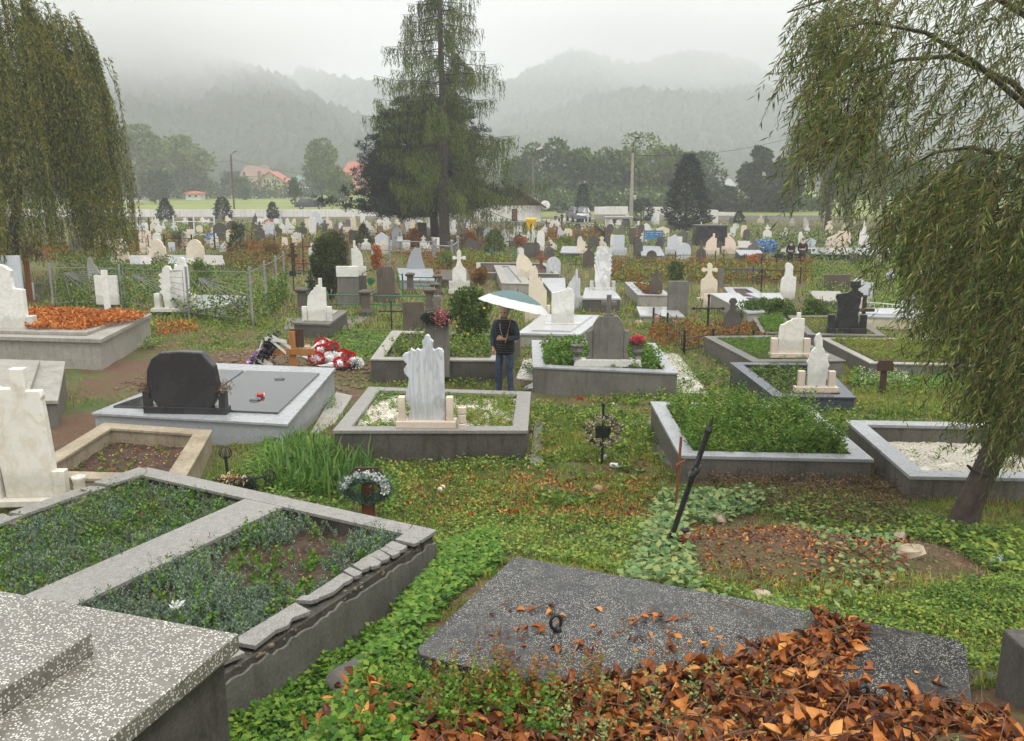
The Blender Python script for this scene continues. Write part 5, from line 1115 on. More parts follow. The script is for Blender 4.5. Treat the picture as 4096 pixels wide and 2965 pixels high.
# ---- concrete tomb and leaf covered plot at the far left of the middle ground
tomb([(-420, 1610), (232, 1602), (262, 1445), (-200, 1432)], .78, 'plain grey concrete tomb cut by the left edge', 'pale', side='grey', lid=(.42, .10, 'pale'))
PL = quadpts([(-330, 1336), (402, 1358), (608, 1255), (-60, 1240)], .72)
r = tomb([(-330, 1336), (402, 1358), (608, 1255), (-60, 1240)], .72, 'large raised concrete plot heaped with orange leaves', 'pale', side='pale', th=.09, over=.06, cat='grave plot', name='raised_plot')
mb = MB(); o = r.location; q = quadpts([(-200, 1318), (345, 1330), (520, 1262), (60, 1250)], .80); mb.slab([(p.x - o.x, p.y - o.y) for p in q], .72 - o.z + .001, .80 - o.z); mb.build('inner_kerb', M['pale'], r, .01)
n = 5200; S_ = scatter([(p.x, p.y) for p in quadpts([(110, 1312), (330, 1312), (560, 1268), (590, 1250), (120, 1232)], .85)], n)
P_ = np.concatenate([S_, (.81 + .07 * rng.uniform(0, 1, n) ** 1.5 + .05 * noise2(S_[:, 0] * 2, S_[:, 1] * 2))[:, None]], 1)
o_ = leaves('leaf_litter', P_, rng.normal(size=(n, 3)) * [1, 1, .5], .10, .055, M['lorange']); tag(o_, 'heap of bright orange fallen leaves and shoots on the raised plot', 'leaf litter', kind='stuff')

# ================================================================== IRON, WOOD AND SMALL THINGS
def rod(mb, a, b, rr=.012, n=5): mb.tube([a, b], rr, n)
def cross(px, yb, yt, arm, ya, label, mat='metal', th=.03, y=None, z0=0.0, rz=0, tilt=0, name='grave_cross', finial=True, plate=None, wreath=None, square=False):
    y = y or at(px, yb, z0).y; x = xof(px, yb, y); k = mpp(y, z0); H = zof(px, yt, y) - z0; za = zof(px, ya, y) - z0; A_ = arm * k / 2
    r = thing(name, label, 'cross', (x, y, z0 - .02), R(rz)); r.rotation_euler = (0, tilt, R(rz))
    mb = MB()
    if square: mb.box((0, 0, H / 2), (th, th * .6, H))
    else: rod(mb, (0, 0, 0), (0, 0, H), th / 2, 6)
    mb.build('upright', M[mat], r, .003 if square else 0)
    mb = MB()
    if square: mb.box((0, -th * .45, za), (2 * A_, th * .35, th * .9))
    else: rod(mb, (-A_, 0, za), (A_, 0, za), th / 2.2, 6)
    if finial and not square:
        for p in ((-A_, 0, za), (A_, 0, za), (0, 0, H), (0, 0, za)): mb.ball(p, th * .85, 4)
    mb.build('crossbar', M[mat], r)
    if plate: mb = MB(); mb.box((plate[0] * k, -th, zof(px, plate[1], y) - z0), (plate[2] * k, .015, plate[3] * k)); mb.build('name_plate', M[plate[4]], r)
    if wreath:
        n, wr, wm = wreath[3], wreath[1] * k, wreath[2]; zc = zof(px, wreath[0], y) - z0; th_ = rng.uniform(0, 2 * np.pi, n)
        P_ = np.stack([wr * np.cos(th_), -.03 + 0 * th_, zc + wr * np.sin(th_)], 1) + rng.normal(size=(n, 3)) * wr * .13
        w_ = thing('wreath', wreath[4], 'wreath', (x, y, z0)); w_.rotation_euler = r.rotation_euler; leaves('greenery', P_, rng.normal(size=(n, 3)), max(.04, wr * .25), max(.01, wr * .1), M[wm], w_)
        return r, w_, zc, wr, k
    return r
cross(1216, 1100, 925, 95, 986, 'tall thin black iron cross before the reddish bushes', th=.05)
cross(1176, 1098, 970, 40, 1020, 'weathered brown wooden cross with a tin lantern, by the wire fence', 'dwood', .16, square=True)
cross(1176, 1165, 1060, 62, 1092, 'short black iron cross with a box in its middle', th=.045, plate=(0, 1092, 26, 20, 'metal'))
cross(1190, 950, 882, 62, 916, 'thin dark iron cross behind the cream block stone', th=.06)
cross(1567, 1322, 1205, 90, 1243, 'short black iron cross before the brown squat stone', th=.045)
cross(2829, 1338, 1180, 116, 1231, 'black iron cross with double ended arms among dry leaves', th=.06)
cross(3042, 1200, 1075, 68, 1105, 'black iron cross with a dark round wreath, behind the railing', th=.05, wreath=(1102, 16, 'lpine', 260, 'dark wreath on the black cross by the long railing'))
cross(2893, 1062, 1000, 38, 1036, 'black cross with a ring wreath, left one of the ringed pair', th=.05, wreath=(1012, 10, 'lpine', 220, 'ring wreath on the left ringed cross'))
cross(2976, 1062, 1018, 30, 1050, 'black cross with a ring wreath, right one of the ringed pair', th=.05, wreath=(1028, 10, 'lpine', 220, 'ring wreath on the right ringed cross'))
cross(3107, 1072, 1000, 44, 1024, 'dark iron cross with a round plate, left of the mourners', th=.05, plate=(0, 1022, 26, 16, 'metal'))
cross(2164, 1092, 1000, 58, 1032, 'red brown wooden cross beside the bluish arched stone', 'wood', .14, square=True)
cross(2558, 970, 918, 40, 934, 'dark red wooden cross by the blue bench', 'wood', .14, square=True)
cross(1848, 1002, 940, 26, 958, 'thin black iron cross with a wreath behind the pillars', th=.05, wreath=(953, 11, 'lpine', 260, 'dark wreath on the thin iron cross behind the pillars'))
cross(2037, 1000, 950, 22, 965, 'black iron cross with a ring wreath by the leafy evergreen', th=.05, wreath=(958, 11, 'lpine', 240, 'ring wreath by the leafy evergreen'))
cross(2535, 1020, 955, 26, 972, 'black iron cross with a wreath left of the neck cross stone', th=.05, wreath=(965, 12, 'lpine', 240, 'dark wreath left of the neck cross stone'))
cross(1601, 1005, 930, 38, 950, 'thin black cross bearing a white nameplate', th=.04, plate=(0, 955, 22, 20, 'whiteP'))
cross(1915, 952, 905, 34, 918, 'thin dark cross under the pine on the right', th=.05)
cross(2303, 1075, 1045, 50, 1058, 'low black iron cross behind the striped marble', th=.04)
cross(3447, 1335, 1178, 80, 1237, 'dark wooden cross standing in front of the black granite stone', 'dwood', .10, square=True)
cross(1315, 990, 960, 30, 968, 'small iron cross in the grass by the clipped shrub', th=.04)
cross(1572, 1062, 1032, 26, 1045, 'small orange wooden cross among flowers behind the green gate', 'cone', .10, square=True)
for px, yb, yt in ((1285, 880, 830), (2338, 885, 833), (2352, 880, 850), (2308, 890, 812)):
    cross(px, yb, yt, 18, yt + 14, 'tall white cross in the far rows, %s' % {1285: 'left of the pine', 2338: 'just right of the parked car', 2352: 'farther right of the parked car', 2308: 'dark one before the parked car'}[px], 'whiteP' if px != 2308 else 'metal', .10, y=88, square=True)
# roofed wooden cross at the left
y = at(125, 1215, 0).y; x = xof(122, 1200, y); k = mpp(y); r = thing('roofed_cross', 'tall brown wooden cross under a little black pitched roof', 'cross', (x, y, 0))
mb = MB(); mb.box((0, 0, 110 * k), (16 * k, 14 * k, 220 * k)); mb.build('post', M['wood'], r); mb = MB()
mb.add([(-62 * k, -.14, 198 * k), (0, -.14, 228 * k), (62 * k, -.14, 198 * k), (-62 * k, .14, 198 * k), (0, .14, 228 * k), (62 * k, .14, 198 * k), (-62 * k, -.14, 190 * k), (0, -.14, 220 * k), (62 * k, -.14, 190 * k), (-62 * k, .14, 190 * k), (0, .14, 220 * k), (62 * k, .14, 190 * k)],
       [(0, 1, 4, 3), (1, 2, 5, 4), (6, 9, 10, 7), (7, 10, 11, 8), (0, 6, 7, 1), (1, 7, 8, 2), (3, 4, 10, 9), (4, 5, 11, 10), (0, 3, 9, 6), (2, 8, 11, 5)]); mb.build('roof', M['dwood'], r)

# leaning black cross, near right
p = atg(2668, 2200); r = thing('leaning_cross', 'black iron cross with spear tips leaning over the earth mound', 'cross', p, R(-58)); k = mpp(p.y, p.z)
H = 1.24; q = Matrix.Rotation(R(-58), 3, 'Z'); ax = Vector((.30, .03, 1)).normalized(); inv = q.transposed() @ ax
r.rotation_euler = (Matrix.Rotation(R(16), 3, 'Y') @ Matrix.Rotation(R(66), 3, 'Z')).to_euler()
mb = MB(); mb.tube([(0, 0, -.1), (0, 0, H * .9), (0, 0, H * .93), (0, 0, H * .96), (0, 0, H * 1.04)], [.024, .024, .034, .015, .004], 8); mb.build('upright', M['metal'], r)
mb = MB(); za = H * .62; mb.tube([(-.30, 0, za), (-.22, 0, za), (-.2, 0, za), (.2, 0, za), (.22, 0, za), (.30, 0, za)], [.004, .016, .03, .03, .016, .004], 8)
for s in (-1, 1):
    for u in (0, 1): mb.tube([(s * .02, 0, za + (.16 if u else -.14)), (s * .10, 0, za + (.10 if u else -.10)), (s * .16, 0, za + .02)], .008, 5)
mb.build('crossbar', M['metal'], r, smooth=True); mb = MB(); mb.ball((0, 0, za), .045, 6); mb.build('boss', M['metal'], r, smooth=True)
p2 = atg(2700, 2060); r = thing('wooden_cross', 'thin reddish wooden cross leaning behind the black iron one', 'cross', p2, R(-50)); r.rotation_euler = (0, R(7), R(62))
mb = MB(); mb.box((0, 0, .40), (.035, .02, .95)); mb.build('upright', M['wood'], r); mb = MB(); mb.box((0, -.018, .58), (.34, .016, .035)); mb.build('crossbar', M['wood'], r)
p = atg(2738, 2180); r = thing('grave_lantern', 'round ribbed dark red glass grave light at the foot of the leaning cross', 'lantern', p); mb = MB(); mb.ball((0, 0, .07), .075, 10, (1, 1, .9))
for i, v_ in enumerate(mb.v): f = 1.06 if (i // 12 + i) % 2 else .97; mb.v[i] = (v_[0] * f, v_[1] * f, v_[2])
mb.build('bowl', plain('dark_red_glass', (.30, .02, .015), (.20, .012, .01), .15, 5), r); mb = MB(); mb.lathe([(.04, .135), (.045, .15), (.02, .165)], 10); mb.build('lid', M['metal'], r)
# black cross with faded wreath, centre right
y_ = atg(2408, 1858); 
r_, w_, zc, wr, k = cross(2408, 1858, 1612, 145, 1702, 'small black cross carrying a faded wreath in the lawn', th=.035, y=y_.y, z0=y_.z, wreath=(1722, 54, 'lpine', 520, 'faded brown and grey wreath hung on the small black cross'), plate=(0, 1722, 60, 45, 'metal'))
fd = leafmat('faded_roses', [(.34, .30, .20), (.50, .46, .30), (.24, .20, .12)], .7, .15, 6, .3)
n = 620; th_ = np.round(rng.uniform(0, 8, n)) / 8 * 2 * np.pi + .3; P_ = np.stack([wr * np.cos(th_), -.06 + 0 * th_, zc + wr * np.sin(th_)], 1) + rng.normal(size=(n, 3)) * wr * .16; tag(leaves('dried_roses', P_, rng.normal(size=(n, 3)), .04, .03, fd, w_), kind='stuff')
# wooden cross with octagonal plaque and wreath, near left centre
p = atg(1476, 2085); k = mpp(p.y, p.z); r = thing('wooden_cross', 'stained wooden grave post with an eight sided board and a green wreath', 'cross', p)
mb = MB(); mb.box((0, 0, 100 * k), (52 * k, .05, 215 * k)); mb.build('post', M['wood'], r, .004)
mb = MB(); a = 58 * k; mb.prism([(-a, 182 * k), (a, 182 * k), (a * 1.2, 200 * k), (a * .8, 232 * k), (-a * .8, 232 * k), (-a * 1.2, 200 * k)], .03, -.06); mb.build('board', M['dwood'], r, .004)
w_ = thing('wreath', 'bushy green wreath with white flowers hung on the wooden post', 'wreath', p); n = 3600; th_ = rng.uniform(0, 2 * np.pi, n)
P_ = np.stack([80 * k * np.cos(th_), -.10 - .05 * np.sin(th_), 150 * k + 50 * k * np.sin(th_)], 1) + rng.normal(size=(n, 3)) * 11 * k; leaves('greenery', P_, rng.normal(size=(n, 3)), .055, .008, leafmat('wreath_needles', [(.03, .07, .05), (.07, .13, .09), (.13, .20, .14)], .6, .1), w_)
wf = leafmat('white_petals', [(.72, .72, .66), (.80, .80, .74), (.66, .72, .72)], .5, .3)
n = 700; th_ = np.array([60, 85, 110, 140, 165, 40, 15, -5])[rng.integers(0, 8, n)] * np.pi / 180; P_ = np.stack([80 * k * np.cos(th_), -.15 + 0 * th_, 158 * k + 54 * k * np.sin(th_)], 1) + rng.normal(size=(n, 3)) * 7 * k; leaves('flowers', P_, rng.normal(size=(n, 3)) + [0, -.6, 0], .035, .022, wf, w_)
# ornate iron cross sunk in plants with a wreath
p = atg(955, 1985); k = mpp(p.y, p.z); r = thing('iron_cross', 'half sunken rusty iron cross with ball ends, left of the iris leaves', 'cross', p, R(12)); mb = MB()
rod(mb, (-.1, 0, 0), (-.12, 0, 170 * k), .02); rod(mb, (-.38, 0, 58 * k), (.34, 0, 76 * k), .018)
mb.build('bars', M['metal'], r); 
for c in ((-.12, 0, 185 * k), (.38, 0, 76 * k)):
    mb = MB()
    for q in range(4): a0 = q * math.pi / 4; mb.tube([(c[0] + 24 * k * math.cos(t_) * math.cos(a0), 24 * k * math.cos(t_) * math.sin(a0), c[2] + 24 * k * math.sin(t_)) for t_ in np.linspace(0, 2 * math.pi, 13)], .006, 4, False)
    mb.build('wire_ball', M['metal'], r)
w_ = thing('wreath', 'dark green wreath with an orange flower lying on the rusty iron cross', 'wreath', p); n = 2600; th_ = rng.uniform(0, 2 * np.pi, n)
P_ = np.stack([68 * k * np.cos(th_), -.12 - .10 * np.sin(th_), 62 * k + 28 * k * np.sin(th_)], 1) + rng.normal(size=(n, 3)) * 9 * k; leaves('greenery', P_, rng.normal(size=(n, 3)), .05, .008, M['lpine'], w_)
n = 260; P_ = np.array([0, -.2, 92 * k]) + rng.normal(size=(n, 3)) * [22 * k, .02, 6 * k]; leaves('flowers', P_, rng.normal(size=(n, 3)), .06, .02, leafmat('orange_petals', [(.75, .30, .03), (.80, .55, .30), (.78, .70, .55)], .5, .2), w_)
# brown board on a post
p = atg(3528, 1572); k = mpp(p.y, p.z); r = thing('board_sign', 'dark brown blank board on a single wooden post', 'sign', p); mb = MB(); mb.box((0, 0, 60 * k), (24 * k, .04, 130 * k)); mb.build('post', M['dwood'], r)
a = 33 * k; mb = MB(); mb.prism([(-a, 92 * k), (a, 92 * k), (a, 120 * k), (a * .75, 134 * k), (-a * .75, 134 * k), (-a, 120 * k)], .03, -.05); mb.build('board', M['dwood'], r, .004)
# litter
def can(px, py, label, name, cat, mat, rad, L_, rz, lie=True, mat2=None):
    p = atg(px, py); r = thing(name, label, cat, p + Vector((0, 0, rad if lie else 0)), R(rz)); mb = MB()
    mb.M = Matrix.Rotation(R(90 if lie else 0), 4, 'Y'); mb.lathe([(rad * .8, -L_ / 2), (rad, -L_ * .4), (rad, L_ * .4), (rad * .85, L_ / 2), (rad * .6, L_ * .46)], 12); mb.build('body', mat, r)
    if mat2: mb = MB(); mb.M = Matrix.Rotation(R(90 if lie else 0), 4, 'Y'); mb.lathe([(rad * 1.02, -L_ * .2), (rad * 1.02, L_ * .15)], 12); mb.build('band', mat2, r)
redp = plain('red_print', (.52, .03, .02), (.40, .02, .015), .3, 5)
can(1766, 1965, 'crushed red and white drink can lying in the grass', 'drink_can', 'can', M['whiteP'], .033, .12, 70, True, redp)
can(2452, 1625, 'small white plastic cup lying upright in the grass', 'plastic_cup', 'cup', M['whiteP'], .03, .09, 80)
can(2460, 1872, 'white plastic cup lying on its side near the wreath cross', 'plastic_cup', 'cup', M['whiteP'], .035, .14, -20)
can(2418, 1842, 'white grave candle standing behind the small black cross', 'grave_candle', 'candle', M['whiteP'], .035, .16, 0, False, plain('gold_print', (.6, .45, .12), None, .3))
can(2388, 1980, 'empty brown flower pot tipped over in the grass', 'flower_pot', 'pot', plain('terracotta', (.34, .20, .12), (.22, .13, .08), .7), .06, .11, 60)
p = atg(3990, 2262); r = thing('glass_jar', 'pale blue plastic tub left in the grass at the right', 'tub', p, R(10)); mb = MB(); mb.box((0, 0, .035), (.17, .11, .07), top=.85); mb.build('tub', plain('pale_blue_plastic', (.50, .60, .68), (.40, .5, .6), .2), r, .01)
p = atg(2155, 1690); tag(MB().box((0, 0, .02), (.11, .08, .015), rx=.2).build('paper_scrap', M['whiteP']), 'white paper scrap on the narrow stone path', 'paper').location = p
for px, py, lb in ((2320, 1600, 'red artificial flower dropped in the lawn'), (1885, 2075, 'red scrap of petals among brown leaves, left'), (2060, 2060, 'red scrap of petals among brown leaves, right')):
    p = atg(px, py); n = 60; q_ = unit(rng.normal(size=(n, 3))); o_ = leaves('fallen_flower', q_ * [.03, .03, .015] + [0, 0, .02], q_, .04, .03, redp); o_.location = p; tag(o_, lb, 'flower')
# stones lying about
def rocks(pts, name='field_stone', lab='pale field stone %s', mat='stone'):
    for i, (px, py, s, where) in enumerate(pts):
        p = atg(px, py); mb = MB(); mb.ball((0, 0, s * .3), s, 6, (random.uniform(.8, 1.3), random.uniform(.7, 1), random.uniform(.5, .7)))
        mb.v = [tuple(Vector(v_) * random.uniform(.88, 1.1)) for v_ in mb.v]; o_ = mb.build(name, M[mat]); o_.location = p; o_.rotation_euler.z = random.uniform(0, 6); tag(o_, lab % where, 'stone')
rocks([(2605, 2335, .10, 'at the back edge of the speckled slab'), (3050, 2412, .10, 'beside the speckled slab further right'), (3640, 2225, .12, 'lying on the right rim of the earth mound'), (3600, 2160, .09, 'above the one on the right rim of the mound'), (2870, 2085, .10, 'pale block behind the leaning cross'),
       (1850, 1365, .0001 + .12, 'beside the leafy shrub') if False else (2555, 1300, .16, 'lying flat in the grass behind the mossy headstone'), (870, 1740, .09, 'yellowish one at the corner of the crumbling kerb'), (1305, 1385, .22, 'largest one on the fresh grave heap'), (1230, 1400, .14, 'next to the wooden grave cross')])
n = 1500; q = scatter([(-8.2, 17.2), (-3.2, 16.0), (-2.6, 19.8), (-7.6, 21.5)], n); vs = []; ts = []
sz = .012 + .05 * rng.uniform(0, 1, n) ** 2.5; J = rng.uniform(.7, 1.2, (n, len(IV), 1)); base_ = np.stack([q[:, 0], q[:, 1], ground(q[:, 0], q[:, 1]) + sz * .3], 1)
V_ = base_[:, None, :] + IV[None] * sz[:, None, None] * J * np.array([1.2, 1, .7]); T_ = IT[None] + (np.arange(n) * len(IV))[:, None, None]
tag(link('rubble', npmesh('rubble', V_.reshape(-1, 3), T_.reshape(-1, 3)), M['clod']), 'loose stones and clods dug up around the fresh grave', 'rubble', kind='stuff')
n = 3600; q = scatter([(1.2, 6.2), (3.9, 6.2), (4.0, 7.9), (1.4, 8.1)], n); sz = .003 + .016 * rng.uniform(0, 1, n) ** 3; J = rng.uniform(.7, 1.2, (n, len(IV), 1)); base_ = np.stack([q[:, 0], q[:, 1], ground(q[:, 0], q[:, 1]) + sz * .2], 1)
V_ = base_[:, None, :] + IV[None] * sz[:, None, None] * J; T_ = IT[None] + (np.arange(n) * len(IV))[:, None, None]
tag(link('pebbles', npmesh('pebbles', V_.reshape(-1, 3), T_.reshape(-1, 3)), M['clod']), 'small pebbles strewn over the earth mound near the leaning cross', 'pebbles', kind='stuff')

# ---- fresh grave: wooden cross, wreath and bouquets
p = atg(1176, 1492); k = mpp(p.y, p.z); r = thing('wooden_cross', 'new varnished wooden cross with a dark plaque on the fresh grave', 'cross', p)
mb = MB(); mb.box((0, 0, 82 * k), (26 * k, .05, 175 * k)); mb.build('upright', M['cone'], r, .004); mb = MB(); mb.box((6 * k, -.045, 88 * k), (162 * k, .035, 24 * k)); mb.build('crossbar', M['cone'], r, .004)
mb = MB(); mb.box((16 * k, .04, 140 * k), (56 * k, .02, 72 * k)); mb.build('plaque', M['dwood'], r)
p = atg(1085, 1480); r = thing('funeral_wreath', 'black funeral wreath with white ribbons and purple flowers beside the new cross', 'wreath', p); k = mpp(p.y, p.z)
blk = leafmat('black_ribbon', [(.01, .01, .012), (.03, .03, .035)], .4, .05); whr = leafmat('white_ribbon', [(.75, .75, .74), (.82, .82, .80)], .4, .2); pur = leafmat('purple_petals', [(.30, .10, .40), (.5, .25, .55), (.7, .6, .7)], .5, .2)
n = 1500; t_ = rng.uniform(0, 1, n); P_ = np.stack([(-75 + 100 * t_) * k, rng.normal(0, .1, n), (10 + 110 * t_ + rng.normal(0, 14, n)) * k], 1); leaves('greenery', P_, rng.normal(size=(n, 3)), .10, .05, blk, r)
n = 110; t_ = rng.uniform(0, .6, n); P_ = np.stack([(-84 + 110 * t_) * k, rng.normal(-.12, .05, n), (25 + 118 * t_ + rng.normal(0, 10, n)) * k], 1); leaves('flowers', P_, rng.normal(size=(n, 3)), .08, .06, pur, r)
mb = MB()
for a_, b_ in (((-60, 60), (40, 20)), ((20, 150), (95, 105)), ((-10, 140), (80, 130)), ((-20, 130), (-70, 5)), ((0, 145), (75, 85)), ((-30, 60), (20, 35))):
    mb.add([(a_[0] * k, -.16, a_[1] * k), (a_[0] * k, -.16, (a_[1] - 14) * k), (b_[0] * k, -.24, (b_[1] - 14) * k), (b_[0] * k, -.24, b_[1] * k)], [(0, 1, 2, 3)])
mb.build('ribbon', M['whiteP'], r)
rd = leafmat('red_petals', [(.42, .01, .01), (.62, .03, .03)], .5, .15)
random.seed(5)
for i, (px, py, a0) in enumerate(((1265, 1420, 10), (1310, 1410, 60), (1350, 1440, -20), (1300, 1455, 30), (1385, 1455, 80), (1250, 1450, -40), (1340, 1475, 15), (1400, 1480, 50), (1275, 1395, 70))):
    p = atg(px, py); r = thing('bouquet', ['red bouquet in white film nearest the new cross', 'black wrapped bouquet lying uppermost on the heap', 'white and red bouquet in the middle of the heap', 'red bouquet pointing to the black granite tomb', 'red bouquet on the right slope of the heap', 'black and white bouquet at the left foot of the heap', 'red bouquet at the lower middle of the heap', 'rightmost red and white bouquet of the heap', 'topmost red bouquet behind the heap'][i], 'bouquet', p + Vector((0, 0, .08)), R(a0), group='bouquets laid on the fresh grave')
    mb = MB(); mb.M = Matrix.Rotation(R(90), 4, 'Y'); mb.lathe([(.015, -.34), (.03, -.2), (.09, .0), (.12, .16), (.09, .17)], 9); mb.v = [tuple(Vector(v_) * random.uniform(.85, 1.12)) for v_ in mb.v]; mb.build('wrapping', plain('cellophane', (.72, .72, .72), (.55, .55, .56), .2) if i % 3 != 1 else plain('black_film', (.03, .03, .03), None, .25), r)
    n = 240; q_ = unit(rng.normal(size=(n, 3))); leaves('flowers', np.array([.15, 0, .04]) + q_ * [.16, .14, .10], q_, .06, .05, rd if i % 4 != 3 else whr, r)
# ================================================================== FENCES, BUILDINGS, CARS, POLES
random.seed(3)
def pillar(px, yb, yt, label, w=.30):
    p = at(px, yb, 0); H = zof(px, yt, p.y); r = thing('fence_pillar', label, 'pillar', p, group='carved pillars of the green railed plot'); k = w / 2
    mb = MB(); mb.box((0, 0, H * .08), (w * 1.35, w * 1.35, H * .16)); mb.box((0, 0, H * .22), (w * 1.15, w * 1.15, H * .12), top=.8); mb.box((0, 0, H * .55), (w * .86, w * .86, H * .55), top=.95); mb.build('shaft', M['brown'], r, .01)
    mb = MB(); mb.box((0, 0, H * .85), (w * 1.0, w * 1.0, H * .06), top=1.25); mb.box((0, 0, H * .91), (w * 1.3, w * 1.3, H * .06)); mb.box((0, 0, H * .965), (w * 1.2, w * 1.2, H * .05), top=.5); mb.build('cap', M['brown'], r, .01); return p
PA = pillar(1212, 1255, 1150, 'carved brown pillar at the left end of the green rails')
PB = pillar(1465, 1262, 1158, 'carved brown pillar in the middle of the front green rails')
PC = pillar(1722, 1265, 1150, 'carved brown front corner pillar, nearest of the right group')
PD = pillar(1740, 1215, 1130, 'carved brown pillar just behind the front corner one', .27)
PE = pillar(1642, 1175, 1090, 'carved brown pillar beside the green gate', .27)
PF = pillar(1752, 1178, 1097, 'carved brown pillar at the back right corner of the green railing', .27)
PG = pillar(1245, 1190, 1115, 'carved brown pillar at the back left corner of the green railing', .27)
def rail_thing(label, segs, zs, mat, rr=.02, name='railing', cat='railing', extra=None, kids='rail'):
    o = segs[0][0]; r = thing(name, label, cat, (o.x, o.y, 0))
    for a, b in segs:
        for z in zs:
            mb = MB(); rod(mb, (a.x - o.x, a.y - o.y, z), (b.x - o.x, b.y - o.y, z), rr, 6); mb.build(kids, M[mat], r)
    return r, o
rail_thing('two green tube rails along the front of the pillared plot', [(PA, PC)], (.34, .62), 'green')
rail_thing('green rails on the left side of the pillared plot', [(PA, PG)], (.34, .62), 'green')
r, o = rail_thing('green rails with a ring ornament at the back right of the pillared plot', [(PE, PF)], (.30, .62), 'green')
mb = MB(); c = (PE + PF) / 2 - o; mb.tube([(c.x + .17 * math.cos(a), c.y, .46 + .17 * math.sin(a)) for a in np.linspace(0, 6.283, 17)], .008, 4, False); mb.build('ring', M['metal'], r)
rail_thing('short green rails on the right side of the pillared plot', [(PC, PD), (PD, PF)], (.34, .62), 'green')
a = at(1452, 1185, 0); b = at(1612, 1195, 0); r = thing('metal_gate', 'green arched metal gate with a six sided plate behind the front rails', 'gate', a); d = b - a
mb = MB(); h0 = zof(1452, 1092, a.y); rod(mb, (0, 0, 0), (0, 0, h0), .018); rod(mb, (d.x, d.y, 0), (d.x, d.y, h0 + .05), .03, 7)
mb.tube([(d.x * t_, d.y * t_, h0 * .98 + .22 * math.sin(math.pi * t_)) for t_ in np.linspace(0, 1, 12)], .014, 5); rod(mb, (0, 0, h0 * .72), (d.x, d.y, h0 * .72), .012); rod(mb, (0, 0, .2), (d.x, d.y, .2), .012); mb.build('frame', M['green'], r)
mb = MB(); mb.prism([(.30 + .13 * math.cos(R(a_)), .55 + .15 * math.sin(R(a_))) for a_ in range(0, 360, 60)], .02, -.02); mb.build('plate', M['green'], r)
# wire fence on the left
FP = [(215, 1228, 1058), (490, 1224, 1062), (758, 1272, 1070), (1012, 1305, 1070), (1068, 1262, 1048), (1112, 1222, 1028), (1142, 1185, 1008)]
r = None; Pp = []
for px, yb, yt in FP: p = at(px, yb, .02); Pp.append((p, zof(px, yt, p.y)))
o = Pp[0][0]; r = thing('wire_fence', 'grey steel fence with fan shaped wires overgrown by creepers', 'fence', (o.x, o.y, 0))
for p, h in Pp:
    mb = MB(); mb.tube([(p.x - o.x, p.y - o.y, -.1), (p.x - o.x, p.y - o.y, h)], .035, 8); mb.ball((p.x - o.x, p.y - o.y, h), .04, 4); mb.build('post', M['galv'], r)
for i in range(len(Pp) - 1):
    (a, ha), (b, hb) = Pp[i], Pp[i + 1]; a = a - o; b = b - o; u = lambda t_, f: (a.x + (b.x - a.x) * t_, a.y + (b.y - a.y) * t_, (ha + (hb - ha) * t_) * f)
    mb = MB(); rr = .010
    for f in (.12, .93): rod(mb, u(.05, f), u(.95, f), rr)
    for t_ in (.05, .95): rod(mb, u(t_, .12), u(t_, .93), rr)
    if i < 3:
        for q in range(9):
            aa = q / 8; e_ = u(.95, .93 - .81 * min(1, aa * 1.3)) if aa < .77 else u(.95 - (aa - .77) * 3, .12); rod(mb, u(.20, .80), e_, .010, 4)
        mb.tube([u(.05 + .22 * (1 - math.cos(t_)), .93 - .30 * math.sin(t_)) for t_ in np.linspace(0, 1.57, 8)], .007, 4)
    else:
        for q in range(4): rod(mb, u(.05, .3 + .18 * q), u(.95, .12 + .18 * q), .006, 4)
    mb.build('wire_panel', M['galv'], r)
a, b = at(300, 1040, 0), at(1100, 990, 0)
r = thing('wire_fence', 'thin wire strands of a second fence behind the round topped stones', 'fence', (a.x, a.y, 0))
for i in range(7):
    t_ = i / 6; p = (b - a) * t_; mb = MB(); rod(mb, (p.x, p.y, 0), (p.x, p.y, 1.15), .03); mb.build('post', M['galv'] if i % 2 else M['metal'], r)
mb = MB(); 
for z in (.4, .75, 1.08): rod(mb, (0, 0, z), ((b - a).x, (b - a).y, z), .009, 3)
mb.build('wires', M['galv'], r)
def fence(pts, h, label, mat='metal', step=.16, rr=.011, spikes=True, posts=3, name='iron_fence', arch=False, cat='railing'):
    P = [at(px, py, 0) for px, py in pts]; o = P[0]; r = thing(name, label, cat, (o.x, o.y, 0)); mb = MB(); pb = MB()
    for a, b in zip(P[:-1], P[1:]):
        a = a - o; b = b - o; L = (b - a).length; n = max(1, int(L / step));
        rod(mb, (a.x, a.y, h * .85), (b.x, b.y, h * .85), rr * 1.4); rod(mb, (a.x, a.y, h * .25), (b.x, b.y, h * .25), rr * 1.4)
        for i in range(n + 1):
            p = a + (b - a) * (i / n); rod(mb, (p.x, p.y, .05), (p.x, p.y, h * (1.0 if spikes else .85)), rr * .8, 4)
            if arch and i < n: q = a + (b - a) * ((i + 1) / n); mb.tube([(p.x + (q.x - p.x) * t_, p.y + (q.y - p.y) * t_, h * (.55 + .28 * math.sin(math.pi * t_))) for t_ in np.linspace(0, 1, 6)], rr * .8, 3)
    mb.build('bars', M[mat], r)
    for a in P: a = a - o; q = MB(); rod(q, (a.x, a.y, 0), (a.x, a.y, h * 1.08), rr * 2.6, 6); q.ball((a.x, a.y, h * 1.1), rr * 3.2, 4); q.build('post', M[mat], r)
    return r
fence([(2185, 935), (2245, 932), (2380, 940), (2418, 975)], .95, 'black iron railing with arched tops in front of the half moon stone', arch=True, step=.4, rr=.018, spikes=False)
fence([(2835, 1128), (3010, 1130), (3200, 1136)], .62, 'long black spiked railing across the overgrown plots on the right', step=.22)
fence([(3045, 1078), (3105, 1076), (3200, 1080)], .55, 'low black railing left of the mourners', step=.3)
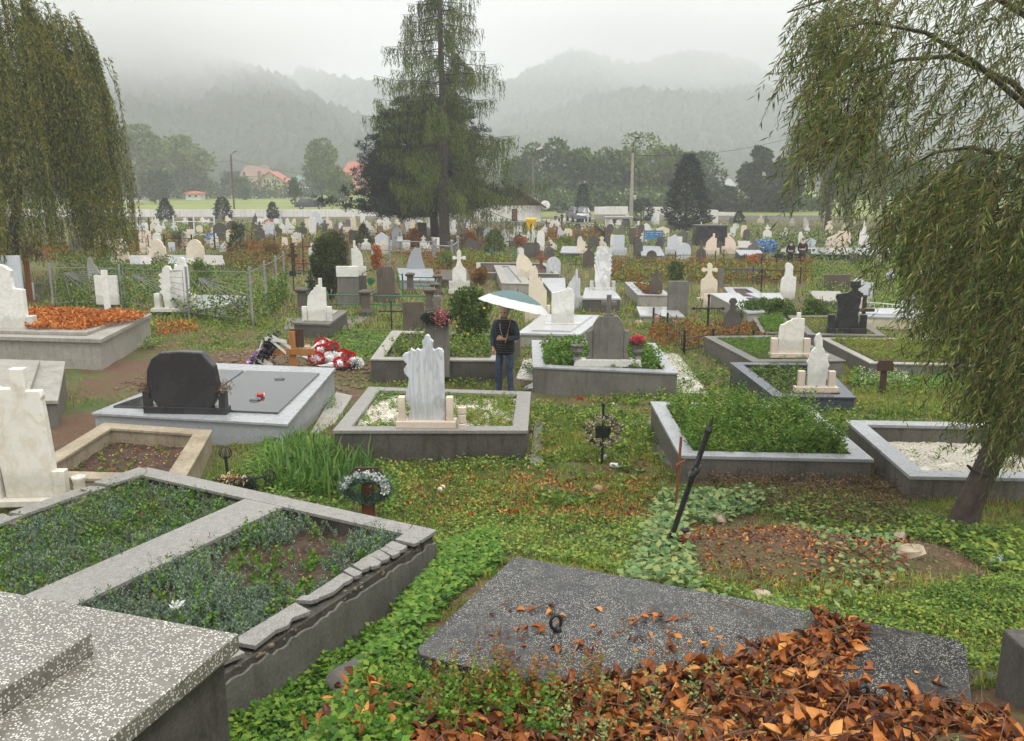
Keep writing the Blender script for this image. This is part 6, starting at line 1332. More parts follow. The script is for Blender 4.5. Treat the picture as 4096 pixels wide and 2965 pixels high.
fence([(2440, 1098), (2560, 1072), (2700, 1062), (2860, 1060)], .6, 'thin black railing lost among the red bushes', step=.4)
fence([(2612, 1318), (2668, 1342), (2735, 1420)], .55, 'rusty black low railing with crossed bars by the plain grey tombstone', step=.35)
fence([(2735, 1420), (2850, 1395), (3010, 1400)], .45, 'bent black railing in front of the bottle shaped stone', step=.5)
fence([(3440, 1275), (3600, 1290), (3800, 1296)], .62, 'thin rail with white bars before the cream tomb', mat='whiteP', step=.12, spikes=False)
fence([(1440, 1068), (1560, 1072)], 1.0, 'silver painted railing left of the grey sail shaped stone', mat='galv', step=.9, rr=.02, spikes=False)
fence([(1560, 1020), (1730, 1022), (1745, 1030)], .9, 'silver painted railing before the nameplate cross', mat='galv', step=1.3, rr=.02, spikes=False)
fence([(1735, 1048), (1808, 1052), (1832, 1030)], 1.0, 'silver railing with pointed posts beside the twin trunks', mat='galv', step=1.3, rr=.03, spikes=False)
fence([(700, 960), (780, 958), (862, 962)], 1.5, 'pale blue green metal frame railing in the far left rows', mat='whiteP', step=1.3, rr=.022, spikes=False)
fence([(560, 942), (600, 942)], 1.2, 'black rod railing before the white arched stone', step=.5, rr=.02)
fence([(660, 998), (770, 1000)], .8, 'black railing behind the middle arched stone', step=.8, rr=.02, spikes=False)
fence([(860, 1000), (1010, 990), (1100, 1000)], .8, 'black railing among the rusty shrubs, left rows', step=.6, rr=.016)
fence([(1960, 1040), (2060, 1045)], .5, 'low blue railing beside the leafy evergreen', mat='blueP', step=.2, rr=.012)
fence([(1180, 1095), (1260, 1098)], .55, 'low black railing behind the wooden cross with the lantern', step=.2)
# bench, wooden furniture
p = at(2612, 985, 0); r = thing('bench', 'bright blue wooden bench among the pale graves', 'bench', p, R(-8)); k = mpp(p.y)
for j in range(4): mb = MB(); mb.box((0, .22, .52 + .14 * j), (1.25, .03, .11)); mb.build('back_slat', M['blueP'], r)
for j in range(3): mb = MB(); mb.box((0, .12 - .15 * j, .45), (1.25, .12, .03)); mb.build('seat_slat', M['blueP'], r)
for sx in (-.6, .6):
    mb = MB(); mb.box((sx, .22, .5), (.06, .06, 1.02)); mb.box((sx, -.2, .22), (.06, .06, .45)); mb.box((sx, 0, .42), (.06, .45, .05)); mb.build('leg', M['blueP'], r)
# dark water tank behind the cream stones
p = at(2862, 985, 0); r = thing('water_tank', 'big open dark grey tank standing behind the cream stepped stones', 'tank', (p.x - .2, p.y + 1, 0)); mb = MB(); mb.box((0, 0, .62), (2.0, 1.2, 1.25)); mb.build('body', M['gtomb'], r, .03); mb = MB(); mb.box((0, 0, 1.28), (2.1, 1.3, .08)); mb.build('rim', M['dgrey'], r, .01)
# funeral wreaths in blue
blue = leafmat('blue_petals', [(.02, .10, .35), (.03, .18, .50), (.10, .35, .65), (.75, .80, .85)], .5, .15)
for i, (px, py, lb) in enumerate(((3042, 1010, 'blue wreath with white rosettes, left one of the two'), (3078, 1012, 'blue wreath with white rosettes, right one of the two'), (0, 1760, 'blue and white ribboned wreath cut by the left edge'))):
    z0 = 0 if i < 2 else .5; p = at(px, py, z0); n = 700; th_ = rng.uniform(0, 6.283, n); s_ = .32 if i < 2 else .30; P_ = np.stack([s_ * np.cos(th_), -.05 + .05 * np.sin(th_), .36 + s_ * .8 * np.sin(th_)], 1) + rng.normal(size=(n, 3)) * .07
    r = thing('funeral_wreath', lb, 'wreath', p if i < 2 else p + Vector((-.12, .1, -.05))); leaves('flowers', P_, rng.normal(size=(n, 3)), .12, .07, blue, r)
for px, py, z_, lb, mt in ((846, 945, .85, 'blue white wreath on the low white stone', blue), (1192, 945, 1.05, 'white flower wreath on the cream block stone', wf), (1078, 888, 1.2, 'pink bouquet above the gabled stone', fp), (3262, 1215, .5, 'pink roses on the dark hedge, right one', fp)):
    y = at(px, py + (60 if z_ > .9 else 40), 0).y if py < 1000 else at(px, 1260, 0).y; p = Vector((xof(px, py, y), y - .15, zof(px, py, y))); n = 160; q_ = unit(rng.normal(size=(n, 3))); s_ = .28 if py < 1000 else .12
    r = thing('bouquet', lb, 'bouquet', p); leaves('flowers', q_ * [s_, s_ * .5, s_ * .5], q_, .12, .09, mt, r)

# ---- the little white house ----------------------------------------------
y = 78.0; x0, x1 = xof(1915, 905, y), xof(2164, 905, y); h = zof(2100, 822, y); D_ = 6.0; r = thing('small_house', 'small whitewashed house with a dark board gable and black roof', 'house', (x0, y, 0)); Wd = x1 - x0
mb = MB(); mb.box((Wd / 2, D_ / 2, h / 2 + .3), (Wd, D_, h - .6)); mb.build('wall', M['plaster'], r); mb = MB(); mb.box((Wd / 2, D_ / 2, .3), (Wd + .04, D_ + .04, .62)); mb.build('wall_foot', M['plbase'], r)
hr = zof(2020, 742, y) - h; mb = MB(); mb.prism([(.0, h), (Wd, h), (Wd / 2, h + hr)], .06, -.03); mb.build('gable', wood('weathered_boards', (.14, .075, .05), (.06, .035, .03), .8, (9, 9, .6)), r)
for s in (0, 1):
    mb = MB(); xa, xb = (Wd / 2, Wd + .45) if s else (Wd / 2, -.45); sl = hr / (Wd / 2); za, zb_ = h + hr + .02, h - .45 * sl + .02
    mb.add([(xa, -.5, za), (xb, -.5, zb_), (xb, D_ + .4, zb_), (xa, D_ + .4, za), (xa, -.5, za + .14), (xb, -.5, zb_ + .14), (xb, D_ + .4, zb_ + .14), (xa, D_ + .4, za + .14)], [(0, 1, 2, 3), (4, 7, 6, 5), (0, 4, 5, 1), (1, 5, 6, 2), (2, 6, 7, 3), (3, 7, 4, 0)]); mb.build('roof', M['dwood'], r)
xw = xof(2058, 860, y) - x0; mb = MB(); mb.box((xw, -.03, zof(2058, 860, y)), (.50, .05, 1.05)); wn = mb.build('window', M['dwood'], r); mb = MB(); mb.box((xw + .04, -.06, zof(2058, 860, y)), (.30, .03, .88)); mb.build('pane', plain('brown_curtain', (.16, .09, .06), None, .4), wn); mb = MB(); mb.box((xw - .28, -.04, zof(2058, 860, y)), (.10, .06, 1.05)); mb.build('frame', M['whiteP'], wn)
p = Vector((x1 + .35, y - .2, zof(2170, 822, y))); r = thing('satellite_dish', 'white satellite dish fixed under the house eave', 'satellite dish', p); mb = MB(); prof = [(.02, 0), (.22, .03), (.42, .11)]; mb.M = Matrix.Rotation(R(75), 4, 'X') @ Matrix.Rotation(R(0), 4, 'Y'); mb.lathe(prof + [(.42, .125), (.22, .045), (.02, .015)], 16); mb.build('reflector', M['whiteP'], r, smooth=True); mb = MB(); rod(mb, (0, 0, 0), (-.3, .1, -.2), .03); rod(mb, (0, 0, 0), (.25, -.45, .0), .012); mb.build('arm', M['metal'], r)
p = at(2125, 938, 0); yb_ = 71; r = thing('waste_bin', 'bright yellow waste container before the white house', 'waste bin', (xof(2124, 890, yb_), yb_, 0)); zt_ = zof(2124, 876, yb_); mb = MB(); mb.box((0, 0, zt_ * .5), (.72, .75, zt_ * .95), top=1.15); mb.build('body', M['yellow'], r, .02); mb = MB(); mb.box((0, 0, zt_ * 1.0), (.95, .9, .12), top=.9); mb.build('lid', M['yellow'], r, .02)
for i, (px_) in enumerate((2172, 2188, 2200)): pass
# ---- walls --------------------------------------------------------------
def wall(pts, base_h, y, label, gname='cemetery_wall'):
    x0 = xof(pts[0][0], pts[0][1], y); r = thing(gname, label, 'wall', (x0, y, 0)); 
    for (a, ta), (b, tb) in zip(pts[:-1], pts[1:]):
        if ta is None or tb is None: continue
        xa, xb = xof(a, ta, y) - x0, xof(b, tb, y) - x0; mb = MB(); mb.prism([(xa, base_h), (xb - .02, base_h), (xb - .02, zof(b, tb, y)), (xa, zof(a, ta, y))], .22); mb.build('wall_panel', M['plaster'], r)
    xa, xb = 0, xof(pts[-1][0], 850, y) - x0
    for (a, ta), (b, tb) in zip(pts[:-1], pts[1:]):
        if ta is None or tb is None: continue
        xa, xb = xof(a, ta, y) - x0, xof(b, tb, y) - x0; mb = MB(); mb.box(((xa + xb) / 2, 0, base_h / 2 - .1), (xb - xa, .30, base_h + .2)); mb.build('wall_foot', M['plbase'], r)
yl = 97
wall([(-500, 837), (0, 837), (250, 837), (500, 837), (630, 838), (760, 838), (890, 838), (1020, 838), (1150, 838), (1300, 838), (1420, 838)], .25, yl, 'long whitewashed concrete wall closing the cemetery on the left')
wall([(1420, 838), (1600, 838), (1800, 838), (1930, 838)], .3, yl + .4, 'whitewashed wall stretch hidden behind the pine and larch')
wall([(2378, 828), (2440, 826), (2512, 826)], .55, 96, 'first whitewashed wall segment right of the car')
wall([(2580, 828), (2672, 828), (2700, 838)], .5, 96, 'middle whitewashed wall segment between the conifers')
wall([(2775, 832), (2800, 838), (2870, 840), (2875, 848), (2948, 850), (2952, 868), (3100, 870), (3300, 872)], .5, 94, 'right whitewashed wall segment stepping down to the conifers')
# grave chapel like tomb with niches
y = 80; xa, xb = xof(2425, 890, y), xof(2525, 890, y); r = thing('vault', 'low white burial vault with two dark openings under a flat roof', 'vault', (xa, y, 0)); w_ = xb - xa; zt_ = zof(2470, 872, y)
mb = MB(); mb.box((w_ / 2, .5, zt_ / 2 - .02), (w_, 1.2, zt_)); mb.build('wall', M['plaster'], r); mb = MB(); mb.box((w_ / 2, .4, zt_ + .05), (w_ + .3, 1.6, .12)); mb.build('roof', M['pale'], r)
for c in (.38, .78): mb = MB(); mb.box((w_ * c, -.12, zt_ * .5), (w_ * .26, .05, zt_ * .75)); mb.build('opening_shade', M['gblack'], r)  # black panels on the wall face stand in for shade inside the niches
# ---- houses beyond --------------------------------------------------------
Y1 = 253.; u = lambda px, py: (xof(px, py, Y1), zof(px, py, Y1))
x0 = xof(1005, 780, Y1); r = thing('house', 'yellow house with a red roof and brick chimney beyond the meadow', 'house', (x0, Y1, 0)); k = mpp(Y1)
mb = MB(); hw = (1150 - 1005) * k; apx = (1082 - 1005) * k; he = zof(1150, 735, Y1); hl = zof(1005, 748, Y1); ha = zof(1082, 690, Y1)
mb.prism([(0, 0), (hw, 0), (hw, he), (apx, ha), (0, hl)], 9, 0); mb.build('wall', plain('yellow_render', (.52, .47, .14), (.44, .40, .12), .8, .6), r)
rr_ = plain('red_roof_tiles', (.42, .12, .08), (.30, .09, .06), .7, 1.5)
for (xa, za), (xb, zb_) in (((apx, ha), (hw + 1.0, he - .45)), ((apx, ha), (-1.0, hl - .5))):
    mb = MB(); mb.add([(xa, -.8, za + .05), (xb, -.8, zb_ + .05), (xb, 9.6, zb_ + .05), (xa, 9.6, za + .05), (xa, -.8, za + .35), (xb, -.8, zb_ + .35), (xb, 9.6, zb_ + .35), (xa, 9.6, za + .35)], [(0, 1, 2, 3), (4, 7, 6, 5), (0, 4, 5, 1), (1, 5, 6, 2), (2, 6, 7, 3), (3, 7, 4, 0)]); mb.build('roof', rr_, r)
for px, py, w, h in ((1063, 726, 9, 18), (1075, 726, 9, 18), (1094, 726, 9, 18), (1106, 726, 9, 18), (1078, 775, 20, 14), (1112, 775, 9, 12), (1022, 752, 10, 8)):
    mb = MB(); mb.box(((px - 1005) * k, -.08, zof(px, py, Y1)), (w * k * 1.25, .1, h * k * 1.15)); wn = mb.build('window', M['whiteP'], r); mb = MB(); mb.box(((px - 1005) * k, -.16, zof(px, py, Y1)), (w * k * .9, .06, h * k * .9)); mb.build('pane', M['gtomb'], wn)
mb = MB(); mb.box(((1045 - 1005) * k, -.7, zof(1045, 735, Y1) / 1), (11 * k, .8, 2 * (zof(1045, 685, Y1) - zof(1045, 735, Y1)))); mb.build('chimney', plain('red_brick', (.22, .10, .06), (.15, .07, .045), .8, 4), r)
def house(px0, px1, pyb, pye, pyr, y, label, wm, rm, depth=8, rr=.75):
    x0 = xof(px0, pyb, y); k = mpp(y); w = (px1 - px0) * k; zb_ = 0; he = zof(px0, pye, y); hr = zof(px0, pyr, y); r = thing('house', label, 'house', (x0, y, 0))
    mb = MB(); mb.box((w / 2, depth / 2, he / 2), (w, depth, he)); mb.build('wall', wm, r); e = .5; i_ = w * (1 - rr) / 2
    mb = MB(); mb.add([(-e, -e, he + .01), (w + e, -e, he + .01), (w + e, depth + e, he + .01), (-e, depth + e, he + .01), (i_, depth / 2, hr), (w - i_, depth / 2, hr)], [(3, 2, 1, 0), (0, 1, 5, 4), (1, 2, 5), (2, 3, 4, 5), (3, 0, 4)]); mb.build('roof', rm, r)
    for t_ in (.3, .7): mb = MB(); mb.box((w * t_, -.05, he * .6), (w * .14, .1, he * .3)); mb.build('window', M['gtomb'], r)
    return r
house(965, 1080, 790, 705, 662, 300, 'big house with a faded brown roof behind the yellow one', plain('beige_render', (.45, .38, .3), None, .8), plain('faded_brown_tiles', (.24, .13, .10), (.18, .10, .08), .8, .6))
house(1372, 1470, 790, 700, 645, 260, 'orange house with a red hipped roof behind the pine', plain('orange_render', (.55, .25, .12), None, .8), rr_, rr=.6)
house(1130, 1200, 785, 720, 700, 330, 'long low house with a green metal roof behind the trailer', plain('teal_render', (.3, .4, .36), None, .8), plain('green_metal_roof', (.06, .22, .16), None, .5))
house(2365, 2400, 800, 700, 655, 230, 'pinkish house showing between the dark trees', plain('pink_render', (.5, .34, .28), None, .8), rr_)
house(2880, 2935, 830, 745, 715, 260, 'small white house in the gap between dark trees', M['whiteP'], plain('grey_roof', (.3, .3, .3), None, .7))
house(743, 803, 803, 775, 765, 190, 'little white shed with a red tin roof by the lane', M['whiteP'], plain('tin_red', (.45, .14, .07), None, .6), 3, .3)
house(3880, 3990, 800, 690, 640, 230, 'red roofed house glimpsed through the near willow', plain('cream_render', (.5, .45, .36), None, .8), rr_)
# white trailer
y = 225; x0 = xof(1150, 780, y); k = mpp(y); r = thing('trailer', 'long white trailer parked beside the yellow house', 'trailer', (x0, y, 0)); mb = MB(); mb.box((48 * k, 1.2, zof(1190, 764, y)), (96 * k, 2.4, 32 * k)); mb.build('body', plain('white_tarp', (.82, .84, .86), (.72, .75, .78), .4, .5), r, .05)
for q in (12, 24, 80): mb = MB(); mb.M = Matrix.Translation((q * k, -.1, .5)) @ Matrix.Rotation(R(90), 4, 'X'); mb.lathe([(.5, -.15), (.5, .15)], 12); mb.build('wheel', M['metal'], r)
mb = MB(); mb.box((48 * k, 1.2, 1.0), (96 * k, 2.2, .25)); mb.build('chassis', M['metal'], r)
# ---- cars -----------------------------------------------------------------
def car(px, yb, y, rz, label, paint, s=1.0):
    r = thing('parked_car', label, 'car', (xof(px, yb, y), y, 0.03), R(rz)); r.scale = (s, s, s)
    side = [(-2.1, .35), (-2.12, .75), (-2.0, .95), (-1.85, 1.0), (-1.55, 1.45), (-1.2, 1.55), (.2, 1.55), (.95, 1.02), (1.9, .88), (2.12, .7), (2.12, .35)]
    mb = MB(); n = len(side); W2 = .88; vs = []
    for w in (-1, 1):
        for x_, z_ in side: vs.append((x_, w * (W2 - (.16 if z_ > 1.1 else 0)), z_))
    mb.add(vs, [tuple(range(n)), tuple(range(2 * n - 1, n - 1, -1))] + [((i + 1) % n, i, i + n, (i + 1) % n + n) for i in range(n)]); mb.build('body', paint, r, .05, smooth=False)
    gl = M['gblack']
    mb = MB(); mb.add([(-1.86, -.66, 1.06), (-1.86, .66, 1.06), (-1.575, .62, 1.44), (-1.575, -.62, 1.44)], [(0, 3, 2, 1)]); mb.v = [(a - .02, b, c) for a, b, c in mb.v]; mb.build('rear_window', gl, r)
    mb = MB(); mb.add([(.30, -.62, 1.50), (.30, .62, 1.50), (.92, .72, 1.06), (.92, -.72, 1.06)], [(0, 1, 2, 3)]); mb.v = [(a + .02, b, c + .01) for a, b, c in mb.v]; mb.build('windscreen', gl, r)
    for sy in (-1, 1):
        mb = MB(); mb.add([(-1.45, sy * .84, 1.08), (.75, sy * .84, 1.08), (.2, sy * .742, 1.47), (-1.3, sy * .742, 1.47)], [(0, 1, 2, 3)]); mb.build('side_window', gl, r)
        for xx in (-1.3, 1.3):
            mb = MB(); mb.M = Matrix.Translation((xx, sy * .84, .33)) @ Matrix.Rotation(R(90), 4, 'X'); mb.lathe([(.2, -.11), (.33, -.1), (.33, .1), (.2, .11)], 18); wh = mb.build('wheel', M['metal'], r); mb = MB(); mb.M = Matrix.Translation((xx, sy * .955, .33)) @ Matrix.Rotation(R(90), 4, 'X'); mb.lathe([(.17, -.01), (.17, .01)], 12); mb.build('rim', M['galv'], wh)
        mb = MB(); mb.box((-2.09, sy * .70, .88), (.06, .26, .18)); mb.build('tail_light', plain('tail_red', (.5, .05, .04), None, .2), r)
        mb = MB(); mb.box((2.06, sy * .66, .74), (.1, .3, .13)); mb.build('headlight', M['whiteP'], r)
    mb = MB(); mb.box((-2.13, 0, .72), (.03, .5, .12)); mb.build('number_plate', M['whiteP'], r); return r
car(2312, 888, 90, 98, 'dark blue grey estate car seen from behind near the gate', plain('blue_grey_paint', (.12, .14, .18), (.10, .12, .15), .25, 2))
car(1243, 828, 128, 12, 'dark car parked in the meadow beyond the left wall', plain('dark_paint', (.03, .035, .045), None, .2, 2))
# ---- poles ---------------------------------------------------------------
p = at(2523, 902, 0); r = thing('lamp_post', 'tall pale concrete pole with a small lamp on top', 'lamp post', p); H = zof(2530, 620, p.y)
H = zof(2530, 615, p.y) if False else zof(2528, 612, p.y)
mb = MB(); mb.box((0, 0, H / 2), (.36, .30, H), top=.55); mb.build('pole', M['pale'], r); mb = MB(); mb.tube([(0, 0, H - .1), (.0, 0, H + .5), (.08, -.05, H + 1.0), (.32, -.1, H + 1.3)], .045, 6); mb.build('bracket', M['metal'], r); mb = MB(); mb.ball((.42, -.12, H + 1.35), .2, 6, (1.3, .7, .5)); mb.build('lamp_head', M['metal'], r)
for z in (.5, .9, 1.3): mb = MB(); mb.box((.15, 0, H - z), (.5, .05, .05)); mb.build('insulator', M['metal'], r)
p = at(2130, 893, 0); y = 88; r = thing('lamp_post', 'grey concrete pole with a white lamp head above the white house', 'lamp post', (xof(2131, 880, y), y, 0)); H = zof(2132, 628, y); mb = MB(); mb.box((0, 0, H / 2), (.3, .26, H), top=.6); mb.build('pole', M['grey'], r)
mb = MB(); mb.tube([(0, 0, H), (.05, 0, H + .4), (.45, 0, H + .75)], .04, 6); mb.build('bracket', M['metal'], r); mb = MB(); mb.box((.62, 0, H + .8), (.65, .25, .16), ry=-.35); mb.build('lamp_head', M['whiteP'], r, .04)
y = 130; r = thing('lamp_post', 'dark wooden pole with a bent lamp arm beyond the left wall', 'lamp post', (xof(937, 835, y), y, 0)); H = zof(934, 622, y); mb = MB(); rod(mb, (0, 0, 0), (0, 0, H), .13, 8); mb.build('pole', M['barkr'], r); mb = MB(); mb.tube([(0, 0, H - .2), (0, 0, H + .1), (.5, 0, H + .45)], .05, 6); mb.build('bracket', M['metal'], r); mb = MB(); mb.box((.65, 0, H + .52), (.5, .2, .12), ry=-.4); mb.build('lamp_head', M['metal'], r)
def cable(a, b, sag, label):
    pts = [Vector(a).lerp(Vector(b), t_) - Vector((0, 0, sag * 4 * t_ * (1 - t_))) for t_ in np.linspace(0, 1, 24)]; mb = MB(); mb.tube(pts, .022, 4, False); tag(mb.build('power_cable', M['metal']), label, 'cable')
H0 = zof(2528, 620, at(2523, 902, 0).y); p = at(2523, 902, 0); cable((p.x, p.y, H0), (xof(3300, 520, 88), 88, zof(3300, 510, 88)), .9, 'dark overhead cable running right from the concrete pole')
cable((xof(600, 640, 140), 140, zof(600, 640, 140)), (xof(937, 640, 130), 130, zof(937, 640, 130)), .6, 'thin overhead cable left of the wooden pole')
cable((xof(937, 640, 130), 130, zof(937, 640, 130)), (xof(1450, 700, 150), 150, zof(1450, 700, 150)), .9, 'thin overhead cable from the wooden pole towards the pine')

# ---- paths of stone along the plots -----------------------------------------
mz = None
m, t = newmat('crazy_paving'); v = coords(t, world=True); vo = nd(t, 'ShaderNodeTexVoronoi', feature='DISTANCE_TO_EDGE'); vo.inputs['Scale'].default_value = 8; t.links.new(v, vo.inputs['Vector']); v2 = nd(t, 'ShaderNodeTexVoronoi'); v2.inputs['Scale'].default_value = 8; t.links.new(v, v2.inputs['Vector'])
s3 = nd(t, 'ShaderNodeSeparateXYZ'); t.links.new(v2.outputs['Color'], s3.inputs[0]); c = rampn(t, [(0, (.38, .35, .30)), (1, (.62, .58, .50))], s3.outputs[0]); c = mixc(t, rampn(t, [(.03, (1, 1, 1)), (.07, (0, 0, 0))], vo.outputs['Distance']), c, (.13, .12, .11)); finish(t, c, .25, vo.outputs['Distance'], .3, .01); M['paving'] = m
def flag(pts, label, mat='paving', z=None, name='paved_strip', th=.05):
    P = [atg(*q) for q in pts]; zz = max(p.z for p in P) + .015 if z is None else z; o = P[0]; n = len(P); mb = MB(); mb.add([(p.x - o.x, p.y - o.y, p.z - o.z) for p in P] + [(p.x - o.x, p.y - o.y, p.z - o.z - .2) for p in P], [tuple(range(n)), tuple(range(2 * n - 1, n - 1, -1))] + [(i, i + n, (i + 1) % n + n, (i + 1) % n) for i in range(n)]); q = mb.build(name, M[mat]); q.location = (o.x, o.y, o.z + .035); tag(q, label, 'paving'); return q
flag([(2090, 1560), (2835, 1582), (2712, 1420), (2610, 1410), (2700, 1540), (2145, 1528)], 'strip of irregular pale paving round the leafy cross headstone kerb')
flag([(2065, 1520), (2150, 1530), (2125, 1440), (2095, 1440)], 'short paved gap between the man and the pale kerb')
flag([(2118, 1862), (2165, 1862), (2172, 1690), (2140, 1690)], 'narrow grey stone path right of the striped headstone plot', 'grey')
flag([(2655, 1860), (2760, 1900), (2615, 1690), (2512, 1686)], 'grey concrete strip left of the green weeds kerb', 'grey')
flag([(1135, 1322), (1400, 1322), (1480, 1270), (1150, 1275)], 'flat concrete apron before the white stepped headstone', 'grey')
flag([(1225, 1770), (1340, 1700), (1410, 1590), (1345, 1575), (1300, 1640)], 'light paved passage between black granite tomb and striped headstone plot', 'pale')

# ================================================================== PEOPLE
def skin(name, joints, edges, mat, parent, sub=2, root=0):
    me = bpy.data.meshes.new(name); me.from_pydata([j[0] for j in joints], edges, []); me.update(); o = link(name, me, None, parent); me.materials.append(mat)
    o.modifiers.new('skin', 'SKIN'); me.skin_vertices or None
    if not me.skin_vertices: 
        bmm = bmesh.new(); bmm.from_mesh(me); bmm.verts.layers.skin.verify(); bmm.to_mesh(me); bmm.free()
    for i, j in enumerate(joints):
        sv = me.skin_vertices[0].data[i]; rr = j[1]; sv.radius = rr if hasattr(rr, '__len__') else (rr, rr); sv.use_root = (i == root)
    o.modifiers['skin'].use_smooth_shade = True; s_ = o.modifiers.new('sub', 'SUBSURF'); s_.levels = sub; s_.render_levels = sub; return o
skinm = plain('skin', (.58, .34, .25), (.50, .28, .20), .5, 20, 0, .1); jeans = plain('blue_denim', (.055, .095, .16), (.02, .035, .07), .8, 9, 0, .4); shirtm = plain('dark_blue_shirt', (.05, .065, .09), (.03, .04, .055), .8, 12)
m, t = newmat('quilted_vest'); v = coords(t); wv = nd(t, 'ShaderNodeTexWave', bands_direction='Z'); wv.inputs['Scale'].default_value = 6.5; wv.inputs['Distortion'].default_value = 1.2; t.links.new(v, wv.inputs['Vector']); finish(t, rampn(t, [(.0, (.010, .010, .013)), (.5, (.014, .015, .019))], wv.outputs['Fac']), .5, wv.outputs['Fac'], .8, .03); vest = m
hair = plain('grey_hair', (.25, .24, .23), (.15, .14, .14), .8, 40)
y = 16.75; X0 = xof(2020, 1575, y); G0 = gz(X0, y); S_ = 1.0
man = thing('person', 'man in a black quilted vest and jeans holding a white and green umbrella', 'person', (X0, y, G0), R(-22))
V = Vector
J = {'pel': (0, 0, .95), 'belly': (0, 0, 1.08), 'chest': (0, .01, 1.30), 'neck': (0, .0, 1.47), 'head': (0, -.02, 1.56), 'crown': (0, -.02, 1.66), 'shL': (.19, .01, 1.40), 'elL': (.27, .02, 1.13), 'wrL': (.09, -.21, 1.13), 'haL': (.03, -.25, 1.14),
     'shR': (-.19, .01, 1.40), 'elR': (-.27, .03, 1.13), 'wrR': (-.20, -.12, .94), 'haR': (-.18, -.15, .88), 'hiL': (.095, 0, .90), 'knL': (.11, -.03, .50), 'anL': (.12, .02, .09), 'toL': (.14, -.13, .04), 'hiR': (-.095, 0, .90), 'knR': (-.12, -.03, .50), 'anR': (-.13, .02, .09), 'toR': (-.16, -.13, .04)}
N_ = list(J); E_ = [('pel', 'belly'), ('belly', 'chest'), ('chest', 'neck'), ('neck', 'head'), ('head', 'crown'), ('chest', 'shL'), ('shL', 'elL'), ('elL', 'wrL'), ('wrL', 'haL'), ('chest', 'shR'), ('shR', 'elR'), ('elR', 'wrR'), ('wrR', 'haR'), ('pel', 'hiL'), ('hiL', 'knL'), ('knL', 'anL'), ('anL', 'toL'), ('pel', 'hiR'), ('hiR', 'knR'), ('knR', 'anR'), ('anR', 'toR')]
Rd = {'pel': (.15, .10), 'belly': (.145, .11), 'chest': (.15, .11), 'neck': .055, 'head': (.075, .09), 'crown': (.06, .075), 'sh': .062, 'el': .045, 'wr': .028, 'ha': (.035, .022), 'hi': .085, 'kn': .058, 'an': .038, 'to': .03}
def rad(n, f=1.0, a=0): q = Rd.get(n, Rd.get(n[:2])); q = q if hasattr(q, '__len__') else (q, q); return (q[0] * f + a, q[1] * f + a)
def sub(names, f, a): nm = [n for n in names]; ix = {n: i for i, n in enumerate(nm)}; return [(J[n], rad(n, f, a)) for n in nm], [(ix[p], ix[q]) for p, q in E_ if p in ix and q in ix]
jn, ed = sub(N_, .86, 0); skin('body', jn, ed, skinm, man)
jn, ed = sub(['pel', 'hiL', 'knL', 'anL', 'hiR', 'knR', 'anR'], 1, .014); jn[0] = ((0, 0, .86), (.11, .09)); jn[3] = ((.12, .02, .03), (.062, .062)); jn[6] = ((-.13, .02, .03), (.062, .062)); skin('jeans', jn, ed, jeans, man)
jn, ed = sub(['pel', 'belly', 'chest', 'shL', 'elL', 'wrL', 'shR', 'elR', 'wrR'], 1, .02); o_ = skin('shirt', jn, ed, shirtm, man)
J2 = dict(J); jn = [((0, 0, .76), (.21, .18)), ((0, 0, .90), (.22, .19)), ((0, 0, 1.15), (.21, .18)), ((0, .01, 1.30), (.215, .175)), ((0, .01, 1.41), (.17, .13)), ((.15, .01, 1.40), (.075, .085)), ((-.15, .01, 1.40), (.075, .085)), ((0, .01, 1.48), (.075, .07))]; skin('vest', jn, [(0, 1), (1, 2), (2, 3), (3, 4), (4, 5), (4, 6), (4, 7)], vest, man)
mb = MB(); 
for s in (-1, 1): mb.ball((s * .135, -.06, .05), .06, 6, (.8, 2.0, .75))
for s in (-1, 1):
    q = MB(); q.ball((s * .135, -.06, .05), .075, 6, (.8, 1.9, .75)); q.build('shoe', M['metal'], man, smooth=True)
hd = MB(); hd.ball((0, -.02, 1.61), .10, 12, (.80, .98, 1.22))
for i, v_ in enumerate(hd.v):
    x_, y_2, z_ = v_
    if y_2 < -.08 and abs(x_) < .03 and 1.57 < z_ < 1.64: y_2 -= .022       # nose
    if z_ < 1.55 and y_2 < -.02: y_2 -= .012
    hd.v[i] = (x_, y_2, z_)
face = hd.build('face', skinm, man, smooth=True)
for s in (-1, 1):
    q = MB(); q.ball((s * .033, -.108, 1.625), .012, 5); q.build('eye', M['gblack'], face, smooth=True); q = MB(); q.ball((s * .082, -.01, 1.61), .028, 5, (.4, .8, 1.2)); q.build('ear', skinm, face, smooth=True)
q = MB(); q.tube([(-.03, -.112, 1.555), (0, -.12, 1.553), (.03, -.112, 1.555)], .006, 4); q.build('mouth', plain('lips', (.30, .12, .10), None, .5), face)
q = MB(); q.ball((0, .005, 1.645), .105, 10, (.84, .98, 1.0)); q.v = [(a, b, max(c, 1.60)) for a, b, c in q.v]; q.v = [(a, b + .03, max(c, 1.665) if b < -.02 else c) for a, b, c in q.v]; q.build('hair', hair, man, smooth=True)
n = 260; th_ = rng.uniform(-1.3, 1.3, n); P_ = np.stack([.062 * np.sin(th_), -.045 - .062 * np.cos(th_), rng.uniform(1.515, 1.565, n)], 1); leaves('beard', P_, np.stack([0 * th_, -.2 + 0 * th_, -1 + 0 * th_], 1) + rng.normal(size=(n, 3)) * .3, .022, .008, hair, man)
q = MB(); 
for s in (-1, 1): q.tube([(s * .035 + .026 * math.cos(a), -.125, 1.625 + .018 * math.sin(a)) for a in np.linspace(0, 6.283, 11)], .003, 4, False); q.tube([(s * .06, -.12, 1.63), (s * .085, 0, 1.625)], .003, 4)
q.build('glasses', M['metal'], man)
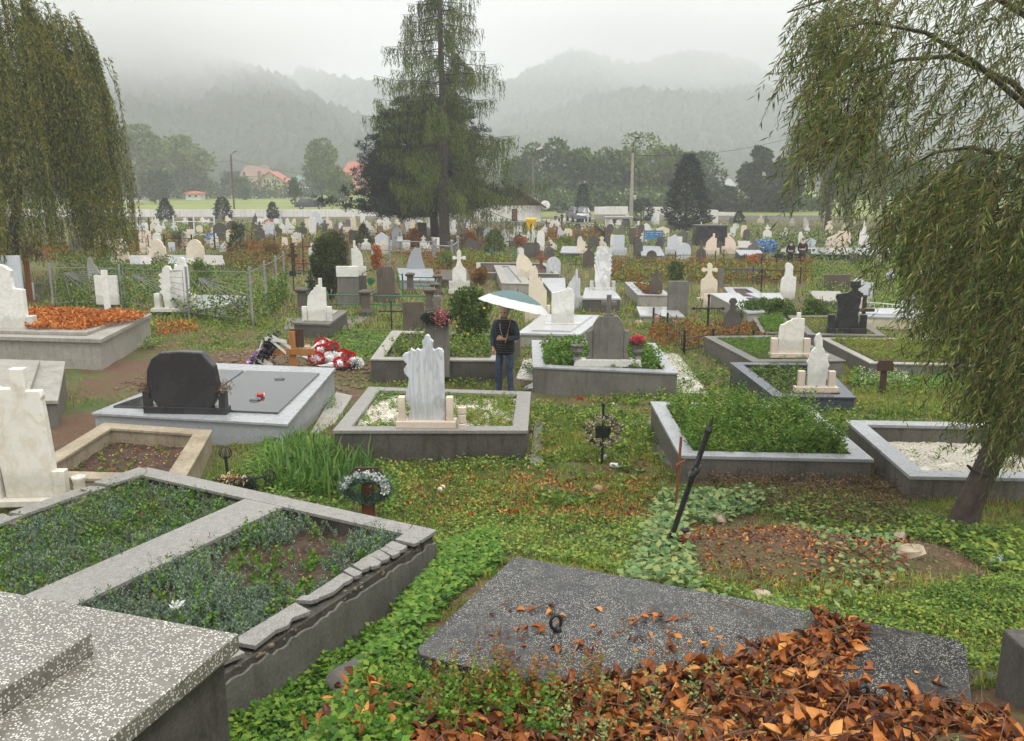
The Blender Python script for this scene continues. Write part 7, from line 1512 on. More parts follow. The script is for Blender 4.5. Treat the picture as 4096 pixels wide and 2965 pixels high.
def hand(c, d, up, side, nm):
    q = MB(); c = V(c); d = V(d).normalized(); up = V(up).normalized(); sd = d.cross(up)
    for i in range(4):
        b = c + sd * (i - 1.5) * .019; L = (.072, .08, .076, .06)[i]; q.tube([b, b + d * L * .5, b + d * L * .8 - up * L * .3, b + d * L * .7 - up * L * .65], [.009, .009, .008, .006], 6)
    q.tube([c - d * .03 + sd * side * .028, c + d * .01 + sd * side * .05, c + d * .045 + sd * side * .045 - up * .015], [.012, .010, .007], 6); q.tube([c - d * .06, c - d * .02, c + d * .01], [.026, .036, .034], 8)
    return q.build(nm, skinm, man, smooth=True)
hand((.01, -.27, 1.15), (-1, -.25, .1), (.2, -1, .3), 1, 'hand'); hand((-.175, -.16, .86), (.05, -.25, -1), (0, -1, .2), -1, 'hand')
# shirt collar and the light grey lining
q = MB(); q.tube([(-.05, -.135, 1.42), (-.03, -.15, 1.30), (.02, -.155, 1.15)], .010, 4); q.build('vest_zip', M['galv'], man)
# umbrella -----------------------------------------------------------
hx = man.matrix_basis @ Vector((.02, -.30, 1.16)); R0 = .70; m_hand = Vector((xof(2026, 1352, 16.42), 16.42, zof(2026, 1352, 16.42)))
top = Vector((xof(2070, 1166, 16.5), 16.50, zof(2070, 1166, 16.5))); axu = (top - m_hand).normalized()
um = thing('umbrella', 'open umbrella with a teal crown and a wide white border held by the man', 'umbrella', m_hand); um.rotation_euler = axu.to_track_quat('Z', 'Y').to_euler(); Lu = (top - m_hand).length
mb = MB(); mb.tube([(0, 0, -.02), (0, 0, Lu + .0)], .007, 6); mb.build('shaft', M['cone'], um); mb = MB(); mb.tube([(0, 0, -.10), (0, 0, -.02), (0, 0, .08)], [.014, .016, .013], 8); mb.build('handle', M['cone'], um, smooth=True)
mb = MB(); mb.tube([(0, 0, Lu), (0, 0, Lu + .07)], [.010, .004], 6); mb.build('tip', M['metal'], um)
NS = 16; rows = 9
def canopy(r0, r1, name, mat, off=0):
    mb = MB(); vs = []; fs = []; K_ = NS * 4; rs = np.linspace(r0, r1, rows)
    for rr in rs:
        for k_ in range(K_):
            a = 2 * math.pi * k_ / K_; sc = (k_ % 4) / 4; sag = math.sin(math.pi * sc) ; f = rr / R0; rad_ = rr * (1 - .035 * sag * f * f); z = Lu - .30 * (f ** 2.0) + .0 - .012 * (1 - sag) * 0 + off; z -= 0.010 * sag * f; vs.append((rad_ * math.cos(a), rad_ * math.sin(a), z))
    for i in range(rows - 1):
        for k_ in range(K_): fs.append((i * K_ + k_, i * K_ + (k_ + 1) % K_, (i + 1) * K_ + (k_ + 1) % K_, (i + 1) * K_ + k_))
    mb.add(vs, fs); return mb.build(name, mat, um, smooth=True)
def cloth(nm, c): m, t = newmat(nm); finish(t, c, .45, translucent=.35); return m
canopy(.008, .50, 'canopy_crown', cloth('teal_cloth', (.15, .25, .25))); canopy(.5005, R0, 'canopy_border', cloth('white_cloth', (.80, .82, .82)))
for k_ in range(NS):
    a = 2 * math.pi * k_ / NS; mb = MB(); mb.tube([(r_ * math.cos(a), r_ * math.sin(a), Lu - .30 * (r_ / R0) ** 2 - .008) for r_ in np.linspace(.01, R0, 8)], .0028, 4); mb.build('rib', M['metal'], um)
    mb = MB(); mb.tube([(.01 * math.cos(a), .01 * math.sin(a), Lu - .28), (.34 * math.cos(a), .34 * math.sin(a), Lu - .30 * (.34 / R0) ** 2 - .012)], .0022, 3); mb.build('stretcher', M['metal'], um)

def figure(px, yb, yt, y, label, top, legs, head, rz=0, skirt=False, lean=0, hairm=None):
    x = xof(px, yb, y); z0 = gz(x, y); H = zof(px, yt, y) - z0; s = H / 1.72; r = thing('person', label, 'person', (x, y, z0), R(rz)); r.scale = (s, s, s)
    j = lambda a, b, c: (a, b - lean * max(0, c - .9), c)
    jn = [(j(0, 0, .95), (.15, .11)), (j(0, 0, 1.25), (.16, .12)), (j(0, 0, 1.47), .055), (j(0, 0, 1.62), (.085, .095)), (j(.19, 0, 1.4), .06), (j(.25, -.02, 1.12), .045), (j(.22, -.12, .88), .035), (j(-.19, 0, 1.4), .06), (j(-.25, -.02, 1.12), .045), (j(-.22, -.12, .88), .035), ((.09, 0, .9), .09), ((.10, 0, .48), .06), ((.11, 0, .05), .045), ((-.09, 0, .9), .09), ((-.10, .03, .48), .06), ((-.11, .05, .05), .045)]
    e_ = [(0, 1), (1, 2), (2, 3), (1, 4), (4, 5), (5, 6), (1, 7), (7, 8), (8, 9), (0, 10), (10, 11), (11, 12), (0, 13), (13, 14), (14, 15)]
    skin('body', jn, e_, skinm, r, 1)
    cj = [(p, (q[0] + .02, q[1] + .02) if hasattr(q, '__len__') else q + .018) for p, q in jn]; ix = [0, 1, 4, 5, 6, 7, 8, 9]; mp_ = {a: i for i, a in enumerate(ix)}; skin('coat', [cj[i] for i in ix], [(mp_[a], mp_[b]) for a, b in e_ if a in mp_ and b in mp_], top, r, 1)
    ix = [0, 10, 11, 12, 13, 14, 15]; mp_ = {a: i for i, a in enumerate(ix)}
    if skirt: q = MB(); q.lathe([(.17, 1.0), (.2, .8), (.24, .35), (.22, .3)][::-1], 12); q.build('skirt', legs, r, smooth=True)
    else: skin('trousers', [cj[i] for i in ix], [(mp_[a], mp_[b]) for a, b in e_ if a in mp_ and b in mp_], legs, r, 1)
    q = MB(); c = j(0, .02, 1.65); q.ball(c, .105, 6); q.build('hair', head, r, smooth=True); return r
bk = plain('black_cloth', (.018, .018, .022), None, .7); lt = plain('pale_cloth', (.40, .38, .38), None, .7); dkc = plain('dark_blue_cloth', (.03, .035, .05), None, .7)
figure(3160, 1050, 961, 43.5, 'mourner in a black jacket standing with back turned by the white tomb', bk, bk, M['gblack'], 180)
figure(3207, 1050, 952, 43.5, 'woman in a black dress bending over the grave at the white tomb', bk, bk, hair, 160, skirt=True, lean=.15)
figure(2222, 905, 858, 87, 'dark figure carrying a bag, leftmost of the three by the gate', bk, bk, hair, 170)
figure(2236, 905, 856, 86, 'person in a pale coat in the middle of the three by the gate', lt, bk, lt, 180)
figure(2247, 907, 852, 88, 'dark dressed person under a small umbrella by the gate', dkc, bk, M['gblack'], 180)
y = 88; p = Vector((xof(2245, 850, y), y, zof(2245, 850, y))); r = thing('umbrella', 'small dark blue umbrella over the three people by the gate', 'umbrella', p); mb = MB(); mb.lathe([(.50, -.05), (.40, .06), (.2, .17), (.01, .22)], 8); mb.build('canopy', dkc, r); mb = MB(); rod(mb, (0, 0, -.7), (0, 0, .25), .012); mb.build('shaft', M['metal'], r)
# ================================================================== VEGETATION
random.seed(9); rng = np.random.default_rng(5)
def keep(Q, pad=0):
    m_ = np.ones(len(Q), bool)
    for e in EXC: m_ &= ~inpoly(Q[:, 0], Q[:, 1], e)
    return Q[m_]
def onground(Q, dz=-.01): return np.concatenate([Q, (ground(Q[:, 0], Q[:, 1]) + dz)[:, None]], 1)
def region(pxs, z=None): return [tuple((atg(*q) if z is None else at(*q, z)).xy) for q in pxs]
def mound(Q): # sparse on bare earth
    X_, Y_ = Q[:, 0], Q[:, 1]
    d = lambda cx, cy, rx, ry: np.clip(1.25 - np.sqrt(((X_ - cx) / rx) ** 2 + ((Y_ - cy) / ry) ** 2), 0, 1)
    return np.maximum.reduce([d(2.7, 7.1, 1.6, 1.15), d(-6.4, 18.6, 3.6, 2.8), d(-8.4, 19.6, 2.7, 1.8), d(-3.4, 16.0, 3.0, 1.1), d(-7.0, 13.2, 1.7, 3.0), d(-.3, 16.2, 1.6, .9)]) * 1.8
# lawn: short blades, thick in places and worn through in others
def lawn(n, y0, y1, h, w, name, lab, mat='lgrass', thr=.36, pow_=1.0):
    Y_ = y0 + (y1 - y0) * rng.uniform(0, 1, n) ** pow_; half = Y_ * .64 + 2.6 * (Y_ < 30); X_ = rng.uniform(-1, 1, n) * half; Q = np.stack([X_, Y_], 1)
    q = .55 * noise2(X_ * .9, Y_ * .9, 2) + .45 * noise2(X_ * 3.1, Y_ * 3.1, 5); Q = Q[(rng.uniform(0, 1, n) < np.clip((q - thr) * 4 + .25, .05, 1)) & (rng.uniform(0, 1, n) > mound(Q) * 1.1)]
    Q = keep(Q); P = onground(Q); k = len(P); tag(blades(name, P, rng.uniform(.35, 1.25, k) * h, w, .7, M[mat]), lab, 'grass', kind='stuff')
lawn(300000, 4.2, 13, .085, .0075, 'grass', 'short patchy lawn grass between the near graves', pow_=1.15)
lawn(130000, 12, 26, .12, .012, 'grass', 'grass between the middle graves', pow_=1.1)
lawn(90000, 25, 96, .22, .035, 'grass', 'tall rough grass among the far rows of stones', thr=.25, pow_=1.2)
# taller tufts
def tufts(poly, n, per, h, w, lab, mat='lgrass', z=None, spread=.04, bend=.7, name='grass'):
    Q = scatter(poly, n); Q = keep(Q) if z is None else Q; Q = np.repeat(Q, per, 0) + rng.normal(size=(len(Q) * per, 2)) * spread; P = onground(Q) if z is None else np.concatenate([Q, np.full((len(Q), 1), z)], 1)
    tag(blades(name, P, rng.uniform(.4, 1.2, len(P)) * h, w, bend, M[mat]), lab, 'grass', kind='stuff')
tufts(region([(2130, 1850), (2640, 1860), (2560, 1650), (2180, 1640)]), 800, 12, .12, .007, 'thicker green grass round the small wreath cross')
tufts(region([(3350, 1480), (4300, 1500), (4100, 1720), (3450, 1660)]), 700, 14, .20, .009, 'long green grass right of the dark blue kerb')
tufts(region([(1560, 1900), (2700, 1900), (2700, 2120), (1700, 2150)]), 500, 9, .10, .007, 'yellow green grass tufts before the leaning cross')
def carpet(poly, n, L_, W_, h, mat, lab, cat='ground cover', z=None, name='ground_cover', up=.6, kp=True, clump=0.0, fr=2.0):
    Q = scatter(poly, n, clump, fr); Q = keep(Q) if (kp and z is None) else Q; k = len(Q); P = onground(Q, 0) if z is None else np.concatenate([Q, np.full((k, 1), z)], 1)
    P[:, 2] += h * rng.uniform(.05, 1, k) * (.5 + .5 * noise2(Q[:, 0] * 4, Q[:, 1] * 4)); a = rng.uniform(0, 6.283, k); D = np.stack([np.cos(a), np.sin(a), rng.normal(.15, .3, k)], 1); N = np.stack([rng.normal(0, .4, k), rng.normal(0, .4, k), np.ones(k)], 1)
    return tag(leaves(name, P, D, rng.uniform(.6, 1.25, k) * L_, W_, M[mat], None, .12, N), lab, cat, kind='stuff')
G1 = region([(880, 3100), (960, 2820), (1250, 2560), (1560, 2330), (1760, 2190), (1990, 2160), (2010, 2260), (1640, 2580), (1560, 2720), (1250, 2960), (1200, 3100)])
carpet(G1, 15000, .052, .038, .13, 'lgreen', 'bright green leafy ground cover along the broken kerb')
carpet([(-1.75, 2.7), (-.45, 2.7), (-.45, 4.9), (-1.5, 5.2)], 5200, .05, .036, .10, 'lgreen', 'bright green leafy ground cover on the little bank beside the terrazzo tomb')
carpet(region([(1700, 2130), (2620, 2080), (2600, 2330), (2080, 2220), (1900, 2250)]), 5200, .045, .03, .08, 'lweed', 'low weeds behind the speckled slab', clump=.3)
carpet(region([(2650, 2340), (3950, 2700), (4096, 2560), (4096, 2300), (3500, 2420)]), 9000, .032, .02, .10, 'lweed', 'mixed green weeds along the back of the speckled slab')
carpet(region([(3050, 2060), (3750, 2180), (4096, 2330), (4096, 2150), (3300, 1980)]), 4200, .06, .042, .14, 'lweed', 'leafy weeds round the foot of the willow trunk')
carpet(region([(2480, 2360), (2640, 1990), (3160, 2000), (2900, 2090), (2740, 2120), (2800, 2420), (2700, 2390)]), 2300, .075, .06, .20, 'lbind', 'bindweed leaves climbing round the leaning black cross')
carpet(region([(2700, 2390), (3300, 2520), (3500, 2400), (3650, 2300), (3500, 2120), (3100, 2050), (3300, 2300)]), 500, .06, .048, .10, 'lbind', 'scattered bindweed on the rim of the earth mound', clump=.5, fr=3)
carpet(region([(820, 2010), (1580, 2110), (1600, 1930), (1300, 1760), (1020, 1830)]), 3600, .055, .035, .16, 'lgreen', 'leafy plants under the iris clump')
carpet(region([(1480, 2120), (2050, 2110), (2000, 1930), (1600, 1900)]), 2400, .045, .03, .07, 'lweed', 'weeds in front of the wooden post with wreath', clump=.4)
carpet(region([(1500, 1930), (2130, 1880), (2130, 1790), (1560, 1790)]), 2400, .05, .035, .12, 'lweed', 'weeds at the foot of the striped headstone kerb')
carpet(region([(880, 1730), (1350, 1640), (1330, 1560), (1200, 1640)]), 2000, .04, .025, .22, 'lgreen', 'weeds growing up the side of the black granite tomb')
carpet(region([(1300, 1320), (1560, 1330), (1560, 1430), (1420, 1450)]), 3000, .07, .05, .12, 'lgreen', 'bright weeds left of the dark concrete kerb')
carpet(region([(3400, 1560), (4096, 1600), (4096, 1480), (3420, 1470)]), 6000, .07, .045, .25, 'lgreen', 'leafy green plants right of the dark blue kerb')
carpet(region([(0, 1440), (640, 1400), (640, 1300), (400, 1370), (0, 1400)]), 1800, .10, .06, .25, 'lweed', 'weeds at the foot of the raised leaf covered plot', clump=.4)
wh_ = carpet(region([(3430, 1545), (3640, 1560), (3620, 1480), (3450, 1470)]), 1400, .03, .022, .28, 'chips', 'white flower heads beside the brown board', 'flowers', name='white_flowers')
# inside the kerbs
def plot(key): d = KERBS[key]; return [(p.x, p.y) for p in d['inner']], d['z']
def stems(poly, z, n, h, per, L_, W_, mat, lab, name='weeds', lean=.25, cat='weeds', clump=.2, up=.5):
    Q = scatter(poly, n, clump); k = len(Q); z = (ground(Q[:, 0], Q[:, 1]) if z is None else np.full(k, z)); H = h * rng.uniform(.35, 1.2, k) * (.45 + 1.1 * noise2(Q[:, 0] * 2.3, Q[:, 1] * 2.3, 4)); a = rng.normal(size=(k, 2)) * lean
    t_ = np.tile(np.linspace(.12, 1, per), (k, 1)); base = np.stack([Q[:, 0], Q[:, 1], z], 1)[:, None, :]; ax = np.stack([a[:, 0], a[:, 1], np.ones(k)], 1)[:, None, :]
    P = base + ax * (H[:, None] * t_)[:, :, None]; ang = np.arange(per)[None] * 2.4 + rng.uniform(0, 6, (k, 1)); D = np.stack([np.cos(ang), np.sin(ang), np.full_like(ang, up)], 2); P = P.reshape(-1, 3); D = D.reshape(-1, 3) + rng.normal(size=P.shape) * .15
    sc = (1.1 - .5 * t_.reshape(-1)); return tag(leaves(name, P, D, L_ * sc * rng.uniform(.7, 1.2, len(P)), W_, M[mat], None, .15), lab, cat, kind='stuff')
pl, z = plot('green'); stems(pl, z, 420, .42, 24, .08, .026, 'lweed', 'dense bright green weeds filling the pale kerb'); stems(pl, z, 820, .38, 22, .07, .024, 'lgreen', 'taller pale weeds in the pale kerb')
pl, z = plot('flowers'); stems(pl, z, 620, .26, 14, .09, .05, 'lgreen', 'leafy plants round the mossy cross headstone')
pl, z = plot('bush'); stems(pl, z, 320, .26, 12, .08, .045, 'lweed', 'leafy plants in the dark concrete kerb')
pl, z = plot('main'); stems(pl, z, 900, .09, 10, .05, .012, 'lgrass', 'grass creeping over the white chips of the striped headstone', clump=.75); stems(pl, z, 320, .12, 10, .05, .02, 'lgreen', 'weeds among the white chips', clump=.6)
pl, z = plot('behindblue'); stems(pl, z, 700, .14, 12, .07, .015, 'lgreen', 'fresh grass behind the stepped veined headstone')
pl, z = plot('leftlow'); stems(pl, z, 400, .2, 12, .08, .015, 'lgreen', 'fresh grass in the small dark kerb')
pl, z = plot('granite'); stems(pl, z, 300, .12, 10, .07, .015, 'lgrass', 'grass in the kerb of the black granite headstone')
pl, z = plot('weedy'); stems(pl, z, 1100, .14, 12, .09, .014, 'lgrass', 'dry yellowing grass in the long low kerb')
pl, z = plot('blue'); stems(pl, z, 170, .16, 12, .09, .03, 'lshrub', 'few dark plants in the dark blue kerb', clump=.6)
pl, z = plot('midright'); stems(pl, z, 60, .3, 12, .12, .05, 'lred', 'reddish plants in the white capped kerb')
pl, z = plot('broken'); stems(pl, z, 70, .08, 8, .05, .02, 'lweed', 'few weeds on the bare earth of the crumbling kerb', clump=.6)
pl, z = plot('gravel'); stems(pl, z, 16, .10, 12, .08, .02, 'lweed', 'few weeds in the white marble chips', clump=.6)
def chips(key, n, lab, dz=0):
    pl, z = plot(key); q = scatter(pl, n); sz = rng.uniform(.008, .02, n); J = rng.uniform(.6, 1.3, (n, len(IV), 1)); b = np.stack([q[:, 0], q[:, 1], z + .03 * noise2(q[:, 0] * 3, q[:, 1] * 3) + dz], 1)
    V_ = b[:, None, :] + IV[None] * sz[:, None, None] * J * np.array([1.2, 1, .7]); T_ = IT[None] + (np.arange(n) * len(IV))[:, None, None]; tag(link('marble_chips', npmesh('marble_chips', V_.reshape(-1, 3), T_.reshape(-1, 3)), M['chips']), lab, 'stone chips', kind='stuff')
chips('gravel', 9000, 'white marble chips filling the right hand kerb'); chips('main', 3000, 'pale stone chips behind the striped headstone')
for pg, n, lb in (([(-9.5, 20.5), (9.5, 20.5), (12.5, 29), (-12.5, 29)], 1800, 'weeds and herbs between the middle plots'), ([(-2.8, 14.2), (9, 13.2), (10.5, 21), (-2.8, 21)], 1900, 'weeds and herbs along the aisles round the centre plots'), ([(.3, 9.2), (2.2, 9.2), (2.2, 14.6), (.3, 14.6)], 420, 'weeds in the aisle of the small wreath cross')):
    Qk = scatter(pg, n, .9, 1.0); Qk = keep(Qk); Qk = Qk[rng.uniform(0, 1, len(Qk)) > mound(Qk)]; k = len(Qk); per = 9; t_ = np.tile(np.linspace(.1, 1, per), (k, 1)); ang = np.arange(per)[None] * 2.4 + rng.uniform(0, 6, (k, 1)); H = .03 + .13 * rng.uniform(0, 1, k)
    P = onground(Qk)[:, None, :] + np.stack([.3 * np.cos(ang) * t_, .3 * np.sin(ang) * t_, np.ones_like(t_) * t_], 2) * H[:, None, None]; D = np.stack([np.cos(ang), np.sin(ang), .35 + 0 * ang], 2).reshape(-1, 3)
    tag(leaves('weeds', P.reshape(-1, 3), D, .075, .035, M['lweed'], None, .15), lb, 'weeds', kind='stuff')
# sedum
def sedum(poly, z, n, mat, lab, clump=.3, h=.075, fr=1.6, per=18):
    Q = scatter(poly, n, clump, fr); Q = Q[inpoly(Q[:, 0], Q[:, 1], poly)]; k = len(Q); H = h * rng.uniform(.5, 1.2, k) * (.6 + .8 * noise2(Q[:, 0] * 2, Q[:, 1] * 2)); t_ = np.tile(np.linspace(.1, 1, per), (k, 1)); ln = rng.normal(size=(k, 2)) * .35
    P = np.stack([Q[:, 0], Q[:, 1], np.full(k, z)], 1)[:, None, :] + np.stack([ln[:, 0], ln[:, 1], np.ones(k)], 1)[:, None, :] * (H[:, None] * t_)[:, :, None]; ang = np.arange(per)[None] * 2.4 + rng.uniform(0, 6, (k, 1)); D = np.stack([np.cos(ang), np.sin(ang), .9 + 0 * ang], 2).reshape(-1, 3)
    tag(leaves('sedum', P.reshape(-1, 3), D, .026, .011, M[mat], None, .1), lab, 'sedum', kind='stuff')
zs = ZG - .155
sedum(PLOT_R, zs, 2500, 'lsedum', 'blue green sedum cushions in the nearer half of the double grave', clump=1.0, h=.15, per=22)
sedum(PLOT_L, zs, 2400, 'lsedum', 'blue green sedum in the farther half of the double grave', clump=.9, h=.13, per=20)
sedum(PLOT_L, zs, 3400, 'lsedg', 'green and reddish sedum mixed through the farther half', clump=.35, h=.12, fr=2.3)
stems(PLOT_L, zs, 520, .16, 12, .055, .022, 'lgreen', 'fresh weeds between the sedum of the farther half', clump=.5)
stems(PLOT_R, zs, 190, .16, 16, .05, .03, 'lgreen', 'light green rosettes between the sedum of the nearer half', clump=.6)
carpet(PLOT_R, 900, .04, .02, .02, 'ldry', 'dead leaf scraps on the soil between the sedum', 'leaf litter', z=zs, name='leaf_litter')
carpet([(p.x, p.y) for p in KERBS['broken']['inner']], 500, .04, .025, .02, 'ldead', 'dead leaf scraps on the bare earth of the crumbling kerb', 'leaf litter', z=KERBS['broken']['z'], name='leaf_litter')
q = at(700, 2430, ZG); r = thing('white_lily', 'white artificial lily stuck between the sedum by the terrazzo tomb', 'flower', (q.x, q.y, zs)); mb = MB(); mb.tube([(0, 0, 0), (.01, 0, .16)], .004, 5); mb.build('stem', M['lgreen'], r)
n = 14; a = rng.uniform(0, 6.28, n); leaves('petals', np.tile([[.01, 0, .16]], (n, 1)) + rng.normal(size=(n, 3)) * .018, np.stack([np.cos(a), np.sin(a), .5 + 0 * a], 1), .055, .03, wf, r)
# iris clump
Q = scatter(region([(1060, 1960), (1560, 2060), (1500, 1880), (1150, 1800)]), 620); P = onground(Q); k = len(P); tag(blades('iris_leaves', P, rng.uniform(.25, .95, k) * .62, .026, .45, M['liris']), 'long sword shaped iris leaves left of the wooden post', 'iris leaves', kind='stuff')
Q = scatter(region([(1020, 1960), (1300, 2000), (1280, 1760), (1050, 1780)]), 900); P = onground(Q); k = len(P); tag(blades('day_lily_leaves', P, rng.uniform(.4, 1, k) * .36, .018, 1.3, M['lgreen']), 'arching light green day lily leaves beside the granite tomb', 'lily leaves', kind='stuff')
# fallen leaves ------------------------------------------------------
def curled(name, P, L_, W_, mat, lab, cat='leaf litter', tilt=.34):
    n = len(P); a = rng.uniform(0, 6.283, n); D = unit(np.stack([np.cos(a), np.sin(a), rng.normal(0, tilt, n)], 1)); N = unit(np.stack([rng.normal(0, tilt, n), rng.normal(0, tilt, n), np.ones(n)], 1)); Sd = unit(np.cross(D, N)); U = np.cross(Sd, D)
    u = np.linspace(0, 1, 5); prof = np.array([.08, .8, 1.0, .66, .03]); V_ = []; c1 = rng.normal(0, .6, (n, 1)); c2 = rng.uniform(.0, .9, (n, 1)); Ls = (L_ * rng.uniform(.4, 1.25, n))[:, None]; Ws = (W_ * rng.uniform(.35, 1.15, n))[:, None]
    for i in range(5):
        mid = P + D * Ls * u[i] + U * Ls * (c1 * (u[i] - .5) ** 2 * 2 + .02 * rng.normal(size=(n, 1)))
        for s in (-1, 0, 1): V_.append(mid + Sd * Ws / 2 * prof[i] * s * rng.uniform(.85, 1.1, (n, 1)) + U * Ws * c2 * prof[i] * abs(s))
    V_ = np.stack(V_, 1).reshape(-1, 3); f = []
    for i in range(4):
        for j in range(2): q = i * 3 + j; f += [(q, q + 1, q + 4, q + 3)]
    T_ = (np.arange(n) * 15)[:, None, None] + np.array(f)[None]; me = npmesh(name, V_, T_.reshape(-1, 4), 4); me.shade_smooth(); return tag(link(name, me, M[mat]), lab, cat, kind='stuff')
def slabz(Q): return np.where(inpoly(Q[:, 0], Q[:, 1], SLABW), ZS, ground(Q[:, 0], Q[:, 1]))
HEAP = [(q.x, q.y) for q in (at(a, b, ZS + .03) for a, b in ((1640, 2780), (1900, 2720), (2300, 2740), (2700, 2690), (2950, 2620), (3230, 2540), (3290, 2450), (3450, 2500), (3420, 2600), (3330, 2700), (3420, 2790), (3720, 2800), (4000, 2880), (4096, 3150), (1650, 3150), (1680, 2900)))]
Q = scatter(HEAP, 2600); Q = Q[rng.uniform(0, 1, len(Q)) < np.clip(.28 + (Q[:, 0] + .35) * .75 - (Q[:, 1] < 3.6) * .0, .15, 1)]; X_, Y_ = Q[:, 0], Q[:, 1]; pile = .015 + .07 * noise2(X_ * 2.2, Y_ * 2.2); Zb = slabz(Q) 
P = np.concatenate([Q, (Zb + rng.uniform(0, 1, len(Q)) ** 1.3 * pile)[:, None]], 1); curled('leaf_litter', P, .098, .062, 'ldead', 'deep heap of orange and brown fallen leaves over the front of the speckled slab')
Q = scatter(HEAP, 3800); P = np.concatenate([Q, (slabz(Q) + rng.uniform(0, .06, len(Q)))[:, None]], 1); curled('leaf_litter', P, .09, .05, 'lbrown', 'small dark rotting leaves under the heap')
LT_ = region([(1700, 2120), (2650, 2100), (2650, 1900), (1600, 1930)]); Q = keep(scatter(LT_, 1500, .5, 2)); curled('leaf_litter', onground(Q, .02), .06, .035, 'ldead', 'brown leaves strewn over the lawn before the leaning cross', tilt=.3)
Q = keep(scatter(region([(1500, 2140), (2700, 2300), (3700, 2400), (3600, 2000), (1500, 2020)]), 1500, .4, 2)); curled('leaf_litter', onground(Q, .02), .05, .03, 'ldry', 'brown leaf scraps over the near lawn and mound', tilt=.3)
Q = scatter([(q.x, q.y) for q in (at(a, b, ZS) for a, b in ((2000, 2400), (2500, 2420), (3700, 2680), (3900, 2800), (1900, 2620)))], 120); curled('leaf_litter', np.concatenate([Q, np.full((len(Q), 1), ZS + .006)], 1), .07, .04, 'ldead', 'single leaves and scraps lying on the speckled slab', tilt=.15)
Q = keep(scatter(region([(600, 1350), (800, 1330), (780, 1290), (630, 1300)]), 330)); P = onground(Q, .0); P[:, 2] += rng.uniform(0, .12, len(P)); curled('leaf_litter', P, .11, .06, 'lorange', 'orange dead stalks and leaves beside the wire fence', tilt=.8)
Q = keep(scatter(region([(900, 3100), (1600, 2760), (1650, 2900), (1500, 3100)]), 60)); P = onground(Q, .12); curled('leaf_litter', P, .075, .045, 'ldead', 'orange leaves dropped in the clover at the bottom', tilt=.4)
mb = MB()
for k in range(130):
    x_, y_ = HEAP[0]; q = scatter(HEAP, 1)[0]; z_ = float(slabz(np.array([q]))[0]) + random.uniform(.02, .10); a = random.uniform(0, 6.28); L_ = random.uniform(.15, .45); mb.tube([(q[0], q[1], z_), (q[0] + L_ * .5 * math.cos(a), q[1] + L_ * .5 * math.sin(a), z_ + random.uniform(.0, .06)), (q[0] + L_ * math.cos(a + .3), q[1] + L_ * math.sin(a + .3), z_ + random.uniform(-.02, .04))], [.003, .0025, .0015], 4)
for a_, b_ in (((2560, 2540), (2750, 2690)), ((2480, 2330 + 200), (2640, 2420)), ((2870, 2400), (3120, 2500)), ((2000, 2420), (2060, 2400)), ((2130, 2440), (2210, 2410)), ((2650, 2380 + 120), (2780, 2560))):
    p, q = at(*a_, ZS + .012), at(*b_, ZS + .012); mb.tube([p, (p + q) / 2 + Vector((.01, .01, .008)), q], [.005, .004, .002], 4)
tag(mb.build('twigs', M['twig']), 'brown twigs and stalks lying in the leaf heap and on the slab', 'twigs', kind='stuff')
stems(region([(1560, 2740), (2300, 2790), (2200, 2990), (1400, 2990)]), None, 260, .17, 14, .045, .02, 'lgreen', 'green weeds growing through the left end of the leaf heap', clump=.5); stems([(p[0], p[1]) for p in HEAP], ZS + .02, 130, .20, 14, .035, .014, 'lbind', 'small green plants pushing through the leaf heap', clump=.6); stems([(at(a, b, ZS).x, at(a, b, ZS).y) for a, b in ((1700, 2720), (2400, 2680), (2500, 2900), (1700, 2900))], ZS - .02, 120, .26, 16, .04, .012, 'lred', 'reddish brown stalks at the left end of the heap')
Q = keep(scatter(region([(2720, 2080), (3650, 2180), (3600, 2400), (2900, 2400)]), 1500, .3, 2)); curled('leaf_litter', onground(Q, .01), .045, .025, 'ldead', 'orange and brown leaf scraps over the earth mound', tilt=.3)
Q = keep(scatter(region([(1250, 2110), (2600, 2110), (2650, 1700), (1700, 1750)]), 1600, .4, 2)); curled('leaf_litter', onground(Q, .03), .05, .028, 'ldead', 'fallen leaves sprinkled over the centre aisle', tilt=.3)
# dry weed heap before the green kerb and brown stalks
Q = scatter(region([(2760, 1960), (3560, 2150), (3640, 2010), (3480, 1870), (2900, 1890)]), 900); P = onground(Q, .02); k = len(P); P = np.repeat(P, 9, 0); t_ = np.tile(np.linspace(0, 1, 9), k); a = np.repeat(rng.uniform(0, 6.28, k), 9); Lr = np.repeat(rng.uniform(.1, .4, k), 9)
P = P + np.stack([np.cos(a) * t_ * Lr, np.sin(a) * t_ * Lr, .16 * np.sin(t_ * 2.6) * Lr / .4 + .02], 1); tag(leaves('dry_weeds', P, np.stack([np.cos(a), np.sin(a), .3 - t_], 1) + rng.normal(size=(len(P), 3)) * .5, .05, .012, M['ldry']), 'heap of dried brown weeds before the green weeds kerb', 'dry weeds', kind='stuff')
# creepers on the wire fence
for (p0, h0), (p1, h1) in zip(Pp[:-1], Pp[1:]):
    n = 1500 if p0.x < -7.6 else 500; t_ = rng.uniform(0, 1, n); zc = rng.uniform(0, 1, n) ** 1.4; m_ = noise2(t_ * 5 + p0.x, zc * 3) > .42; t_, zc = t_[m_], zc[m_]
    P = np.stack([p0.x + (p1.x - p0.x) * t_, p0.y + (p1.y - p0.y) * t_ + .12, zc * 1.0], 1) + rng.normal(size=(len(t_), 3)) * [.05, .10, .04]; P[:, 2] = np.abs(P[:, 2])
    tag(leaves('creeper', P, rng.normal(size=P.shape) + [0, -.3, -.3], .10, .06, M['lweed']), 'green creeper growing over the grey wire fence', 'creeper', kind='stuff')
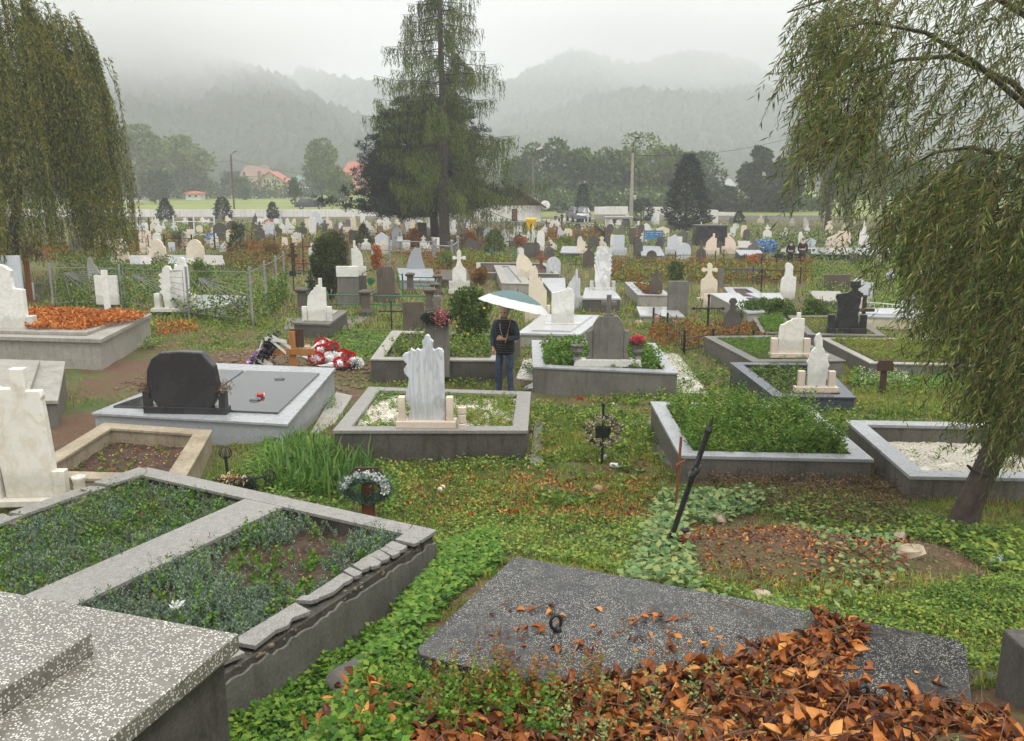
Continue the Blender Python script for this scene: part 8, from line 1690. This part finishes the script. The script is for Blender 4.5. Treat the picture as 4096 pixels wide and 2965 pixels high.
# rank growth behind the fence and among the middle rows
def rank(pxs, n, h, L_, mat, lab): 
    poly = [tuple(at(*q, 0).xy) for q in pxs]; Q = keep(scatter(poly, n, .45, .5)); k = len(Q); P = np.stack([Q[:, 0], Q[:, 1], h * rng.uniform(.02, 1, k) * (.35 + .9 * noise2(Q[:, 0] * 1.1, Q[:, 1] * 1.1))], 1)
    tag(leaves('undergrowth', P, rng.normal(size=(k, 3)) + [0, 0, .4], rng.uniform(.6, 1.3, k) * L_, L_ * .5, M[mat]), lab, 'undergrowth', kind='stuff')
rank([(230, 1210), (1000, 1240), (1120, 1180), (1000, 1110), (240, 1100)], 6500, .8, .12, 'lweed', 'rank green growth behind the wire fence')
rank([(240, 1100), (1150, 1110), (1150, 1040), (240, 1040)], 5000, .7, .15, 'lshrub', 'dark green growth behind the round topped stones')
rank([(900, 1100), (1230, 1100), (1230, 1020), (900, 1010)], 3000, .8, .14, 'lred', 'rusty shrubs left of the clipped shrub')
rank([(0, 1040), (500, 1050), (600, 1000), (0, 990)], 3500, .5, .16, 'lred', 'reddish growth under the left willow')
rank([(2440, 1130), (3250, 1145), (3250, 1060), (2440, 1062)], 8000, .48, .13, 'lred', 'red and green overgrown plots right of the big veined marble')
rank([(2440, 1130), (3250, 1140), (3300, 1080), (2500, 1075)], 5000, .5, .13, 'lweed', 'green weeds among the red plants on the right')
rank([(2590, 1400), (3080, 1400), (3040, 1320), (2600, 1330)], 2600, .42, .10, 'lred', 'orange dry plants round the bottle shaped stone')
rank([(1760, 1120), (2060, 1120), (2040, 1040), (1560, 1010)], 4200, .5, .12, 'lred', 'orange and green plants behind the white budded cross')
rank([(1830, 1075), (2000, 1080), (2120, 1020), (1800, 1030)], 3500, .5, .13, 'lweed', 'green plants right of the twin trunks')
rank([(2220, 1060), (2420, 1065), (2420, 985), (2220, 990)], 3000, .4, .13, 'lweed', 'green and yellow growth round the raised dark grave')
rank([(500, 985), (1300, 990), (1300, 900), (500, 900)], 4000, .4, .26, 'lweed', 'growth between the crowded far left rows')
rank([(500, 1000), (1450, 1000), (1400, 930), (600, 930)], 3000, .45, .22, 'lred', 'rusty growth between the crowded far left rows')
rank([(1450, 990), (2050, 990), (2050, 910), (1450, 910)], 3000, .45, .22, 'lred', 'orange growth under the pine')
rank([(2050, 985), (3100, 985), (3100, 905), (2050, 905)], 3500, .35, .24, 'lweed', 'growth between the far right rows')
rank([(2150, 970), (2450, 975), (2450, 935), (2150, 930)], 2500, .6, .2, 'lred', 'orange plants inside the arched iron railing')
rank([(3200, 1300), (4300, 1330), (4300, 1080), (3260, 1060)], 14000, .5, .11, 'lweed', 'green growth under the near willow branches')
rank([(3100, 1060), (4300, 1080), (4300, 960), (3100, 960)], 6000, .9, .22, 'lshrub', 'dark growth far behind the near willow')
p = at(1180, 1125, 0)
def shrub(px, yb, yt, w, mat, label, leaf=.08, n=2600, name='shrub'): 
    p = at(px, yb, 0); z0 = gz(p.x, p.y); bush(name, label, 'shrub', p.x, p.y, z0, w * mpp(p.y), zof(px, yt, p.y) - z0, n, leaf, mat, .5, .6, 24, z0=.05)
for a in ((3000, 1290, 1212, 130, 'lshrub', 'dark leafy shrub at the left of the pink rose hedge'), (3120, 1285, 1200, 140, 'lshrub', 'middle dark rose shrub before the knobbed white stone'), (3250, 1288, 1205, 130, 'lshrub', 'right dark rose shrub next to the black granite stone'),
          (3065, 1250, 1195, 90, 'lshrub', 'low dark shrub behind the rose hedge'), (2700, 1130, 1048, 80, 'lshrub', 'round green shrub above the plain grey tombstone'), (1925, 1140, 1072, 70, 'lred', 'dark red and green bush by the brown cover slab'),
          (1655, 985, 912, 55, 'lorange', 'bright orange bush right of the granite arch'), (1510, 1085, 980, 42, 'lorange', 'orange dried cone shaped bush behind the green gate'), (2085, 985, 950, 60, 'lorange', 'orange bush below the small white stones'), (3010, 1065, 1022, 70, 'lorange', 'orange bush above the long railing'),
          (1880, 985, 930, 60, 'lorange', 'orange bush beside the bottle shaped stone'), (1080, 1050, 965, 90, 'lred', 'rusty round bush behind the wire fence end'), (560, 985, 925, 60, 'lred', 'reddish bush at the tips of the left willow'), (2260, 985, 950, 90, 'lweed', 'yellow green bush before the raised dark grave'),
          (1780, 1075, 1010, 90, 'lweed', 'light green bush beside the pointed silver posts'), (720, 985, 920, 70, 'lshrub', 'dark green bush inside the pale metal frame'), (1000, 1010, 960, 70, 'lred', 'red orange bush before the cream ornate stone')):
    shrub(*a)
shrub(968, 962, 898, 45, 'lpine', 'almost black foliage hanging beside the cream ornate stone', .12, 900)
p = at(810, 1110, 0); shrub(812, 1180, 1045, 95, 'lweed', 'mound of creeper hanging on the wire fence', .07, 3000)

# ---- near willow on the right ---------------------------------------------
b0 = atg(3835, 2125); WY = b0.y; r = thing('willow_tree', 'leaning weeping willow reaching over the right side of the view', 'tree', b0)
def pl3(pxs, y0, y1): n = len(pxs); return [Vector((xof(a, b, y0 + (y1 - y0) * i / (n - 1)), y0 + (y1 - y0) * i / (n - 1), zof(a, b, y0 + (y1 - y0) * i / (n - 1)))) - b0 for i, (a, b) in enumerate(pxs)]
mb = MB(); tp = pl3([(3815, 2190), (3845, 2110), (3890, 1990), (3935, 1890), (3985, 1790), (4030, 1680), (4090, 1540), (4170, 1350), (4240, 1150), (4290, 900), (4310, 600), (4330, 200)], WY, WY + .6)
mb.tube(tp, [.18, .14, .128, .122, .118, .113, .108, .10, .09, .08, .05, .012], 12)
for i, v_ in enumerate(mb.v): mb.v[i] = tuple(Vector(v_) + Vector((random.gauss(0, .006), random.gauss(0, .006), 0)))
mb.tube(pl3([(3940, 1905), (3890, 1880), (3870, 1862)], WY - .1, WY - .2), [.03, .02, .012], 5)
LB = [([(4250, 1150), (4100, 1010), (3900, 985), (3750, 1060), (3640, 1180)], -.3), ([(4290, 900), (4080, 640), (3880, 590), (3740, 610), (3580, 700)], .3), ([(4300, 700), (4100, 420), (3900, 250), (3700, 130), (3480, 90), (3300, 120)], -.9), ([(4310, 600), (4050, 330), (3800, 225), (3600, 240), (3420, 310), (3260, 400)], .5),
      ([(4320, 300), (4100, 60), (3900, -60), (3600, -60), (3300, 0), (3150, 50)], -.5), ([(4200, 1300), (4050, 1210), (3900, 1200), (3760, 1260)], -.8), ([(4300, 800), (4150, 800), (3950, 760), (3700, 830), (3500, 930)], .8), ([(4090, 1540), (4000, 1450), (3850, 1450), (3750, 1500)], -.6), ([(4310, 500), (4200, 200), (4050, -100)], 0), ([(4290, 900), (4500, 600), (4750, 500), (4950, 650)], .6), ([(4300, 600), (4500, 250), (4700, 50), (4900, 150)], .2)]
for l, dy in LB: q = pl3(l, WY + .4, WY + .4 + dy); mb.tube(q, list(np.linspace(.035, .007, len(q))), 6)
mb.build('trunk', M['bark'], r)
RG = [(3330, -60), (3600, -160), (4330, -200), (4330, 1700), (4080, 1600), (3940, 1400), (3820, 1150), (3680, 900), (3540, 760), (3380, 640), (3300, 350)]
def shoots(n, poly, ya, yb_, L0, L1, left):
    Q = scatter(poly, n); Pp_, Dd = [], []
    for q in Q:
        y = random.uniform(ya, yb_); s = Vector((xof(q[0], q[1], y), y, zof(q[0], q[1], y))); L_ = random.uniform(L0, L1); k = max(5, int(L_ / .033)); t_ = np.linspace(0, 1, k)[:, None]; a = random.gauss(0, .35); dx = -left * random.uniform(.2, .9)
        c = np.array([[dx, a, 0]]) * (t_ ** .8) * L_ * .75 + np.array([[0, 0, -1.]]) * L_ * (t_ ** 1.5) * random.uniform(.5, .95); p_ = np.array(s)[None] + c; d = unit(np.gradient(p_, axis=0)); Pp_.append(p_); Dd.append(d)
    return Pp_, Dd
A1, B1 = shoots(680, RG, WY - .9, WY + 1.6, .45, 1.1, 1.0)
A2, B2 = shoots(980, [(3560, 800), (3900, 600), (4330, 500), (4330, 1700), (4080, 1650), (3930, 1500), (3820, 1300), (3700, 1050)], WY - .9, WY + 1.6, .4, 1.0, .8)
A3, B3 = shoots(110, [(3880, 1450), (4330, 1500), (4330, 1780), (4100, 1740), (3950, 1650)], WY - .8, WY + .4, .3, .7, .6)
A4, B4 = shoots(260, [(3260, -50), (3600, -80), (3700, 300), (3500, 550), (3290, 520)], WY - .9, WY + .8, .35, .9, 1.0)
A5, B5 = shoots(520, [(4310, -350), (4700, -300), (5000, 100), (5050, 1200), (4700, 1450), (4330, 1500)], WY - .6, WY + 2.0, .45, 1.1, -.6)
AA = A1 + A2 + A3 + A4 + A5; P = np.concatenate(AA) - np.array(b0)[None]; D = np.concatenate(B1 + B2 + B3 + B4 + B5); k = len(P); alt = np.where(np.arange(k) % 2, 1, -1)[:, None]
side = unit(np.cross(D, rng.normal(size=(k, 3)) * .35 + [0, 1, 0])); dd = D + side * alt * rng.uniform(.3, 1.0, (k, 1)) + rng.normal(size=(k, 3)) * .18 + [0, 0, -.15]
leaves('crown', P, dd, rng.uniform(.05, .125, k), .0145, M['lwilr'], r, fold=.15)
mb = MB()
for q in AA: q = q - np.array(b0)[None]; mb.tube([Vector(z_) for z_ in q[::max(1, len(q) // 4)]], .0028, 3, False)
mb.build('shoots', M['twig'], r)
for i, l in enumerate(((3745, 2060), (3700, 2170))): pass
# ================================================================== HAZE
HZ = (2600., 1660., 190.)
mb = MB(); mb.box((0, HZ[1] / 2 - 80, HZ[2] / 2 - 5), HZ)
m, t = newmat('valley_haze'); o = nd(t, 'ShaderNodeOutputMaterial'); pv = nd(t, 'ShaderNodeVolumePrincipled')
pv.inputs['Color'].default_value = (.93, .95, .985, 1); pv.inputs['Density'].default_value = .0012; pv.inputs['Anisotropy'].default_value = .0
t.links.new(pv.outputs[0], o.inputs['Volume'])
tag(mb.build('haze', m), kind='stuff')

# low cloud hanging on the left hill
def mist(lab, c, d, dens, seed, thr=.5):
    mb = MB(); mb.ball(c, 1, 14, d); m, t = newmat('low_cloud'); o = nd(t, 'ShaderNodeOutputMaterial'); pv = nd(t, 'ShaderNodeVolumePrincipled'); pv.inputs['Color'].default_value = (1, 1, 1, 1)
    g = nd(t, 'ShaderNodeNewGeometry').outputs['Position']; mp = nd(t, 'ShaderNodeMapping'); mp.inputs['Location'].default_value = [-a / b for a, b in zip(c, d)]; mp.inputs['Scale'].default_value = [1 / b for b in d]; t.links.new(g, mp.inputs[0])
    ln = nd(t, 'ShaderNodeVectorMath', operation='LENGTH'); t.links.new(mp.outputs[0], ln.inputs[0]); fall = rampn(t, [(0, (1, 1, 1)), (.95, (0, 0, 0))], ln.outputs['Value'])
    m2 = nd(t, 'ShaderNodeMapping'); m2.inputs['Scale'].default_value = (.008, .008, .016); m2.inputs['Location'].default_value = (seed, 0, 0); t.links.new(g, m2.inputs[0]); nz = noise(t, m2.outputs[0], 1, 4, .55)
    dn = mixc(t, 1.0, fall, rampn(t, [(thr - .12, (0, 0, 0)), (thr + .2, (1, 1, 1))], nz), 'MULTIPLY'); ml = nd(t, 'ShaderNodeMath', operation='MULTIPLY'); ml.inputs[1].default_value = dens; t.links.new(dn, ml.inputs[0]); t.links.new(ml.outputs[0], pv.inputs['Density']); t.links.new(pv.outputs[0], o.inputs['Volume'])
    m.cycles.volume_step_rate = 3 if hasattr(m.cycles, 'volume_step_rate') else 1
    tag(mb.build('low_cloud', m), lab, 'cloud', kind='stuff')
mist('bank of low cloud hiding the top of the left hill', (-235, 500, 92), (200, 130, 66), .05, 3, .42)
mist('thin low cloud drifting across the right hills', (240, 740, 130), (430, 120, 66), .04, 9, .44)
